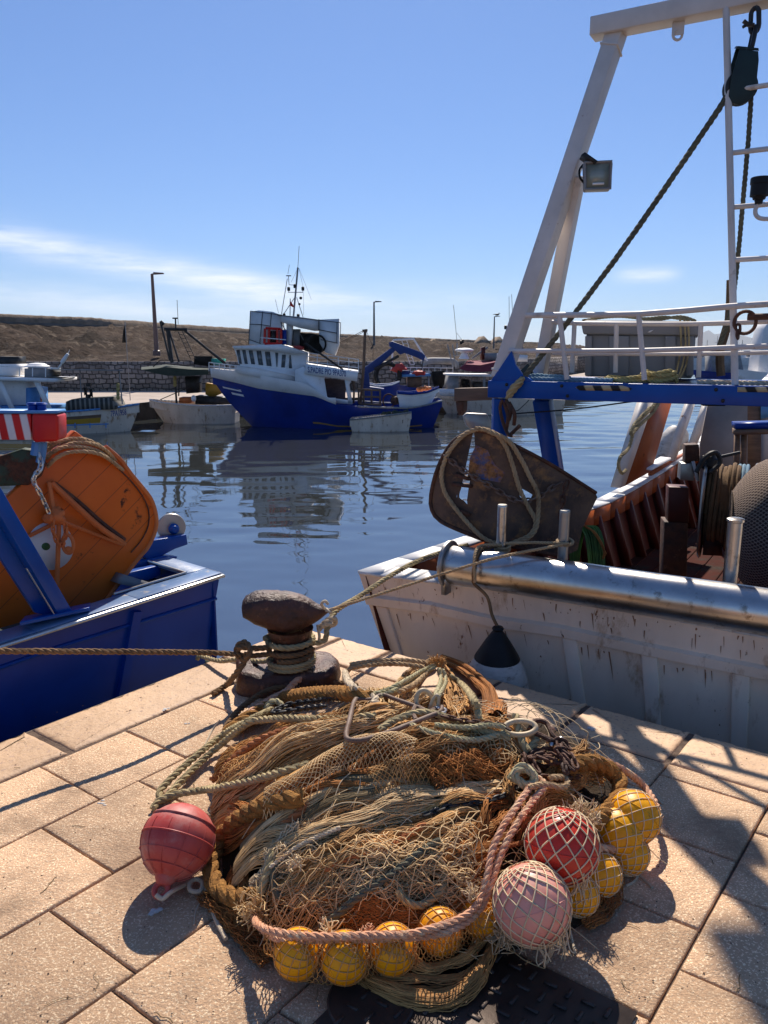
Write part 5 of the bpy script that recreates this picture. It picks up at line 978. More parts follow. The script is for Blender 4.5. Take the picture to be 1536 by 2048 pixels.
mb = MB(); c = TBL(1.72, 3.475); mb.hull8([c+A3(q) for q in ((-.03, -.006, -.07), (.03, -.03, -.07), (.03, -.02, -.07), (-.03, .004, -.07), (-.03, -.006, 0), (.03, -.03, 0), (.03, -.02, 0), (-.03, .004, 0))]); mb.tube([c+A3((math.cos(t)*.026, -.012, -.07+math.sin(t)*.026)) for t in np.linspace(0, 2*math.pi, 16, endpoint=False)], .008, 6, closed=True); obj('lifting_eye', mb, M('gantry_white'), ga)
mb = MB(); mb.hull8([TBL(x, z)+A3((0, o, 0)) for x, o, z in ((2.02, -.06, 3.585), (2.6, -.06, 3.585), (2.6, .06, 3.585), (2.02, .06, 3.585), (2.02, -.06, 3.62), (2.6, -.06, 3.62), (2.6, .06, 3.62), (2.02, .06, 3.62))]); obj('top_plate', mb, M('iron_rust'), ga, smooth=False)
lad_t = D(1449, 48, 4.83); lad_t[2] = 3.50; lad_b = FG.h(1471, 762, .05); lad_b[2] = bz1
mb = MB(); mb.tube([lad_b, lad_b+(lad_t-lad_b)*.5, lad_t], .019, 10); mb.tube([lad_b+FG.d*.42, lad_t+FG.d*.42], .019, 10); obj('ladder_rail', mb, M('gantry_white'), ga)
for yy in (183, 307, 415, 520): 
    t = (762-yy)/(762-48.); a = lad_b+(lad_t-lad_b)*t; a = a.copy(); r_ = ray(1460, yy); a[2] = EYE+a[1]*r_[2]/r_[1]
    mb = MB(); mb.tube([a, a+FG.d*.42], .014, 8); obj('rung', mb, M('gantry_white'), ga)
def rail(pts, r, o, name='handrail', m_='gantry_white'): mb = MB(); mb.tube(smooth_path([FG.h(x, y, o) for x, y in pts], .2), r, 8); return obj(name, mb, M(m_), ga)
rail([(1052, 631), (1119, 630), (1279, 628), (1459, 613), (1536, 608), (1700, 598)], .017, .03); rail([(1018, 702), (1279, 701), (1459, 695), (1536, 692), (1700, 686)], .014, .03)
for a, b_ in (((1119, 630), (1134, 759)), ((1277, 628), (1289, 760))): rail([a, b_], .016, .03, 'rail_post')
rail([(1104, 644), (1160, 647), (1384, 648), (1536, 643), (1650, 640)], .014, .26); rail([(1105, 706), (1140, 708), (1384, 708), (1536, 705), (1650, 703)], .012, .26)
for a, b_ in (((1149, 647), (1144, 745)), ((1233, 648), (1231, 745)), ((1402, 647), (1397, 755))): rail([a, b_], .015, .26, 'rail_post')
mb = MB(); mb.bar(FG.h(1000, 797, .05), FG.at(FG.s_(FG.h(1000, 797, .05)), .05, -.5), .09, .10); obj('column', mb, M('blue_paint'), ga, smooth=False, bevel=.005)
a = D(1085, 797, 5.55); b_ = D(1108, 940, 5.72); mb = MB(); mb.bar(a, b_+(b_-a)*1.0, .12, .10, up=(.514, .857, 0)); obj('column', mb, M('blue_paint'), ga, smooth=False, bevel=.005)
a = FG.at(3.6, .05, 1.29); mb = MB(); mb.bar(a, FG.at(3.6, .05, -.5), .09, .10); obj('column', mb, M('blue_paint'), ga, smooth=False)
pg('rusty_arm', [(908, 777), (985, 775), (985, 800), (908, 803)], .35, .45, 'brown_wood'); pg('rusty_arm', [(911, 803), (926, 803), (925, 822), (918, 832), (913, 820)], .36, .44, 'iron_rust')
# floodlight
flo = thing('floodlight', 'square floodlight mounted halfway up the white gantry leg', 'floodlight', D(1195, 380, 4.98))
FF = Frame(D(1195, 350, 4.97)[:2], (1, -.12)); mb = MB(); pxprism(mb, FF, [(1168, 324), (1224, 321), (1226, 326), (1222, 378), (1170, 380)], 0, .09); obj('housing', mb, M('grey_dull'), flo, smooth=False, bevel=.008)
mb = MB(); pxprism(mb, FF, [(1173, 330), (1219, 327), (1216, 373), (1174, 375)], -.004, -.001); lens = obj('lens', mb, M('lamp_glass'), flo, smooth=False)
mb = MB(); q = [FF.h(*z, -.012) for z in ((1169, 325), (1223, 322), (1221, 377), (1170, 379), (1169, 325))]; mb.tube(q, .008, 6); obj('lens_frame', mb, M('grey_dull'), flo)
mb = MB(); mb.tube([FF.h(1185, 368, -.008), FF.h(1208, 367, -.008)], .007, 8); obj('lamp_tube', mb, M('white_clean'), flo)
mb = MB(); pxprism(mb, FF, [(1163, 309), (1170, 304), (1196, 322), (1190, 327)], -.03, .09); obj('bracket', mb, M('dark_metal'), flo, smooth=False); mb = MB(); mb.tube(smooth_path([FF.h(1166, 330, .1), FF.h(1159, 340, .06), FF.h(1160, 355, .05), FF.h(1168, 366, .06)], .01), .007, 6); obj('cable', mb, M('black_rubber'), flo)
# nav lamp on the ladder
nl = thing('navigation_lamp', 'black navigation lamp on a bent bracket at the right edge of the ladder', 'lamp', FG.h(1517, 410, -.02)); mb = MB(); c = FG.h(1517, 408, -.02)
mb.lathe([(.018, 0), (.022, .02), (.030, .022), (.034, .035), (.046, .038), (.046, .095), (.050, .098), (.050, .125), (.046, .13), (.02, .132)], c, n=22); obj('body', mb, M('black_rubber'), nl)
mb = MB(); mb.tube(smooth_path([FG.h(x, y, -.02) for x, y in ((1517, 410), (1511, 418), (1512, 430), (1522, 437), (1545, 437), (1580, 430))], .01), .011, 8); obj('bracket', mb, M('gantry_white'), nl)
# pulley block
bl = thing('pulley_block', 'dark green snatch block hanging from the gantry top beam', 'pulley', D(1483, 210, 4.72))
FK = Frame(D(1485, 150, 4.72)[:2], (1, -.1)); shp_ = [(1480, 98), (1517, 102), (1518, 120), (1512, 180), (1500, 200), (1480, 211), (1464, 205), (1458, 192), (1462, 160)]
mb = MB(); pxprism(mb, FK, shp_, -.045, -.033); obj('cheek_plate', mb, M('green_block'), bl, smooth=False, bevel=.003); mb = MB(); pxprism(mb, FK, [(x-8, y-1) for x, y in shp_], .033, .045); obj('cheek_plate', mb, M('green_block'), bl, smooth=False, bevel=.003)
mb = MB(); c = FK.h(1480, 176, 0); mb.lathe([(.02, -.03), (.088, -.03), (.088, -.02), (.074, 0), (.088, .02), (.088, .03), (.02, .03)], c, FK.n, 30); obj('sheave', mb, M('dark_metal'), bl)
mb = MB(); mb.hull8([FK.h(1475, 98, -.04), FK.h(1518, 102, -.04), FK.h(1518, 102, .04), FK.h(1468, 97, .04)]+[FK.h(1478, 92, -.04), FK.h(1517, 96, -.04), FK.h(1517, 96, .04), FK.h(1472, 92, .04)]); obj('head', mb, M('green_block'), bl, smooth=False)
mb = MB(); mb.chain([D(1510, 22, 4.74), D(1509, 62, 4.73), D(1501, 98, 4.72)], .13, .013, 8, wd=.036); obj('chain', mb, M('dark_metal'), label='short heavy chain linking the pulley block to the top beam', cat='chain')
mb = MB(); c = D(1497, 50, 4.7); mb.tube([c+A3((-.03, 0, .02)), c, c+A3((.03, 0, .0))], .011, 6); mb.tube([c+A3((-.03, 0, -.01)), c+A3((-.01, 0, .0))], .009, 6); obj('shackle_pin', mb, M('dark_metal'), label='bent shackle pin beside the block chain', cat='shackle')
def rope_thing(pts, r, m_, lab, cat='rope', name='rope', step=.03, kind=None, group=None, pitch=None):
    mb = MB(); mb.rope(smooth_path(pts, step), r, pitch=pitch); return obj(name, mb, M(m_), label=lab, cat=cat, kind=kind, group=group)
rope_thing([FK.h(1487, 140, 0), FK.h(1468, 165, 0), D(1440, 215, 4.72), D(1230, 520, 4.85), D(1072, 725, 4.92), D(1040, 762, 4.93), D(1022, 785, 4.93)], .0175, 'rope_dark', 'thick dark rope slanting down from the pulley to the blue beam end', step=.2)
rope_thing([FK.h(1495, 150, 0), D(1502, 200, 4.74), D(1488, 380, 4.76), D(1466, 600, 4.78), D(1440, 690, 4.8)], .014, 'rope_dark', 'brown rope falling from the pulley behind the ladder', step=.2)
rope_thing([D(1046, 757, 4.91), D(1036, 766, 4.89), D(1024, 777, 4.90), D(1016, 794, 4.92), D(1030, 778, 4.93), D(1044, 762, 4.9)], .02, 'rope_olive', 'olive splice and thimble at the lower end of the slanting rope', step=.02)
mb = MB()
for q in ((1012, 800, 1018, 840), (1018, 805, 1028, 850), (1008, 805, 1012, 862)):
    mb.tube(smooth_path([FG.h(q[0], q[1], -.03), FG.h((q[0]+q[2])/2+6, (q[1]+q[3])/2, -.05), FG.h(q[2], q[3], -.03)], .01), .012, 8)
mb.tube([FG.h(1022, 868, -.04), FG.h(1040, 851, -.04)], .012, 8); mb.tube(smooth_path([FG.h(x, y, -.04) for x, y in ((1005, 800), (1000, 815), (1006, 845), (1016, 868), (1024, 872))], .02), .011, 8); obj('shackle_cluster', mb, M('iron_rust'), ga)
mb = MB(); mb.tube(smooth_path([FG.h(x, y, -.045) for x, y in ((1014, 800), (1030, 822), (1046, 812), (1058, 800))], .02), .003, 5); mb.tube(smooth_path([FG.h(1020, 828, -.03), D(1150, 818, 4.9), D(1290, 800, 4.7), D(1390, 792, 4.6)], .1), .005, 6); obj('wire', mb, M('dark_metal'), label='thin dark wire strung under the blue beam', cat='wire')
# grey fish tub and things on the platform
tub = thing('fish_tub', 'big grey insulated fish tub with lid on the gantry platform', 'fish tub', FG.at(1.0, .6, bz1))
FU = Frame(FG.at(0, .34, 0)[:2], (.93, -.36))
def pu(name, pts, o0, o1, m_, bevel=.012): mb = MB(); pxprism(mb, FU, pts, o0, o1); return obj(name, mb, M(m_), tub, smooth=False, bevel=bevel)
pu('body', [(1172, 668), (1392, 670), (1384, 757), (1169, 753)], .02, .85, 'grey_plastic'); pu('lid', [(1162, 647), (1170, 640), (1385, 642), (1397, 650), (1398, 672), (1166, 669)], -.01, .90, 'grey_plastic')
for x0_, x1_ in ((1170, 1184), (1218, 1258), (1330, 1352), (1372, 1388)): pu('rib', [(x0_, 672), (x1_, 672), (x1_-1, 752), (x0_, 752)], -.004, .03, 'grey_plastic', .005)
mb = MB(); 
for pts in (((1165, 641), (1230, 633), (1290, 637), (1330, 634), (1380, 640)), ((1260, 634), (1310, 640), (1360, 633), (1392, 642))): mb.rope(smooth_path([FU.h(x, y, .3) for x, y in pts], .03), .010)
obj('rope_heap', mb, M('rope_olive'), label='slack ropes lying on the lid of the grey fish tub', cat='rope')
mb = MB(); pxprism(mb, FU, [(1295, 665), (1300, 661), (1307, 660), (1300, 665)], -.02, -.012); obj('sticker', mb, M('white_clean'), tub, smooth=False)
mb = MB()
for dx in (0, 9, 16): mb.tube(smooth_path([FU.h(1360+dx, 640, -.03), FU.h(1362+dx, 690, -.04), FU.h(1356+dx, 730, -.03), FU.h(1350+dx*.6, 757, -.03)], .03), .006, 6)
obj('cord', mb, M('rope_olive'), label='thin cords hanging down the front of the fish tub', cat='cord')
def coil(cpx, cpy, o, rx, ry, n, r, m_, lab, zz=bz1):
    c = FG.h(cpx, cpy, o); c[2] = zz; mb = MB(); P = []
    for i in range(n*16): t = i/16*2*math.pi; k = 1-.10*(i/16 % 3)+.05*math.sin(i*.37); P.append(c+FG.d*math.cos(t)*rx*k+FG.n*math.sin(t)*ry*k+A3((0, 0, r+.9*r*(i/16)*.9+.008*math.sin(i*.9))))
    mb.rope(np.array(P), r); return obj('rope_coil', mb, M(m_), label=lab, cat='rope coil')
coil(1318, 757, .13, .10, .07, 5, .013, 'rope_yellow', 'olive yellow rope coil piled highest on the platform edge beside the tub'); coil(1262, 757, .10, .16, .05, 2, .012, 'rope_yellow', 'loose flat yellow rope turns left of the high coil')
rope_thing([FG.h(x, y, .05)*A3((1, 1, 0))+A3((0, 0, bz1+.014)) for x, y in ((1062, 758), (1085, 757), (1130, 759), (1160, 757), (1225, 759))], .014, 'rope_blue', 'pale blue rope laid along the platform edge', step=.03)
rope_thing([FG.h(x, y, .08)*A3((1, 1, 0))+A3((0, 0, bz1+z)) for x, y, z in ((1058, 758, .03), (1075, 750, .035), (1095, 757, .03), (1120, 752, .03), (1140, 758, .02))], .014, 'rope_blue', 'second blue rope, bunched beside the gantry foot', step=.03)
rope_thing([FG.h(x, y, .08)*A3((1, 1, 0))+A3((0, 0, bz1+.014)) for x, y in ((1395, 757), (1430, 758), (1460, 757), (1520, 758), (1600, 757))], .013, 'rope_cream', 'cream rope at the right end of the platform')
# rusty ring arm at right edge on the rail
mb = MB(); c = FG.h(1490, 645, .1); mb.tube([c+FG.d*math.cos(t)*.055+A3((0, 0, math.sin(t)*.06)) for t in np.linspace(0, 2*math.pi, 24, endpoint=False)], .010, 8, closed=True); mb.tube([FG.h(1495, 634, .1), FG.h(1600, 632, .1)], .018, 8); mb.chain([FG.h(1476, 652, .1), FG.h(1475, 676, .1)], .05, .008, wd=.02); obj('rusty_ring', mb, M('iron_rust'), label='rusty ring and arm on the rail right of the ladder', cat='ring')
mb = MB(); mb.tube(smooth_path([FG.h(x, y, 1.1) for x, y in ((1462, 560), (1458, 640), (1440, 700), (1442, 752))], .1), .03, 8); obj('bound_pole', mb, M('rope_brown'), label='pole bound with brown net behind the ladder foot', cat='pole')
# --- trawl door hanging at the stern of the white boat
FD = Frame(D(1020, 990, 4.78)[:2], (1, -.16))
td = thing('trawl_door', 'rusty curved steel trawl door hanging at the port quarter of the white boat', 'trawl door', FD.h(1010, 1100, 0))
def curve_plate(pts, name, m_, th=.022, amp=.22):
    # fan of quads from a dense outline, bent like a bowl towards the left
    P = []
    n = len(pts)
    for i in range(n):
        a, b_ = pts[i], pts[(i+1) % n]; k = max(1, int(math.hypot(b_[0]-a[0], b_[1]-a[1])/14))
        P += [(a[0]+(b_[0]-a[0])*t/k, a[1]+(b_[1]-a[1])*t/k) for t in range(k)]
    cx = sum(p_[0] for p_ in P)/len(P); cy = sum(p_[1] for p_ in P)/len(P); mb = MB(); rings = []
    dep = lambda x: -amp*math.cos(min(1, max(-1, (x-1015)/190))*1.5)+amp*.3
    for t in (1, .8, .55, .3, .1): rings.append([FD.h(cx+(x-cx)*t, cy+(y-cy)*t, dep(cx+(x-cx)*t)) for x, y in P])
    V = np.array(rings); m2 = V+FD.n*th
    mb.grid(np.concatenate([m2[::-1], V]), close_u=True)
    return obj(name, mb, M(m_), td, angle=50), dep
_, dep = curve_plate([(947, 860), (925, 868), (905, 885), (891, 905), (876, 935), (866, 965), (862, 990), (863, 1018), (880, 1041), (905, 1056), (935, 1066), (986, 1084), (1000, 1080), (960, 1060), (930, 1040), (916, 1018), (914, 1000), (914, 975), (919, 950), (928, 900), (938, 880)], 'shoe_plate', 'door_rust')
curve_plate([(948, 860), (979, 866), (1010, 880), (1040, 896), (1072, 914), (1105, 931), (1150, 960), (1190, 985), (1195, 995), (1180, 1025), (1165, 1056), (1155, 1100), (1130, 1112), (1090, 1108), (1050, 1094), (1015, 1084), (985, 1072), (955, 1050), (936, 1025), (934, 1000), (938, 970), (943, 948), (950, 892)], 'main_plate', 'door_rust')
mb = MB(); P = [(952, 890), (975, 900), (990, 930), (1010, 945), (1000, 965), (960, 958), (935, 955), (940, 915)]; q = [FD.h(x, y, dep(x)-.006) for x, y in P]; cpt = sum(q)/len(q); mb.add(q+[cpt], [(i, (i+1) % 8, 8) for i in range(8)]); obj('blue_paint_patch', mb, M('door_blue'), td)
mb = MB()
for o_ in ((906, 968, 944, 972), (912, 948, 940, 958), (915, 1018, 940, 1030)): mb.bar(FD.h(o_[0], o_[1], dep(o_[0])-.01), FD.h(o_[2], o_[3], dep(o_[2])-.01), .04, .02)
obj('cross_plate', mb, M('iron_rust'), td, smooth=False)
mb = MB(); mb.tube(smooth_path([FD.h(x, y, dep(x)) for x, y in ((947, 860), (905, 885), (876, 935), (862, 990), (864, 1020), (882, 1043), (935, 1067), (986, 1085), (1050, 1098), (1130, 1114))], .04), .014, 8); mb.tube(smooth_path([FD.h(x, y, dep(x)) for x, y in ((947, 860), (979, 866), (1040, 896), (1105, 931), (1192, 986))], .04), .012, 8); obj('edge_bar', mb, M('iron_rust'), td)
mb = MB(); mb.chain(smooth_path([FD.h(x, y, dep(x)-.03) for x, y in ((890, 912), (930, 943), (985, 975), (1035, 1002), (1075, 995), (1105, 975), (1128, 962))], .01), .058, .006); obj('chain', mb, M('iron_brown'), label='grey chain slung across the rusty trawl door', cat='chain')
mb = MB(); mb.chain(smooth_path([FD.h(x, y, -.25) for x, y in ((1135, 962), (1128, 985), (1124, 1012), (1121, 1050))], .01), .062, .0065); obj('chain', mb, M('iron_rust'), label='rusty chain hanging beside the dull stainless post', cat='chain')
rope_thing([FD.h(x, y, dep(x)-.035) for x, y in ((958, 857), (930, 868), (900, 900), (884, 940), (886, 975), (900, 1002), (930, 1040), (965, 1075), (990, 1086), (1004, 1090))], .0145, 'rope_tan', 'tan rope loop running down the left side of the trawl door')
rope_thing([FD.h(x, y, dep(x)-.035) for x, y in ((950, 856), (985, 864), (1010, 890), (1025, 930), (1040, 980), (1060, 1020), (1072, 1045), (1060, 1070), (1020, 1088))], .0145, 'rope_tan', 'tan rope hanging down the middle of the trawl door')
rope_thing([FD.h(x, y, dep(x)-.045) for x, y in ((975, 862), (1015, 880), (1040, 915), (1060, 955), (1076, 990), (1075, 1040), (1068, 1065), (1045, 1082), (1008, 1092))], .0145, 'rope_tan', 'rightmost of the tan rope falls on the rusty trawl door')
FZ2 = Frame(D(950, 840, 5.6)[:2], (1, 0)); mb = MB(); pxprism(mb, FZ2, [(926, 832), (934, 826), (975, 828), (983, 850), (981, 862), (945, 864), (932, 850)], 0, .05); obj('shackle_plate', mb, M('steel_dull'), label='grey shackle plate behind the top of the rusty trawl door', cat='plate', smooth=False, bevel=.01)
# --- inside the white boat
def ps(name, pts, o0, o1, m_, par=rb, fr=FS, bevel=0, **k): mb = MB(); pxprism(mb, fr, pts, o0, o1); return obj(name, mb, M(m_), par, smooth=False, bevel=bevel, **k)
ps('shelter_panel', [(1250, 972), (1303, 942), (1346, 797), (1312, 790)], -.10, -.06, 'rail_orange'); ps('shelter_edge', [(1240, 976), (1250, 972), (1312, 790), (1297, 790)], -.13, -.03, 'gantry_white')
ps('shelter_sill', [(1303, 942), (1378, 903), (1378, 915), (1303, 958)], -.10, -.06, 'rail_orange'); ps('window_post', [(1346, 922), (1352, 919), (1396, 792), (1387, 792)], -.13, -.05, 'gantry_white'); ps('window_post', [(1389, 890), (1395, 888), (1425, 812), (1430, 797), (1421, 797)], -.13, -.05, 'gantry_white')
ps('window_ledge', [(1303, 941), (1342, 920), (1342, 915), (1305, 936)], -.16, -.04, 'white_clean'); ps('blue_bulwark', [(1398, 905), (1440, 862), (1472, 836), (1474, 885), (1425, 910), (1404, 925)], -.12, -.05, 'blue_hull')
FWh = Frame(D(1460, 850, 8.5)[:2], (1, -.3)); ps('cabin_wall', [(1418, 797), (1495, 797), (1495, 1000), (1400, 1020), (1400, 890)], 0, .06, 'cabin_beige', fr=FWh); ps('cabin_wall', [(1495, 797), (1522, 797), (1522, 1000), (1495, 1000)], .3, .36, 'brown_wood', fr=FWh)
ps('cabin_stripe', [(1522, 812), (1560, 800), (1560, 830), (1522, 838)], .28, .32, 'light_blue', fr=FWh); ps('cabin_wall', [(1522, 797), (1600, 797), (1600, 1000), (1522, 1000)], .33, .4, 'gantry_white', fr=FWh)
ps('dark_shelf', [(1400, 790), (1475, 790), (1450, 812), (1406, 812)], -.8, -.3, 'black_soft', fr=FWh); ps('bench_top', [(1472, 848), (1560, 846), (1560, 857), (1472, 858)], -1.5, -1.2, 'blue_hull', fr=FWh); ps('bench_frame', [(1470, 860), (1560, 858), (1560, 868), (1470, 870)], -1.5, -1.3, 'brown_wood', fr=FWh)
mb = MB(); mb.bar(FWh.h(1474, 868, -1.4), FWh.h(1472, 960, -1.4), .04, .04); mb.bar(FWh.h(1488, 868, -1.4), FWh.h(1486, 960, -1.4), .04, .04); obj('bench_leg', mb, M('brown_wood'), rb, smooth=False)
mb = MB(); c = FS.h(1335, 895, .35); mb.lathe([(.02, 0), (.16, .1), (.21, .3), (.20, .5), (.14, .66), (.10, .7), (.02, .71)], c-A3((.12, .1, .38)), (.35, .1, .9), 24); obj('fender', mb, M('fender_white'), label='big pale fender lashed outside the white boat window frame', cat='fender')
pil = thing('rusty_pillar', 'rusty square steel pillar standing on the red deck', 'pillar', A3((*D(1357, 1100, 5.7)[:2], DK)))
FP = Frame(D(1357, 1050, 5.65)[:2], (1, -.2)); 
def pp(name, pts, o0, o1, m_): mb = MB(); pxprism(mb, FP, pts, o0, o1); return obj(name, mb, M(m_), pil, smooth=False, bevel=.006)
pp('base', [(1329, 1044), (1376, 1047), (1373, 1180), (1325, 1180)], -.02, .18, 'iron_rust'); pp('column', [(1338, 974), (1378, 976), (1378, 1046), (1336, 1044)], 0, .15, 'dark_red'); pp('pot', [(1363, 927), (1392, 927), (1388, 962), (1360, 960)], .0, .14, 'steel_dull'); pp('cap', [(1371, 890), (1398, 889), (1400, 922), (1370, 927)], .02, .14, 'iron_rust')
mb = MB(); mb.bar(FP.h(1386, 923, -.02), FP.h(1396, 962, -.02), .025, .02); obj('white_strap', mb, M('white_paint'), pil, smooth=False)
AXW = unit((.9, -.42, 0))
wi = thing('winch', 'trawl winch with flanged drum wound with brown cable', 'winch', A3((*D(1415, 1000, 5.6)[:2], DK)))
c = D(1407, 1012, 5.75)
mb = MB(); mb.lathe([(.05, -.012), (.385, -.012), (.40, 0), (.385, .012), (.05, .012)], c, AXW, 44); obj('flange', mb, M('steel_dull'), wi); mb = MB(); mb.lathe([(.05, .33), (.34, .33), (.35, .342), (.34, .354), (.05, .354)], c, AXW, 44); obj('flange', mb, M('steel'), wi)
mb = MB(); P = []; 
for i in range(9*28): t = i/28*2*math.pi; r_ = .305+.012*math.sin(i*.7)+.02*math.sin(i*.05); x_ = unit(np.cross(AXW, (0, 0, 1))); P.append(c+AXW*(.03+i/(9*28)*.28)+(x_*math.cos(t)+A3((0, 0, 1))*math.sin(t))*r_)
mb.tube(P, .017, 7); mb.lathe([(.05, .02), (.30, .02), (.30, .32), (.05, .32)], c, AXW, 30); obj('wound_cable', mb, M('rope_brown'), wi)
mb = MB(); P = []
for i in range(3*28): t = i/28*2*math.pi; x_ = unit(np.cross(AXW, (0, 0, 1))); P.append(c+AXW*(.22+i/(3*28)*.08)+(x_*math.cos(t)+A3((0, 0, 1))*math.sin(t))*.325)
mb.tube(P, .014, 7); obj('blue_turns', mb, M('rope_blue'), wi)
mb = MB(); mb.tube(smooth_path([D(1392, 945, 5.5), D(1410, 915, 5.5), D(1432, 905, 5.5), D(1440, 925, 5.5), D(1420, 945, 5.5)], .02), .018, 8); mb.tube([D(1435, 915, 5.5), D(1480, 905, 5.5)], .012, 6); mb.ell(D(1420, 925, 5.6), (.07, .05, .06), 12, 8, jit=.5); obj('brake_lever', mb, M('dark_metal'), wi)
mb = MB(); mb.hull8([D(x, y, Y) for x, y, Y in ((1405, 1110, 5.5), (1445, 1112, 5.5), (1445, 1112, 5.9), (1405, 1110, 5.9), (1408, 1070, 5.5), (1442, 1070, 5.5), (1442, 1070, 5.9), (1408, 1070, 5.9))]); obj('mount', mb, M('iron_rust'), wi, smooth=False)
# net drum draped in fine mesh
m, N, Lk = node_mat('fine_mesh'); p = N['Principled BSDF']; p.inputs['Roughness'].default_value = .9; co = N.new('ShaderNodeTexCoord').outputs['UV']
def sn(vec):
    v = N.new('ShaderNodeVectorMath'); v.operation = 'DOT_PRODUCT'; Lk.new(co, v.inputs[0]); v.inputs[1].default_value = vec; a = N.new('ShaderNodeMath'); a.operation = 'PINGPONG'; Lk.new(v.outputs['Value'], a.inputs[0]); a.inputs[1].default_value = .5; return a.outputs[0]
mn = N.new('ShaderNodeMath'); mn.operation = 'MINIMUM'; Lk.new(sn((1, 1, 0)), mn.inputs[0]); Lk.new(sn((1, -1, 0)), mn.inputs[1]); mrr = N.new('ShaderNodeMapRange'); Lk.new(mn.outputs[0], mrr.inputs[0]); mrr.inputs[1].default_value = .10; mrr.inputs[2].default_value = .2
mc = N.new('ShaderNodeMix'); mc.data_type = 'RGBA'; Lk.new(mrr.outputs[0], mc.inputs[0]); mc.inputs[6].default_value = (.36, .26, .20, 1); mc.inputs[7].default_value = (.055, .028, .02, 1); Lk.new(mc.outputs[2], p.inputs[0])
bb = N.new('ShaderNodeBump'); bb.inputs['Distance'].default_value = .012; bb.invert = True; Lk.new(mrr.outputs[0], bb.inputs['Height']); Lk.new(bb.outputs[0], p.inputs['Normal'])
c0 = D(1458, 1050, 5.15); AX2 = unit((.93, -.36, 0)); x_ = unit(np.cross(AX2, (0, 0, 1))); nu_, nv_ = 72, 40; V = []
for j in range(nv_+1):
    h_ = j/nv_*1.5; row = []
    for i in range(nu_+1):
        t = i/nu_*2*math.pi; r_ = .45*(1-.5*(1-min(1, h_/.25))**2)*(1+.05*mnoise.noise(Vector((math.cos(t)*2, math.sin(t)*2, h_*3))))+.02*math.sin(h_*9); row.append(c0+AX2*h_+(x_*math.cos(t)+A3((0, 0, 1))*math.sin(t))*r_)
    V.append(row)
mb = MB(); mb.grid(np.array(V)); mb.lathe([(.01, .0), (.24, .0)], c0, AX2, nu_); nd = obj('net_drum', mb, M('fine_mesh'), label='big net drum wrapped in fine brown mesh at the right edge', cat='net drum')
me = nd.data; uv = me.uv_layers.new(name='UVMap'); nvv = nu_+1; arr = np.zeros(len(me.loops)*2); vi = np.zeros(len(me.loops), int); me.loops.foreach_get('vertex_index', vi); jj, ii = np.divmod(vi, nvv); arr[0::2] = ii*1.5; arr[1::2] = jj*1.25; uv.data.foreach_set('uv', arr)
# green net bundle beside the trawl door
mb = MB()
for i in range(70):
    a = (i/69-.5); s0 = random.uniform(-.02, .02); P = [D(1150+10*a, 1120, 4.95)+A3((0, s0, -.1)), D(1152+30*a, 1075-10*abs(a), 4.95+s0), D(1170+40*a, 1052, 4.95+s0), D(1188+36*a, 1075+10*a, 4.9+s0), D(1198+30*a, 1125, 4.9)+A3((0, s0, -.15))]; mb.tube(smooth_path(P, .03), .0045, 4)
obj('green_net', mb, mat('twine_green', (0.16, 0.30, 0.06), (0.06, 0.14, 0.05), 7, .8, island=.5), label='bundle of green net beside the rusty trawl door', cat='net', kind='stuff')
mb = MB()
for i in range(24): a = i/23; P = [D(1162+6*a, 1048+4*a, 4.88), D(1185+6*a, 1062+4*a, 4.86), D(1203+5*a, 1090+8*a, 4.85), D(1212-6*a, 1108+10*a, 4.86)]; mb.tube(smooth_path(P, .02), .006, 5)
obj('tan_net', mb, M('twine_brown'), label='frayed tan net edge hanging over the green net bundle', cat='net', kind='stuff')
mb = MB()
for i in range(4): c = A3((*D(1290+i*9, 1142, 5.5)[:2], DK+.03+i*.02)); mb.rope([c+A3((math.cos(t)*.30, math.sin(t)*.18, .01*math.sin(3*t))) for t in np.linspace(0, 2*math.pi, 40)], .014)
obj('rope_coil', mb, M('rope_olive'), label='dark olive rope coil on the red deck behind the roller', cat='rope coil')
rope_thing([FS.h(x, y, -.2) for x, y in ((1316, 798), (1300, 820), (1272, 850), (1258, 895), (1240, 915), (1237, 935), (1244, 947), (1252, 940))], .018, 'rope_olive', 'olive hose like rope hanging on the orange shelter panel', step=.05)
rope_thing([FS.h(x, y, -.22) for x, y in ((1322, 798), (1306, 825), (1280, 850), (1262, 870), (1268, 850), (1300, 815))], .018, 'rope_olive', 'olive rope bight tied to the top of the orange shelter panel', step=.05)

# added boom and canvas, unseen at right, invented to shade the quay
mb = MB(); mb.bar((4.75, 8.35, DK), (4.75, 8.35, 6.5), .16, .16); mb.bar((4.85, 8.3, 6.42), (1.30, 8.2, 6.42), .12, .12); obj('boom', mb, M('gantry_white'), rb, smooth=False)
mb = MB(); P = [(1.24, 8.12, 6.5), (2.2, 8.15, 6.52), (3.2, 8.2, 6.5), (4.6, 8.3, 6.5)]; mb.grid([[A3(p)+A3((0, o, -.5*abs(o)+.04*math.sin(p[0]*5+o*7))) for o in np.linspace(-.32, .36, 8)] for p in P]); obj('added_shade_canvas', mb, M('canvas_green'), rb)

# small fittings on the gantry: weld collars, bolts, a lamp cable
dl = unit(P3-P1)
for t in (.02, .985): mb = MB(); c = P1+(P3-P1)*t; mb.bar(c-dl*.006, c+dl*.006, .115, .14, up=(.514, .857, 0)); obj('weld_collar', mb, M('gantry_white'), ga, smooth=False, bevel=.003)
mb = MB(); nxg = A3((-.514, -.857, 0))
for k_ in (.06, .42, 1.3, 1.9, 2.5): mb.ell(FG.at(k_, -.012, 1.385), (.011, .008, .011), 10, 6); mb.ell(FG.at(k_+.04, -.012, 1.325), (.011, .008, .011), 10, 6)
obj('bolt', mb, M('dark_metal'), ga)
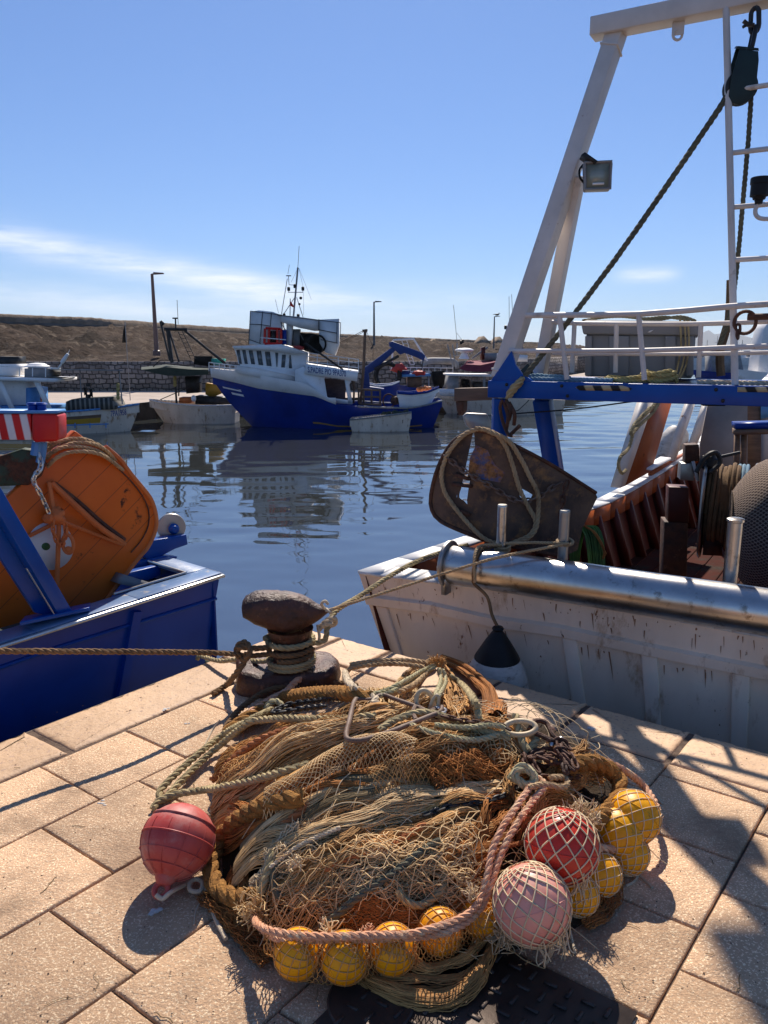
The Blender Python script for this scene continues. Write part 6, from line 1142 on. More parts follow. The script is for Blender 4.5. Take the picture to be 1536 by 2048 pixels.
# gear in the well of the white boat
mb = MB(); R6 = np.random.default_rng(4)
for k in range(90):
    a = R6.uniform(0, 6.28); c = A3((*D(1262, 1128, 5.6)[:2], DK+.02))+A3((R6.normal()*.16, R6.normal()*.2, 0)); P = [c+A3((math.cos(a+i*.7)*.10*R6.uniform(.6, 1), math.sin(a+i*.7)*.10, .03+.08*abs(math.sin(i+a))*R6.random())) for i in range(9)]; mb.tube(smooth_path(P, .02), .007, 5)
obj('rope_tangle', mb, M('rope_brown'), label='dark tangle of lines on the deck behind the trawl door', cat='rope', kind='stuff')
mb = MB(); c = A3((*D(1300, 1090, 6.3)[:2], DK)); mb.hull8([c+A3(q) for q in ((-.16, -.12, .0), (.16, -.12, .0), (.16, .12, .0), (-.16, .12, .0), (-.20, -.15, .2), (.20, -.15, .2), (.20, .15, .2), (-.20, .15, .2))]); obj('fish_crate', mb, M('letter_blue'), label='dark blue fish crate standing on the red deck left of the rusty pillar', cat='crate', smooth=False, bevel=.01)
mb = MB(); mb.bar(F9.at(-3.0, .08, .26), FB.h(-385, 852, .06), .11, .10); obj('leg', mb, M('blue_paint'), lb, smooth=False, bevel=.004)
mb = MB(); mb.grid([[K(k, 4.9, z) for k in (-4.4, -2, -.05)] for z in (.40, -.2)]); obj('forward_bulkhead', mb, M('blue_paint'), lb, smooth=False)
# ============================================================ bollard and mooring lines
bo = thing('bollard', 'rusty cast iron bollard with a long tilted head at the quay corner', 'bollard', G(572, 1372))
bb_ = G(572, 1372); YB = bb_[1]
mb = MB(); NS = 30
tp_ = [(484, 1213), (488, 1196), (505, 1185), (530, 1181), (570, 1183), (600, 1190), (622, 1200), (642, 1212), (656, 1221)]
bt_ = [(484, 1216), (490, 1232), (510, 1246), (540, 1258), (570, 1265), (595, 1261), (618, 1250), (640, 1236), (656, 1224)]
xs = np.r_[484, 485, 487, 490, np.linspace(496, 650, 22), 653, 655.5, 656.3]; rows_ = []
for x in xs:
    a = D(x, np.interp(x, *zip(*tp_)), YB); b_ = D(x, np.interp(x, *zip(*bt_)), YB); c = (a+b_)/2; hz = (a[2]-b_[2])/2; t = (x-484)/172
    dy = .105*math.sqrt(max(0, 1-(2*t-.88)**2/1.26)) if t < 1 else .01; dy = max(dy*(1-.35*t), hz*.6)*min(1, (x-483.2)/6) ; row = []
    for k in range(NS):
        th = 2*math.pi*k/NS; ex = .85; cx_ = math.copysign(abs(math.cos(th))**ex, math.cos(th)); sx_ = math.copysign(abs(math.sin(th))**ex, math.sin(th))
        q = c+A3((0, dy*cx_, hz*sx_)); n_ = mnoise.noise(Vector(q*14))*.008+mnoise.noise(Vector(q*40))*.003; row.append(q+unit(q-c+1e-6)*n_)
    rows_.append(row)
mb.grid(np.array(rows_), close_u=True); obj('head', mb, M('bollard_iron'), bo, angle=80)
mb = MB(); c = A3((bb_[0]+.028, YB, 0)); R_ = []
for r_, h_ in ((.125, .06), (.098, .09), (.088, .12), (.082, .18), (.085, .23), (.10, .26), (.11, .30)): R_.append([c+A3((math.cos(t)*r_*(1+.03*mnoise.noise(Vector((math.cos(t)*3, math.sin(t)*3, h_*9)))), math.sin(t)*r_, h_)) for t in np.linspace(0, 2*math.pi, 28, endpoint=False)])
mb.grid(np.array(R_), close_u=True); obj('neck', mb, M('bollard_iron'), bo)
mb = MB(); c0 = A3((bb_[0]+.005, YB+.02, 0)); R_ = []
for k_, h_ in ((1.0, -.01), (1.02, .03), (1.0, .07), (.95, .095), (.80, .105), (.5, .10), (.1, .09)):
    ring = []
    for t in np.linspace(0, 2*math.pi, 64, endpoint=False):
        cc, s_ = math.cos(t), math.sin(t); m_ = (abs(cc)**4+abs(s_)**4)**(-.25); q = A3((cc*m_*.245*k_, s_*m_*.15*k_, h_)); rot = .05
        q = A3((q[0]*math.cos(rot)-q[1]*math.sin(rot), q[0]*math.sin(rot)+q[1]*math.cos(rot), q[2])); q[2] += mnoise.noise(Vector(q*11))*.024*(h_ > 0)+(.02*abs(cc)**3 if k_ < 1.01 and k_ > .7 else 0); q[:2] *= 1+mnoise.noise(Vector(q*9))*.09; ring.append(c0+q)
    R_.append(ring)
mb.grid(np.array(R_), close_u=True); obj('base', mb, M('bollard_iron'), bo, angle=70)
def ring_rope(z, r, R, m_, lab, turns=1.0, a0=0, dz=.0, tail=None, head=None):
    P = list(head or [])
    for t in np.linspace(0, turns, int(turns*24)): P.append(c+A3((math.cos(a0+t*2*math.pi)*R, math.sin(a0+t*2*math.pi)*R, z+dz*t)))
    P += list(tail or []); mb = MB(); mb.rope(smooth_path(P, .02), r); return obj('mooring_rope', mb, M(m_), label=lab, cat='rope')
zG = A3((0, 0, 1))
ring_rope(.235, .0145, .108, 'rope_olive', 'pale green mooring rope looped round the bollard neck and running to the white boat', turns=1.15, a0=2.4, dz=.012,
          tail=[D(640, 1285, YB+.02), D(655, 1255, YB+.05), D(672, 1222, YB+.15), D(720, 1192, 3.9), D(780, 1152, 4.2), D(840, 1120, 4.55), D(905, 1098, 4.9), D(935, 1090, 5.1)])
mb = MB(); kk = D(652, 1248, YB+.04)
mb.rope(smooth_path([kk+A3(q) for q in ((-.035, 0, -.03), (.0, -.02, .02), (.035, 0, .03), (.045, .02, 0), (.01, .02, -.02), (-.02, -.015, 0), (.03, -.02, .012))], .006), .013); mb.tube([kk+A3((-.04, -.01, .0)), kk+A3((-.03, -.03, -.05)), kk+A3((-.035, -.02, -.09))], .008, 6); obj('rope_knot', mb, M('rope_cream'), label='pale knot on the mooring rope beside the bollard head', cat='knot')
mb = MB(); mb.rope(smooth_path([D(657, 1221, YB-.02), D(700, 1207, 3.7), D(800, 1175, 3.85), D(900, 1143, 3.95), D(1000, 1114, 3.9), D(1138, 1087, FT.h(1130, 1087, .12)[1])], .05), .0085); obj('mooring_rope', mb, M('rope_tan'), label='thin tan line from the bollard tip across the roller to the second post', cat='rope')
mb = MB(); mb.tube(smooth_path([D(650, 1218, YB-.02), D(643, 1208, YB-.04), D(650, 1202, YB-.05), D(656, 1208, YB-.04)], .005), .007, 6); mb.tube([D(652, 1218, YB-.03), D(662, 1226, YB-.06)], .008, 6); mb.tube([D(652, 1222, YB-.03), D(664, 1218, YB-.05)], .006, 6); obj('rope_ends', mb, M('rope_cream'), label='short frayed rope ends at the tip of the bollard head', cat='rope')
for i, (z_, R_) in enumerate(((.30, .040), (.315, .040))):
    p_ = FT.h(1005, 1091, .17) if i == 0 else FT.h(1130, 1083, .17)
    mb = MB()
    for k in range(2 if i == 0 else 1): mb.tube([A3((p_[0]+math.cos(t)*R_, p_[1]+math.sin(t)*R_, p_[2]-.018*k+.01*math.sin(t))) for t in np.linspace(0, 2*math.pi, 24, endpoint=False)], .009, 7, closed=True)
    obj('rope_turn', mb, M('rope_tan'), label=('thin rope turns round the foot of the left stainless post', 'single rope turn round the dull middle stainless post')[i], cat='rope')
mb = MB(); mb.rope([FT.h(1010, 1087, .13), FT.h(1070, 1085, .12), FT.h(1135, 1087, .13)], .0085); mb.rope(smooth_path([FT.h(950, 1165, -.13), FT.h(948, 1130, -.125), FT.h(952, 1102, -.05), FT.h(965, 1091, .04), FT.h(1003, 1090, .13)], .02), .009); obj('rope', mb, M('rope_tan'), label='thin rope stretched between the two left stainless posts', cat='rope')
ring_rope(.165, .013, .103, 'rope_brown', 'brown mooring rope round the lower neck of the bollard running to the left', turns=1.3, a0=4.2, dz=.03,
          tail=[D(540, 1308, YB-.06), D(500, 1312, YB-.10), D(480, 1310, YB-.12), D(430, 1306, 3.3), D(300, 1304, 3.1), D(150, 1303, 2.95), D(0, 1302, 2.8), D(-150, 1300, 2.7)])
ring_rope(.12, .012, .11, 'rope_olive', 'olive rope turn lying lowest on the bollard neck', turns=1.6, a0=3.6, dz=.02, tail=[D(535, 1322, YB-.02), D(480, 1318, YB+.12), D(440, 1322, YB+.2), D(400, 1312, YB+.35), D(395, 1318, YB+.4)])
mb = MB(); k2 = D(494, 1305, YB-.12)
mb.rope(smooth_path([k2+A3(q) for q in ((.10, .06, .0), (.03, .0, .02), (-.02, -.02, .035), (-.045, 0, .01), (-.035, .01, -.03), (.0, -.03, -.02), (.02, -.03, .02), (-.005, .0, .05), (-.04, .0, .035), (-.05, .0, 0))], .006), .0145)
mb.rope(smooth_path([k2, D(488, 1325, YB-.14), D(468, 1352, YB-.14), G(450, 1372, .02), G(425, 1388, .014)], .02), .0145); obj('rope_knot', mb, M('rope_brown'), label='big brown knot left of the bollard with its tail on the stones', cat='knot')

# ============================================================ the heap of nets
MC, MRX, MRY, MH = np.array([.115, 2.44]), .76, .69, .30
def hm(x, y):
    dx, dy = (x-MC[0]), (y-MC[1]); a = math.atan2(dy, dx); k = 1+.05*math.sin(3*a+1)+.04*math.sin(5*a)
    r = math.hypot(dx/MRX, dy/MRY)/k
    if r >= 1: return 0.0
    b = MH*(1-r**2.6)**.75
    return b*(1+.24*mnoise.noise(Vector((x*3.1, y*3.1, .5)))+.10*mnoise.noise(Vector((x*6.5, y*6.5, 2))))
def S(px, py, e=0.0):
    d = ray(px, py); t0 = (.42-EYE)/d[2]; t1 = (0-EYE)/d[2]
    for t in np.linspace(t0, t1, 90):
        q = O+d*t
        if q[2] <= hm(q[0], q[1])+e: break
    q = q.copy(); q[2] = max(q[2], e, 0); return q
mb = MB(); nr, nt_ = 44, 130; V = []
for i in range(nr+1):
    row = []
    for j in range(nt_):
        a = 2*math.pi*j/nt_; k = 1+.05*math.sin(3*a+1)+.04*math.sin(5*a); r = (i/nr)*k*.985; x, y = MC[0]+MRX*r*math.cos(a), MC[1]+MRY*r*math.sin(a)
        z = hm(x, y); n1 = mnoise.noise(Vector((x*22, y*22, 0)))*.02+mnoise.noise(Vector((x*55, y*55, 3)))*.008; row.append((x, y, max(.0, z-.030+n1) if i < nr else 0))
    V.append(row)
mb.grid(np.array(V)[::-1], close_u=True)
heap = obj('net_core', mb, M('net_base'), label='matted net core of the heap, coloured dark as the shade in its gaps', cat='net', angle=180)
def bundle(guide, wd, n, r, m_, lab, hgt=.05, wig=.012, e=.008, name='fishing_net', sides=4, loose=.0, pinch=(1, 1, 1), flow=1.0, step=.016, seed=0, kind='stuff', fray=0.0):
    """many strands combed along one traced fold of netting; the fold stands up as a ridge on the heap"""
    R = np.random.default_rng(seed+17); C = smooth_path([S(*g_) for g_ in guide], step); m = len(C); T = np.gradient(C[:, :2], axis=0); T /= np.linalg.norm(T, axis=1)[:, None]+1e-9
    Nn = np.stack([-T[:, 1], T[:, 0]], 1); u = np.linspace(0, 1, m); pr = np.interp(u, np.linspace(0, 1, len(pinch)), pinch); mb = MB()
    fold = np.sin(u*11+seed)*.12+np.sin(u*23+seed*2)*.07
    nf = max(2, int(round(wd/.017))) if flow == 1.0 else 2; folds = []
    for j in range(nf):
        c0 = (j+.5)/nf*2-1; folds.append((c0, R.uniform(.55, 1.15)*wd/nf*.95, R.uniform(.45, 1.15), R.random(4)*6.28, R.uniform(1.5, 4, 2)))
    for k in range(n):
        c0, rho, hh, fp_, ff = folds[R.integers(nf)]; phi = R.uniform(.12, 3.02); ph = R.random(4)*6.28; fr_ = R.uniform(2, 6, 3); lay = R.random()
        cen = c0*.85+.22*np.sin(u*ff[0]*2+fp_[0])+.10*np.sin(u*ff[1]*5+fp_[1]); tw_ = phi+1.1*np.sin(u*2.2+fp_[2])*.5
        w_ = (cen*wd+np.cos(tw_)*rho*1.25+wig*(np.sin(u*fr_[1]*5+ph[1])*.28+np.sin(u*fr_[2]*9+ph[2])*.16))*pr
        up_ = np.abs(np.sin(tw_))*(hgt*1.35*hh*(.75+.25*np.sin(u*ff[1]*3+fp_[3])))*(.45+.55*np.minimum(pr, 1.2))
        a0 = 0 if R.random() < .7 else R.uniform(0, .3); a1 = 1 if R.random() < .7 else R.uniform(.7, 1); i0, i1 = int(a0*(m-1)), max(int(a0*(m-1))+4, int(a1*(m-1))+1)
        x = C[:, 0]+Nn[:, 0]*w_; y = C[:, 1]+Nn[:, 1]*w_; x, y = x[i0:i1], y[i0:i1]; z = np.array([hm(a, b_) for a, b_ in zip(x, y)])
        z = z+up_[i0:i1]+e+loose*np.abs(np.sin(u[i0:i1]*fr_[0]*3+ph[3]))*lay
        if len(x) > 3: mb.tube(np.stack([x, y, np.maximum(z, .004)], 1), r*1.12, sides, caps=False)
    return obj(name, mb, M(m_), label=lab, cat='net', kind=kind, group='folds of netting in the heap', angle=180)
B = bundle
B([(415, 1655), (470, 1620), (560, 1575), (650, 1530), (740, 1485), (830, 1445), (880, 1425)], .085, 430, .0014, 'twine_tan', 'long tan fold of netting running from the left edge up to the metal triangle', hgt=.06, seed=1, pinch=(1.0, 1.2, 1.3, 1.2, 1.0, .8))
B([(430, 1625), (520, 1570), (640, 1515), (750, 1470), (840, 1440)], .05, 200, .0015, 'twine_light', 'pale strands lying over the long tan fold', hgt=.075, seed=2, wig=.02, loose=.02)
B([(440, 1680), (520, 1650), (620, 1600), (700, 1575), (760, 1555), (820, 1560)], .06, 260, .0014, 'twine_brown', 'rust brown fold under the diamond mesh', hgt=.05, seed=3)
B([(470, 1760), (540, 1700), (630, 1665), (720, 1640), (820, 1625), (920, 1612), (1010, 1600)], .065, 320, .0013, 'twine_light', 'broad pale fold crossing the middle of the heap', hgt=.05, seed=4, wig=.02, pinch=(.6, 1.1, 1.2, 1.2, 1, .6))
B([(480, 1735), (560, 1665), (680, 1615), (800, 1590), (910, 1580)], .07, 330, .0014, 'twine_olive', 'dark olive fold behind the broad pale fold', hgt=.04, seed=5)
B([(540, 1810), (620, 1760), (700, 1715), (780, 1680), (880, 1660), (970, 1640)], .06, 300, .0014, 'twine_tan', 'tan fold in front of the broad pale fold', hgt=.05, seed=6, wig=.02)
B([(545, 1840), (640, 1810), (740, 1780), (850, 1770), (950, 1745)], .08, 170, .0013, 'twine_light', 'loose pale strands in the front hollow of the heap', hgt=.04, seed=7, wig=.05, loose=.035)
B([(600, 1845), (700, 1790), (780, 1745), (860, 1715), (960, 1690)], .09, 260, .0014, 'twine_olive', 'dark olive netting filling the front hollow', hgt=.015, seed=8, wig=.03)
B([(880, 1800), (920, 1730), (970, 1670), (1020, 1625)], .06, 200, .0014, 'twine_brown', 'rust brown fold beside the pink twin rope', hgt=.04, seed=9, wig=.02)
B([(800, 1560), (860, 1530), (930, 1500), (1000, 1490), (1040, 1520), (1020, 1570)], .06, 300, .0014, 'twine_tan', 'curling tan fold right of the diamond mesh', hgt=.06, seed=10, wig=.035, loose=.02)
B([(850, 1575), (900, 1560), (960, 1555), (1010, 1550)], .06, 240, .0014, 'twine_brown', 'brown tangle in the centre right of the heap', hgt=.05, seed=11, wig=.05, loose=.03)
B([(870, 1335), (830, 1365), (790, 1400), (760, 1440)], .09, 260, .0013, 'twine_light', 'pale fan of strands spreading from the top tie', hgt=.05, seed=12, wig=.03, pinch=(.15, .7, 1, 1.1), loose=.02)
B([(878, 1335), (900, 1375), (910, 1415), (900, 1450)], .10, 260, .0013, 'twine_tan', 'tan strands falling from the top tie towards the rings', hgt=.05, seed=13, wig=.03, pinch=(.15, .7, 1, 1))
B([(882, 1330), (925, 1350), (960, 1380), (982, 1420), (985, 1450)], .032, 240, .0014, 'twine_brown', 'thick brown fold along the right shoulder of the top tie', hgt=.07, seed=14, pinch=(.6, 1.1, 1.2, 1))
B([(470, 1470), (540, 1430), (620, 1400), (700, 1395)], .05, 220, .0014, 'twine_brown', 'brown fold along the back left of the heap', hgt=.05, seed=15)
B([(440, 1550), (520, 1500), (610, 1465), (700, 1445)], .05, 220, .0014, 'twine_tan', 'tan netting between the olive ropes at the left', hgt=.045, seed=16, wig=.03, loose=.02)
B([(1040, 1640), (1080, 1600), (1130, 1565), (1190, 1550)], .07, 330, .0014, 'twine_tan', 'tan fold under the coir rope on the right', hgt=.06, seed=17, wig=.03)
B([(1020, 1690), (1050, 1650), (1100, 1620), (1160, 1605)], .05, 230, .0014, 'twine_brown', 'brown fold above the red netted float', hgt=.04, seed=18)
B([(650, 1600), (760, 1600), (870, 1590), (960, 1600)], .05, 160, .0014, 'twine_olive', 'dark strands in the gap under the diamond mesh', hgt=.02, seed=19)
B([(715, 1948), (780, 1975), (850, 1985), (920, 1960), (985, 1900)], .055, 190, .0014, 'twine_tan', 'pale net spilling onto the stones in front of the yellow floats', hgt=.035, seed=20, wig=.012, pinch=(.5, 1.1, 1.3, 1.1, .6))
B([(435, 1790), (470, 1840), (520, 1880), (560, 1915)], .045, 150, .0012, 'twine_brown', 'shaded net fringe under the coir rope at the left front', hgt=.02, seed=21, wig=.04, loose=.02)
B([(1170, 1700), (1220, 1740), (1200, 1790), (1150, 1820)], .04, 110, .0012, 'twine_brown', 'thin net fringe under the right yellow floats', hgt=.012, seed=22, wig=.03)
B([(640, 1860), (760, 1868), (880, 1855), (980, 1800)], .035, 130, .0013, 'twine_brown', 'brown netting behind the front rope', hgt=.03, seed=23, wig=.03)
B([(500, 1800), (540, 1770), (560, 1730), (600, 1700)], .04, 120, .0014, 'twine_cream', 'pale bunch of strands gathered at the left front tie', hgt=.04, seed=24, wig=.04, loose=.03, pinch=(.3, .8, 1, 1))
B([(760, 1500), (830, 1480), (900, 1475), (980, 1470)], .045, 170, .0014, 'twine_light', 'pale strands under the metal triangle', hgt=.05, seed=25, wig=.04, loose=.02)
B([(560, 1620), (640, 1575), (720, 1540), (800, 1510)], .03, 120, .0014, 'twine_brown', 'thin rust line of netting between the tan folds', hgt=.055, seed=26)
# stray single strands curling over everything
mb = MB(); R = np.random.default_rng(5)
for k in range(170):
    a = R.uniform(0, 6.28); rr_ = math.sqrt(R.random())*.9; x, y = MC[0]+MRX*rr_*math.cos(a), MC[1]+MRY*rr_*math.sin(a); th = R.uniform(-.6, .9) if R.random() < .7 else R.uniform(0, 6.28); P = []
    L_ = R.uniform(.06, .34); ns = int(L_/.012); cv_ = R.normal()*3; cw = R.uniform(4, 14)
    for i in range(ns):
        th += (cv_+9*math.sin(i*.012*cw*3+k))*.012; x += math.cos(th)*.012; y += math.sin(th)*.012
        P.append((x, y, max(.003, hm(x, y)+.035+.022*math.sin(i/ns*math.pi)*R.uniform(.8, 1.1))))
    if len(P) > 3: mb.tube(smooth_path(P[::2], .01), R.uniform(.0011, .0019), 4, caps=False)
obj('stray_twine', mb, M('twine_cream'), label='stray cream twine curling loose over the whole net heap', cat='twine', kind='stuff', angle=180)
mb = MB()
for k in range(80):
    u0 = R.random(); g0 = [(560, 1850), (700, 1800), (850, 1780), (960, 1760)]; px_, py_ = R.uniform(540, 1000), R.uniform(1660, 1850); q = S(px_, py_, .05); th = R.uniform(-.5, 1.2); P = []
    x, y = q[0], q[1]
    for i in range(int(R.uniform(10, 26))): th += .22*math.sin(i*.45+k*2.1)+.10*math.sin(i*1.1+k); x += math.cos(th)*.014; y += math.sin(th)*.014; P.append((x, y, max(.004, hm(x, y)+.04+.012*math.sin(i*.5+k))))
    mb.tube(smooth_path(P[::2], .01), .0013, 4, caps=False)
obj('stray_twine', mb, M('twine_light'), label='curly pale twine over the front hollow of the heap', cat='twine', kind='stuff', angle=180)
# diamond mesh fold
def mesh_patch(guide, wd, cell, r, m_, lab, e=.06, hgt=.05, zig=1.0, name='mesh_fold', bulge=True, jit=0.0):
    C = smooth_path([S(*g_) for g_ in guide], .004); L = np.r_[0, np.cumsum(np.linalg.norm(np.diff(C, axis=0), axis=1))]; T = np.gradient(C[:, :2], axis=0); T /= np.linalg.norm(T, axis=1)[:, None]+1e-9
    def pt(s, w_):
        x = np.interp(s, L, C[:, 0]); y = np.interp(s, L, C[:, 1]); tx = np.interp(s, L, T[:, 0]); ty = np.interp(s, L, T[:, 1]); x -= ty*w_; y += tx*w_
        z = hm(x, y)+e*.4+hgt*math.sqrt(max(0, 1-(w_/wd)**2))+.006*mnoise.noise(Vector((x*14, y*14, 7))); return (x, y, z)
    mb = MB(); nw = int(2*wd/cell)
    for fam in (0, 1):
        for j in range(-nw, int(L[-1]/cell/1.6)+nw+1):
            P = []
            for i in range(nw*6+1):
                t = i/(nw*6); w_ = -wd*.98+t*wd*1.96; s = (j+(t if fam == 0 else -t)*nw)*cell*1.6; s += .12*cell*math.sin(w_*40+j)+jit*cell*mnoise.noise(Vector((w_*30, s*22, fam*.3+5)))*2; w_ += jit*cell*mnoise.noise(Vector((w_*28, s*25, 9)))*2
                if 0 <= s <= L[-1]: P.append(pt(s, w_))
            if len(P) > 4: mb.tube(P, r, 4, caps=False)
    return obj(name, mb, M(m_), label=lab, cat='net', angle=180)
mesh_patch([(530, 1655), (600, 1620), (650, 1578), (720, 1548), (790, 1545), (830, 1560)], .05, .0105, .0012, 'twine_light', 'diamond mesh fold draped across the middle of the heap', e=.09, hgt=.085)
mesh_patch([(740, 1600), (800, 1580), (860, 1575)], .035, .010, .0012, 'twine_tan', 'small patch of diamond mesh right of the large one', e=.06, hgt=.07)
mesh_patch([(540, 1840), (640, 1800), (760, 1765), (880, 1735), (970, 1700)], .085, .030, .0014, 'twine_light', 'wide pale mesh lying loose over the front hollow of the heap', e=.10, hgt=.045, jit=.55)
mesh_patch([(860, 1530), (930, 1510), (1000, 1530), (1030, 1570)], .07, .018, .0013, 'twine_light', 'crumpled pale mesh on the centre right of the heap', e=.11, hgt=.05, jit=.6)
mesh_patch([(440, 1600), (540, 1545), (650, 1495), (740, 1460)], .055, .016, .0012, 'twine_tan', 'tan mesh veil over the long fold at the left', e=.13, hgt=.05, jit=.5)
# --- ropes in the heap
def SPT(pts, e=.05): return [S(p_[0], p_[1], (p_[2] if len(p_) > 2 else e)) for p_ in pts]
RH = np.random.default_rng(77)
def hr(pts, r, m_, lab, e=.05, pitch=None, name='rope'):
    P = smooth_path(SPT(pts, e), .02); mb = MB(); mb.rope(P, r, pitch=pitch); L_ = np.linalg.norm(np.diff(P, axis=0), axis=1).sum()
    for k in range(int(L_*260)):   # loose fibres standing off the lay
        i = RH.integers(0, len(P)-1); t_ = unit(P[i+1]-P[i]); a = RH.normal(size=3); a -= t_*np.dot(a, t_); a = unit(a); q = P[i]+(P[i+1]-P[i])*RH.random()+a*r*.9; d_ = t_*RH.normal()*.010+a*.006*RH.random()
        mb.tube([q, q+d_*.5+a*.002, q+d_], .00055, 3, caps=False)
    return obj(name, mb, M(m_), label=lab, cat='rope')
hr([(750, 1432), (700, 1436), (640, 1438), (570, 1437), (520, 1440), (490, 1450), (430, 1500, .05), (370, 1555, .03), (330, 1597, .02), (318, 1588, .02), (335, 1565, .03), (390, 1515, .05), (450, 1468, .07), (500, 1440, .09), (545, 1418, .09)], .0135, 'rope_olive', 'doubled olive rope looping far out to the left of the heap', e=.085)
hr([(306, 1618, .015), (318, 1603, .02), (350, 1590, .03), (400, 1582, .05), (440, 1575), (500, 1562), (560, 1545), (620, 1528)], .0135, 'rope_olive', 'olive rope lying over the red buoy and along the tan fold', e=.085)
hr([(425, 1560, .03), (470, 1515, .05), (530, 1475), (600, 1455), (660, 1445), (720, 1440)], .014, 'rope_orange', 'orange brown rope under the doubled olive rope', e=.06)
hr([(500, 1425), (540, 1400), (570, 1385), (590, 1365), (600, 1358)], .016, 'rope_pink', 'short thick orange pink rope at the back left of the heap', e=.09)
hr([(452, 1455, .05), (480, 1420, .05), (530, 1385, .05), (590, 1370, .05), (650, 1365, .05), (715, 1372, .05)], .014, 'rope_brown', 'brown rope along the back edge of the heap', e=.05)
hr([(850, 1335), (800, 1328), (740, 1330), (700, 1338), (690, 1352), (700, 1372), (725, 1385), (770, 1388), (820, 1375), (850, 1350), (866, 1335)], .0125, 'rope_tan', 'tan rope loop behind the metal triangle', e=.10)
hr([(700, 1330), (760, 1322), (820, 1322), (862, 1328)], .0125, 'rope_tan', 'tan rope along the very top of the heap', e=.11)
hr([(690, 1345), (700, 1368), (730, 1388), (752, 1398), (745, 1410)], .014, 'rope_cream', 'thick pale rope bend at the top left of the metal triangle', e=.12)
hr([(735, 1390), (770, 1382), (810, 1362), (845, 1342), (870, 1330)], .009, 'rope_teal', 'teal rope running up to the top tie', e=.125)
hr([(760, 1392), (800, 1375), (840, 1352), (872, 1334)], .008, 'rope_teal', 'second teal rope just below the first one', e=.12)
hr([(878, 1338), (882, 1360), (874, 1385), (868, 1400)], .0095, 'rope_teal', 'teal rope hanging from the top tie to the rings', e=.125)
hr([(886, 1340), (892, 1362), (882, 1385), (872, 1402)], .008, 'rope_teal', 'thin teal rope beside the hanging one', e=.125)
hr([(900, 1352), (925, 1370), (945, 1395), (955, 1420), (958, 1440)], .0135, 'rope_olive', 'olive rope bend on the right shoulder of the heap', e=.10)
hr([(760, 1460), (790, 1440), (840, 1425), (880, 1430), (930, 1450), (990, 1468), (1020, 1475)], .0125, 'rope_olive', 'olive rope from the metal triangle to the right rings', e=.10)
hr([(870, 1450), (930, 1455), (980, 1450), (1010, 1455)], .009, 'rope_teal', 'teal cord running right to the rusty shackle', e=.12)
hr([(820, 1450), (880, 1470), (950, 1480), (1010, 1465)], .010, 'rope_teal', 'slack teal cord below the ring chain', e=.10)
hr([(560, 1795), (545, 1760), (565, 1715), (600, 1680), (640, 1660), (700, 1640)], .010, 'rope_dark', 'dark green rope bend in the left of the heap', e=.06)
hr([(520, 1790), (530, 1760), (540, 1730), (545, 1700)], .012, 'rope_olive', 'short olive rope end at the left front tie', e=.07)
hr([(640, 1858, .08), (680, 1825), (720, 1790), (780, 1750), (840, 1705), (880, 1680)], .0115, 'rope_dark', 'olive rope slanting across the front hollow', e=.075)
hr([(862, 1700), (885, 1730), (890, 1765), (870, 1795), (840, 1812), (808, 1800), (795, 1780)], .0105, 'rope_olive', 'olive rope loop in the front hollow', e=.06)
hr([(560, 1655), (600, 1625), (620, 1600), (650, 1580)], .013, 'rope_orange', 'orange rope under the diamond mesh', e=.04)
hr([(650, 1740), (710, 1710), (780, 1690), (850, 1650)], .012, 'rope_orange', 'orange rope in the middle of the heap', e=.055)
hr([(940, 1780), (960, 1735), (1000, 1700), (1060, 1680)], .006, 'rope_orange', 'thin orange line beside the red netted float', e=.06)
hr([(508, 1828, .07), (512, 1845, .11), (535, 1862, .15), (580, 1872, .165), (640, 1873, .17), (700, 1872, .17), (760, 1870, .17), (820, 1868, .17), (880, 1855, .165), (930, 1835, .16), (960, 1800, .14), (975, 1750, .12), (985, 1700, .11), (1005, 1655, .11), (1035, 1610, .11), (1060, 1575, .11), (1070, 1560, .11)], .0100, 'rope_pink', 'pink twisted rope over the yellow floats and up the middle of the heap', e=.12)
hr([(515, 1850, .10), (560, 1880, .135), (640, 1882, .15), (740, 1880, .15), (840, 1876, .15), (905, 1862, .15), (955, 1825, .14), (980, 1775, .12), (998, 1720, .11), (1015, 1680, .11), (1045, 1630, .11), (1075, 1590, .11), (1090, 1570, .11), (1075, 1556, .11), (1060, 1572, .11)], .0100, 'rope_pink', 'second pink twisted rope running beside the first', e=.12)
hr([(1190, 1695, .07), (1230, 1698, .075), (1275, 1690, .075), (1308, 1668, .075), (1317, 1640, .08), (1308, 1605, .08), (1285, 1570, .09), (1250, 1542, .10), (1215, 1525, .11), (1180, 1520, .12)], .0125, 'rope_pink', 'pale pink rope hoop around the right yellow floats', e=.08)
hr([(1060, 1575), (1090, 1568), (1120, 1575), (1135, 1570), (1130, 1555), (1100, 1555)], .010, 'rope_tan', 'tan rope bight right of the green knot', e=.12)
hr([(1030, 1430), (1040, 1470), (1055, 1500), (1075, 1475), (1062, 1470)], .014, 'rope_olive', 'thick olive rope bends beside the chain pile', e=.10)
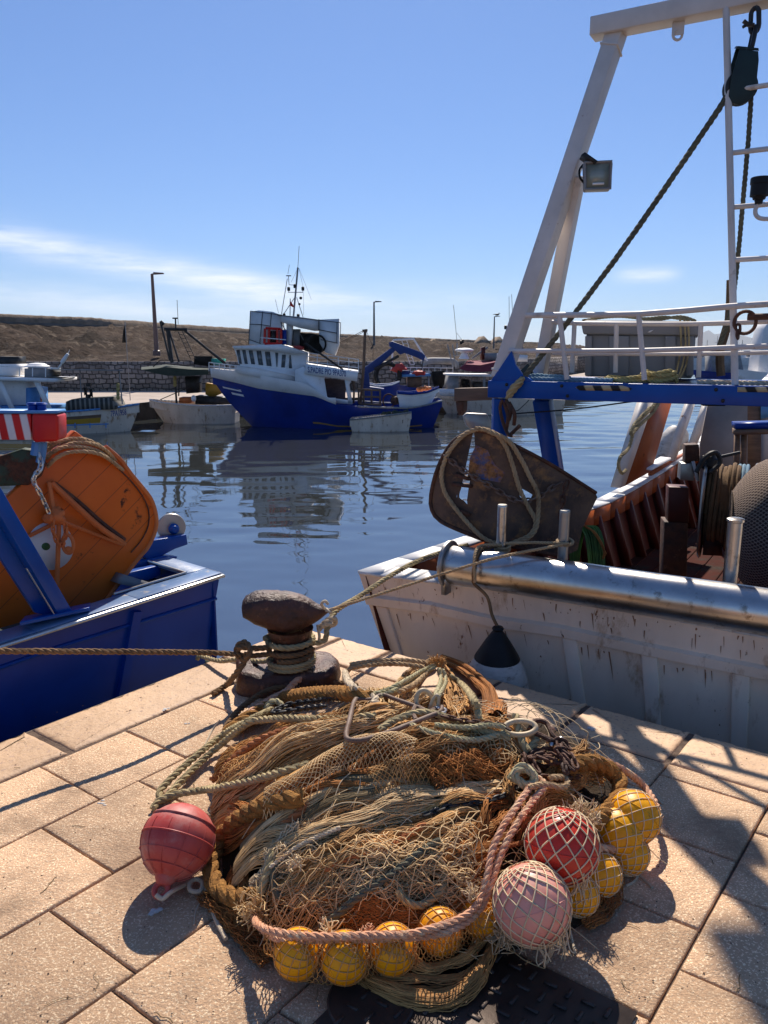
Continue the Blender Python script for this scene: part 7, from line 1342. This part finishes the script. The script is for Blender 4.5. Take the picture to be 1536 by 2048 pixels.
for pts, lab in ((((600, 1600, .08), (540, 1612, .07), (480, 1640, .06), (445, 1675, .05), (428, 1715, .04), (424, 1755, .035), (438, 1785, .04), (470, 1800, .045), (510, 1800, .05)), 'coarse brown coir rope bent round the left end of the heap'),
                 (((1120, 1540, .10), (1165, 1530, .10), (1205, 1535, .09), (1235, 1560, .08), (1240, 1590, .08), (1222, 1620, .08), (1190, 1645, .08), (1150, 1660, .08)), 'coarse brown coir rope bent round the right end of the heap'),
                 (((455, 1470, .06), (510, 1430, .07), (570, 1400, .08), (640, 1390, .08), (700, 1392, .08), (740, 1402, .08)), 'coarse brown coir rope along the back left of the heap')):
    P = smooth_path([S(*q) for q in pts], .006); mb = MB(); mb.rope(P+A3((0, 0, .008)), .028, n=8, pitch=.15)
    RR = np.random.default_rng(3)
    for k in range(500): i = RR.integers(0, len(P)-1); a = RR.normal(size=3); a /= np.linalg.norm(a); q = P[i]+a*.026; t = RR.normal(size=3)*.010; mb.tube([q, q+a*.005+t*.5, q+a*.003+t], .0009, 3, caps=False)
    obj('coir_rope', mb, M('coir'), label=lab, cat='rope')
hr([(540, 1735), (600, 1690), (680, 1655)], .006, 'rope_cream', 'thin pale cord at the left of the heap', e=.08)
# ties, tufts
def tuft(px, py, e, r, n, m_, lab, ln=.03, seed=0):
    c = S(px, py, e); R2 = np.random.default_rng(seed); mb = MB(); mb.ell(c, r*.7, 12, 8, jit=.6)
    for k in range(n):
        a = R2.normal(size=3); a /= np.linalg.norm(a); a[2] = abs(a[2]); s_ = c+a*r*.5; b_ = s_+a*ln*R2.uniform(.4, 1)+R2.normal(size=3)*ln*.3; mb.tube(smooth_path([s_, (s_+b_)/2+R2.normal(size=3)*ln*.25, b_], .008), .0014, 4, caps=False)
    obj('tuft', mb, M(m_), label=lab, cat='knot', angle=180)
tuft(874, 1328, .12, .028, 160, 'twine_tan', 'frayed tan knot tying the top of the heap', seed=1); tuft(1012, 1868, .05, .035, 170, 'twine_cream', 'frayed cream knot left below the pink float', .06, 2); tuft(1165, 1640, .11, .022, 160, 'twine_cream', 'frayed white tuft on top of the red netted float', .05, 3)
tuft(945, 1790, .13, .014, 40, 'twine_cream', 'small frayed tie where the pink ropes turn upward', .025, 4); tuft(1045, 1632, .12, .016, 12, 'rope_pink', 'tight pink binding on the twin rope', .01, 5); tuft(735, 1868, .13, .012, 24, 'rope_pink', 'small pink binding on the front rope', .02, 6); tuft(515, 1825, .06, .03, 150, 'twine_light', 'frayed bunch at the left end of the front rope', .05, 7)
tuft(590, 1728, .09, .014, 30, 'twine_cream', 'pale little knot in the left of the heap', .03, 8); tuft(660, 1868, .125, .012, 26, 'twine_cream', 'white twine tie on the front rope, left one', .035, 9)
mb = MB(); k3 = S(1045, 1560, .10); mb.rope(smooth_path([k3+A3(q)*.9 for q in ((-.04, 0, 0), (-.01, .02, .03), (.03, .0, .03), (.035, -.02, 0), (0, -.03, .0), (-.03, -.01, .025), (.0, .01, .045), (.03, .02, .02))], .006), .014); obj('rope_knot', mb, M('rope_teal'), label='grey green knot right of the centre of the heap', cat='knot')
mb = MB(); k3 = S(548, 1418, .09); mb.rope(smooth_path([k3+A3(q)*.9 for q in ((-.04, 0, 0), (-.01, .02, .03), (.03, .0, .03), (.045, -.02, 0), (.01, -.03, .0), (-.03, -.01, .02), (.0, .01, .035))], .006), .013); obj('rope_knot', mb, M('rope_teal'), label='pale green knot where the olive rope doubles back', cat='knot')
# --- ironwork
mb = MB(); tri = SPT([(712, 1398), (706, 1410), (699, 1440), (692, 1470), (700, 1480), (730, 1479), (790, 1460), (850, 1436), (880, 1424), (884, 1414)], .135)
mb.tube(smooth_path(tri, .01), .0085, 10); mb.tube(smooth_path(SPT([(712, 1398), (740, 1399), (765, 1390), (790, 1398), (830, 1412), (850, 1420)], .135), .01), .0075, 10); obj('triangle_link', mb, M('iron_brown'), label='bent iron rod triangle lying on top of the heap', cat='shackle')
def ring(px, py, e, R_, r, tilt, m_, lab, name='ring', cat='ring'):
    c = S(px, py, e); X = unit(tilt[0]); Y = unit(tilt[1]); mb = MB(); mb.tube([c+X*math.cos(t)*R_[0]+Y*math.sin(t)*R_[1] for t in np.linspace(0, 2*math.pi, 36, endpoint=False)], r, 10, closed=True); return obj(name, mb, M(m_), label=lab, cat=cat)
mat('ring_cream', (0.62, 0.50, 0.32), (0.50, 0.36, 0.20), 9, .45, bump=.2, rust=(*RUL, 12, .58, .68))
ring(850, 1405, .15, (.030, .042), .0085, ((1, .3, 0), (-.2, .3, 1)), 'ring_cream', 'cream coloured ring at the tip of the metal triangle, left one'); ring(868, 1412, .14, (.012, .038), .006, ((1, -.2, 0), (.3, .2, 1)), 'ring_cream', 'narrow cream link hanging right of the cream ring')
mb = MB(); mb.tube(smooth_path(SPT([(862, 1428), (868, 1416), (890, 1418), (888, 1425), (868, 1424)], .145), .005), .005, 8); obj('snap_link', mb, M('steel'), label='small bright steel snap link beside the cream ring', cat='shackle')
mb = MB(); mb.tube(smooth_path(SPT([(832, 1440), (826, 1425), (834, 1412), (852, 1424), (872, 1418)], .13), .006), .008, 8); obj('hook', mb, M('iron_brown'), label='curved iron hook under the tip of the metal triangle', cat='hook')
ring(1040, 1456, .11, (.052, .026), .0095, ((1, 0, .05), (0, .8, .5)), 'ring_cream', 'large brown cream ring at the right shoulder of the heap')
mb = MB(); mb.tube(smooth_path(SPT([(1058, 1460), (1070, 1442), (1092, 1446), (1104, 1468), (1118, 1484), (1102, 1480), (1080, 1470), (1060, 1462)], .125), .006), .0085, 8); obj('shackle', mb, M('iron_rust'), label='long rusty shackle joining the large ring and the chain', cat='shackle'); mb = MB(); mb.tube(SPT([(1092, 1480), (1126, 1486)], .12), .010, 10); mb.ell(S(1122, 1480, .12), .013); mb.ell(S(1104, 1490, .115), .012); obj('shackle_bolt', mb, M('steel'), label='bright bolt of the rusty shackle', cat='bolt')
mb = MB(); mb.chain(smooth_path(SPT([(885, 1432), (920, 1440), (960, 1446), (1000, 1450), (1020, 1460)], .12), .005), .030, .0038); obj('chain', mb, M('iron_rust'), label='fine dark chain running from the cream ring to the right', cat='chain')
mb = MB(); R3 = np.random.default_rng(8)
for k in range(9):
    g_ = [(1120, 1490), (1145, 1515), (1155, 1550), (1125, 1560), (1085, 1545), (1060, 1520), (1075, 1500), (1110, 1515), (1140, 1540)]
    pts = [(g_[(k+i) % 9][0]+R3.normal()*9, g_[(k+i) % 9][1]+R3.normal()*7, .05+.012*k+R3.random()*.01) for i in range(4)]; mb.chain(smooth_path([S(*q) for q in pts], .005), .040, .0052)
obj('chain', mb, M('iron_rust'), label='pile of dark iron chain on the right of the heap', cat='chain')
mb = MB(); mb.chain(smooth_path(SPT([(850, 1630), (900, 1612), (960, 1605), (1010, 1590), (1040, 1570)], .055), .005), .03, .004); obj('chain', mb, M('dark_metal'), label='thin chain half buried above the broad pale fold', cat='chain')
mb = MB(); mb.chain(smooth_path(SPT([(690, 1392), (640, 1400), (580, 1408), (545, 1425), (600, 1418), (650, 1412)], .085), .005), .032, .0045); obj('chain', mb, M('dark_metal'), label='black chain at the back left of the heap', cat='chain')
# --- floats and buoys
def sphere_net(mb, c, r, n, tw, rad, pole=(0, 0, 1), vmax=1.9, jit=.02, seed=0, cut=None):
    z = unit(pole); x = unit(np.cross(z, (0.2, 1, 0.1))); y = np.cross(z, x); R2 = np.random.default_rng(seed)
    for s_ in (1, -1):
        for k in range(n):
            P = []
            for v in np.linspace(-vmax, vmax, 44):
                f = (2*math.pi*k/n)+s_*v*tw+jit*math.sin(v*5+k*1.7); th = 2*math.atan(math.exp(v)); q = z*math.cos(th)*-1+(x*math.cos(f)+y*math.sin(f))*math.sin(th); P.append(c+q*(r+rad*.6))
            mb.tube(P, rad, 5, caps=False)
def buoy(px, py, dia_px, z0, m_, lab, name='float', net=None, pole=(0, 0, 1), group=None, cat='float', el_=(1, 1, 1), ribs=None):
    # distance found from the apparent size of the thing resting at height z0
    d = ray(px, py); r = .1
    for _ in range(12): t = (z0+r-EYE)/d[2]; r = dia_px/2/FPX*t*1.0
    c = O+d*t; o = thing(name, lab, cat, c-A3((0, 0, r)), group); zz = unit(pole); xx = unit(np.cross(zz, (0.2, 1, .1))); yy = np.cross(zz, xx)
    mb = MB(); mb.ell(c, (r*el_[0], r*el_[1], r*el_[2]*.97), 44, 26, ax=(xx, yy, zz), jit=.018); mb.tube([c+(xx*math.cos(t)+yy*math.sin(t))*r*1.004 for t in np.linspace(0, 2*math.pi, 48, endpoint=False)], r*.018, 6, closed=True); body = obj('ball', mb, M(m_), o)
    if net:
        mb = MB(); sphere_net(mb, c, r*max(el_)*1.0 if el_[2] == 1 else r, net[0], net[1], net[2], pole, seed=int(px)); obj('netting', mb, M(net[3] if len(net) > 3 else 'twine_cream'), o, angle=180)
    return o, c, r
gy = 'yellow floats threaded along the head rope'
ylab = ['yellow float at the left end of the front row', 'second yellow float from the left in the front row, brightest', 'third yellow float from the left in the front row, twine tie above it', 'fourth yellow float from the left, partly under the rope', 'fifth front float, tucked left of the frayed cream knot', 'yellow float peeping from under the red netted float', 'yellow float right of and below the red netted float', 'shaded yellow float just inside the right rope hoop', 'large bright yellow float inside the right rope hoop', 'yellow float hanging below the right rope hoop']
for i, (x, y, dd, z0) in enumerate(((596, 1908, 96, .03), (690, 1915, 98, .03), (785, 1898, 96, .03), (880, 1862, 90, .03), (962, 1832, 84, .03), (1156, 1790, 82, 0), (1200, 1748, 86, 0), (1236, 1666, 102, .04), (1268, 1634, 104, .07), (1256, 1706, 84, 0))):
    pole = unit((.6, -.3, .5)) if i < 5 else unit((.5, .5, .4)); o, c_, r_ = buoy(x, y, dd, z0, 'float_yellow', ylab[i], net=(12, .80, .0014, 'twine_tan' if i < 5 else 'twine_cream'), pole=pole, group=gy)
# net curtain hanging over the front floats from the rope down
mb = MB(); F_ = [G(545, 1905, .0), G(600, 1960, .0), G(690, 1972, .0), G(790, 1955, .0), G(890, 1920, .0), G(985, 1880, .0)]; U_ = [S(530, 1860, .14), S(600, 1874, .16), S(690, 1876, .165), S(785, 1872, .165), S(880, 1858, .16), S(960, 1815, .15)]
Fp, Up = smooth_path(F_, .01), smooth_path(U_, .01); nU = 46
def cur(u, v):
    a = Up[min(len(Up)-1, int(u*(len(Up)-1)))]; b_ = Fp[min(len(Fp)-1, int(u*(len(Fp)-1)))]; q = a+(b_-a)*v; bul = math.sin(v*math.pi)*.045*(.75+.25*math.cos(u*5*2*math.pi*1.0)); q = q+A3((-.1, -1, .15))*bul; q[2] = max(.003, q[2]); return q
for s_ in (1, -1):
    for k in range(-8, nU+8):
        P = []
        for v in np.linspace(0, 1, 15):
            u = (k+s_*v*4+.12*math.sin(v*9+k))/nU
            if 0 <= u <= 1: P.append(cur(u, v))
        if len(P) > 3: mb.tube(P, .0015, 4, caps=False)
obj('net_curtain', mb, M('twine_tan'), label='tan diamond netting hanging over the front yellow floats', cat='net', angle=180)
# red netted float, pink netted float
o, c_, r_ = buoy(1124, 1692, 146, .15, 'buoy_red', 'large red float wrapped in cream netting', name='buoy', net=(14, .80, .0022), pole=unit((.15, .35, .93)), cat='buoy')
o2, c2, r2 = buoy(1064, 1808, 154, .075, 'buoy_pink', 'large faded pink float wrapped in cream netting, nearest of the two', name='buoy', net=(15, .80, .0021), pole=unit((-.3, .45, .84)), cat='buoy')
mb = MB(); R4 = np.random.default_rng(2)
for (c0_, r0_, n0, dirv) in ((c2, r2, 34, unit((.75, -.3, -.6))), (c_, r_, 26, unit((.5, -.5, -.7)))):
    for k in range(n0):
        a = unit(dirv+R4.normal(size=3)*.35); s_ = c0_+a*r0_; e_ = s_+A3((R4.normal()*.015, R4.normal()*.015-.01, -R4.uniform(.02, .07))); e_[2] = max(.003, e_[2]); mb.tube(smooth_path([s_, (s_+e_)/2+R4.normal(size=3)*.008, e_], .006), .0018, 4)
obj('net_fringe', mb, M('twine_cream'), label='frayed cream fringe hanging from the netted floats', cat='net', kind='stuff', angle=180)
rope_thing([c2+A3((r2*.9, -.02, -.03)), G(1140, 1862, .02), G(1150, 1905, .006)], .004, 'rope_cream', 'short cream rope end right of the pink float')
# red buoy at the left with ribs and eye
pole = unit((-.15, -.62, -.5)); o, c_, r_ = buoy(356, 1682, 147, .02, 'buoy_red_faded', 'faded red buoy with an eye lug lying at the left end of the heap', name='buoy', pole=pole, cat='buoy')
z = pole; x = unit(np.cross(z, (0.2, 1, .1))); y = np.cross(z, x); mb = MB()
for k in range(12): f = 2*math.pi*k/12; mb.tube([c_+(z*math.cos(t)+(x*math.cos(f)+y*math.sin(f))*math.sin(t))*(r_+.0002) for t in np.linspace(.35, 1.9, 24)], .0013, 5)
for th in (.75, 1.15, 1.55, 2.1): mb.tube([c_+(z*math.cos(th)+(x*math.cos(f)+y*math.sin(f))*math.sin(th))*(r_+.0004) for f in np.linspace(0, 2*math.pi, 60, endpoint=False)], .0014 if th < 2 else .004, 6, closed=True)
obj('mould_seam', mb, M('buoy_red_faded'), o)
mb = MB(); q = c_+z*r_; mb.lathe([(.036, -.02), (.030, .0), (.022, .012), (.018, .016)], q, z, 24); e0 = q+z*.028; mb.tube([e0+z*math.cos(t)*.020+x*math.sin(t)*.020 for t in np.linspace(0, 2*math.pi, 26, endpoint=False)], .0085, 10, closed=True); obj('eye_lug', mb, M('buoy_red_faded'), o)
mb = MB(); P = [e0+A3((-.01, -.02, .0)), e0+A3((.01, -.025, -.01)), e0+A3((.03, -.01, .0)), G(372, 1768, .02), G(392, 1758, .03), G(405, 1765, .03), G(400, 1782, .02), G(380, 1780, .02), G(382, 1762, .03), G(410, 1755, .02)]; mb.tube(smooth_path(P, .008), .007, 8); mb.tube(smooth_path([G(405, 1755, .03), G(415, 1790, .015), G(432, 1840, .010), G(452, 1878, .008)], .02), .0065, 8); mb.tube(smooth_path([G(420, 1795, .012), G(398, 1808, .008), G(390, 1830, .005), G(388, 1850, .004)], .02), .0025, 6)
obj('trailing_cord', mb, M('rope_cream'), label='knotted cream cord trailing from the faded red buoy', cat='cord')
for pts, lab in ((((1250, 1700, .05), (1275, 1745, .006), (1305, 1775, .004)), 'thin cream cord end on the stones right of the yellow floats'), (((1262, 1705, .05), (1278, 1735, .01), (1270, 1760, .004), (1252, 1772, .004)), 'curled cream cord end below the rope hoop'), (((1262, 1560, .05), (1300, 1580, .03), (1325, 1608, .004)), 'cream cord end pointing right above the yellow floats'), (((440, 1440, .06), (425, 1460, .03), (410, 1490, .01)), 'thin tan cord drooping at the back left')):
    mb = MB(); mb.tube(smooth_path([G(*q) for q in pts], .01), .0042, 7); obj('cord', mb, M('rope_cream'), label=lab, cat='cord')
# --- iron covers in the paving
mat('cast_iron', (0.10, 0.075, 0.06), (0.06, 0.045, 0.038), 9, .5, metal=.5, bump=.3, bscale=60)
cv0 = thing('manhole_cover', 'square cast iron manhole cover with raised studs in the shaded paving', 'manhole cover', Q(2.32, 1.75, .002))
mb = MB(); a0_, a1_, b0_, b1_ = 2.02, 2.62, 1.60, 2.20
mb.hull8([Q(a0_, b0_, .002), Q(a1_, b0_, .002), Q(a1_, b1_, .002), Q(a0_, b1_, .002), Q(a0_, b0_, .008), Q(a1_, b0_, .008), Q(a1_, b1_, .008), Q(a0_, b1_, .008)]); pl = obj('plate', mb, M('cast_iron'), cv0, smooth=False)
mb = MB()
for i in range(11):
    for j in range(11):
        a_, b2 = a0_+.045+i*.05, b0_+.045+j*.05
        if (i+j) % 2: mb.hull8([Q(a_-.018, b2-.006, .0085), Q(a_+.018, b2-.006, .0085), Q(a_+.018, b2+.006, .0085), Q(a_-.018, b2+.006, .0085)]+[Q(a_-.015, b2-.004, .0125), Q(a_+.015, b2-.004, .0125), Q(a_+.015, b2+.004, .0125), Q(a_-.015, b2+.004, .0125)])
        else: mb.hull8([Q(a_-.006, b2-.018, .0085), Q(a_+.006, b2-.018, .0085), Q(a_+.006, b2+.018, .0085), Q(a_-.006, b2+.018, .0085)]+[Q(a_-.004, b2-.015, .0125), Q(a_+.004, b2-.015, .0125), Q(a_+.004, b2+.015, .0125), Q(a_-.004, b2+.015, .0125)])
obj('tread', mb, M('cast_iron'), pl, smooth=False, kind='stuff')
mb = MB(); cc = G(742, 2005, .003); mb.lathe([(.11, 0), (.11, .006), (.105, .009), (.095, .006), (.02, .006)], cc, n=48); obj('round_cover', mb, M('cast_iron'), label='round black iron cover at the bottom of the photo', cat='manhole cover')
# litter: pale scraps and droppings on the stones
mat('scrap', (0.62, 0.60, 0.57), (0.5, 0.47, 0.43), 30, .8, bump=.5)
for i, (x, y, s_, lab) in enumerate(((310, 1822, .016, 'pale scrap in the shadow of the faded red buoy'), (1182, 1457, .018, 'white scrap in the shadow near the right quay edge'), (330, 1418, .012, 'white spot on the coping left of the rope tail'), (205, 1606, .010, 'small pale spot on the sunlit stones at left'), (374, 1447, .008, 'tiny white spot behind the doubled olive rope'))):
    c = G(x, y, .001); mb = MB(); R5 = np.random.default_rng(i)
    for k in range(5): a = c+A3((R5.normal()*s_*.6, R5.normal()*s_*.5, 0)); mb.ell(a, (s_*.6, s_*.45, .0016+.002*(i < 2)), 10, 6, jit=.6)
    obj('scrap', mb, M('scrap'), label=lab, cat='scrap')

# scraps of twine and grit lying about on the stones
mb = MB(); R8 = np.random.default_rng(31)
for k in range(46):
    px_, py_ = R8.uniform(20, 1500), R8.uniform(1480, 2040); q = G(px_, py_, .003); th = R8.uniform(0, 6.28); P = []
    for i in range(R8.integers(4, 12)): th += R8.normal()*.35; q = q+A3((math.cos(th), math.sin(th), 0))*.008; P.append(q)
    if hm(q[0], q[1]) == 0: mb.tube(smooth_path(P, .006), R8.uniform(.0006, .0013), 4)
obj('twine_scraps', mb, M('twine_olive'), label='short scraps of old twine scattered on the paving', cat='litter', kind='stuff', angle=180)
mb = MB()
for k in range(520):
    q = G(R8.uniform(0, 1536), R8.uniform(1400, 2048), .002); r_ = R8.uniform(.0009, .0028)
    if hm(q[0], q[1]) == 0: mb.ell(q, (r_, r_*R8.uniform(.6, 1), r_*.6), 6, 4)
obj('grit', mb, M('mortar'), label='dark grit scattered over the paving stones', cat='grit', kind='stuff')
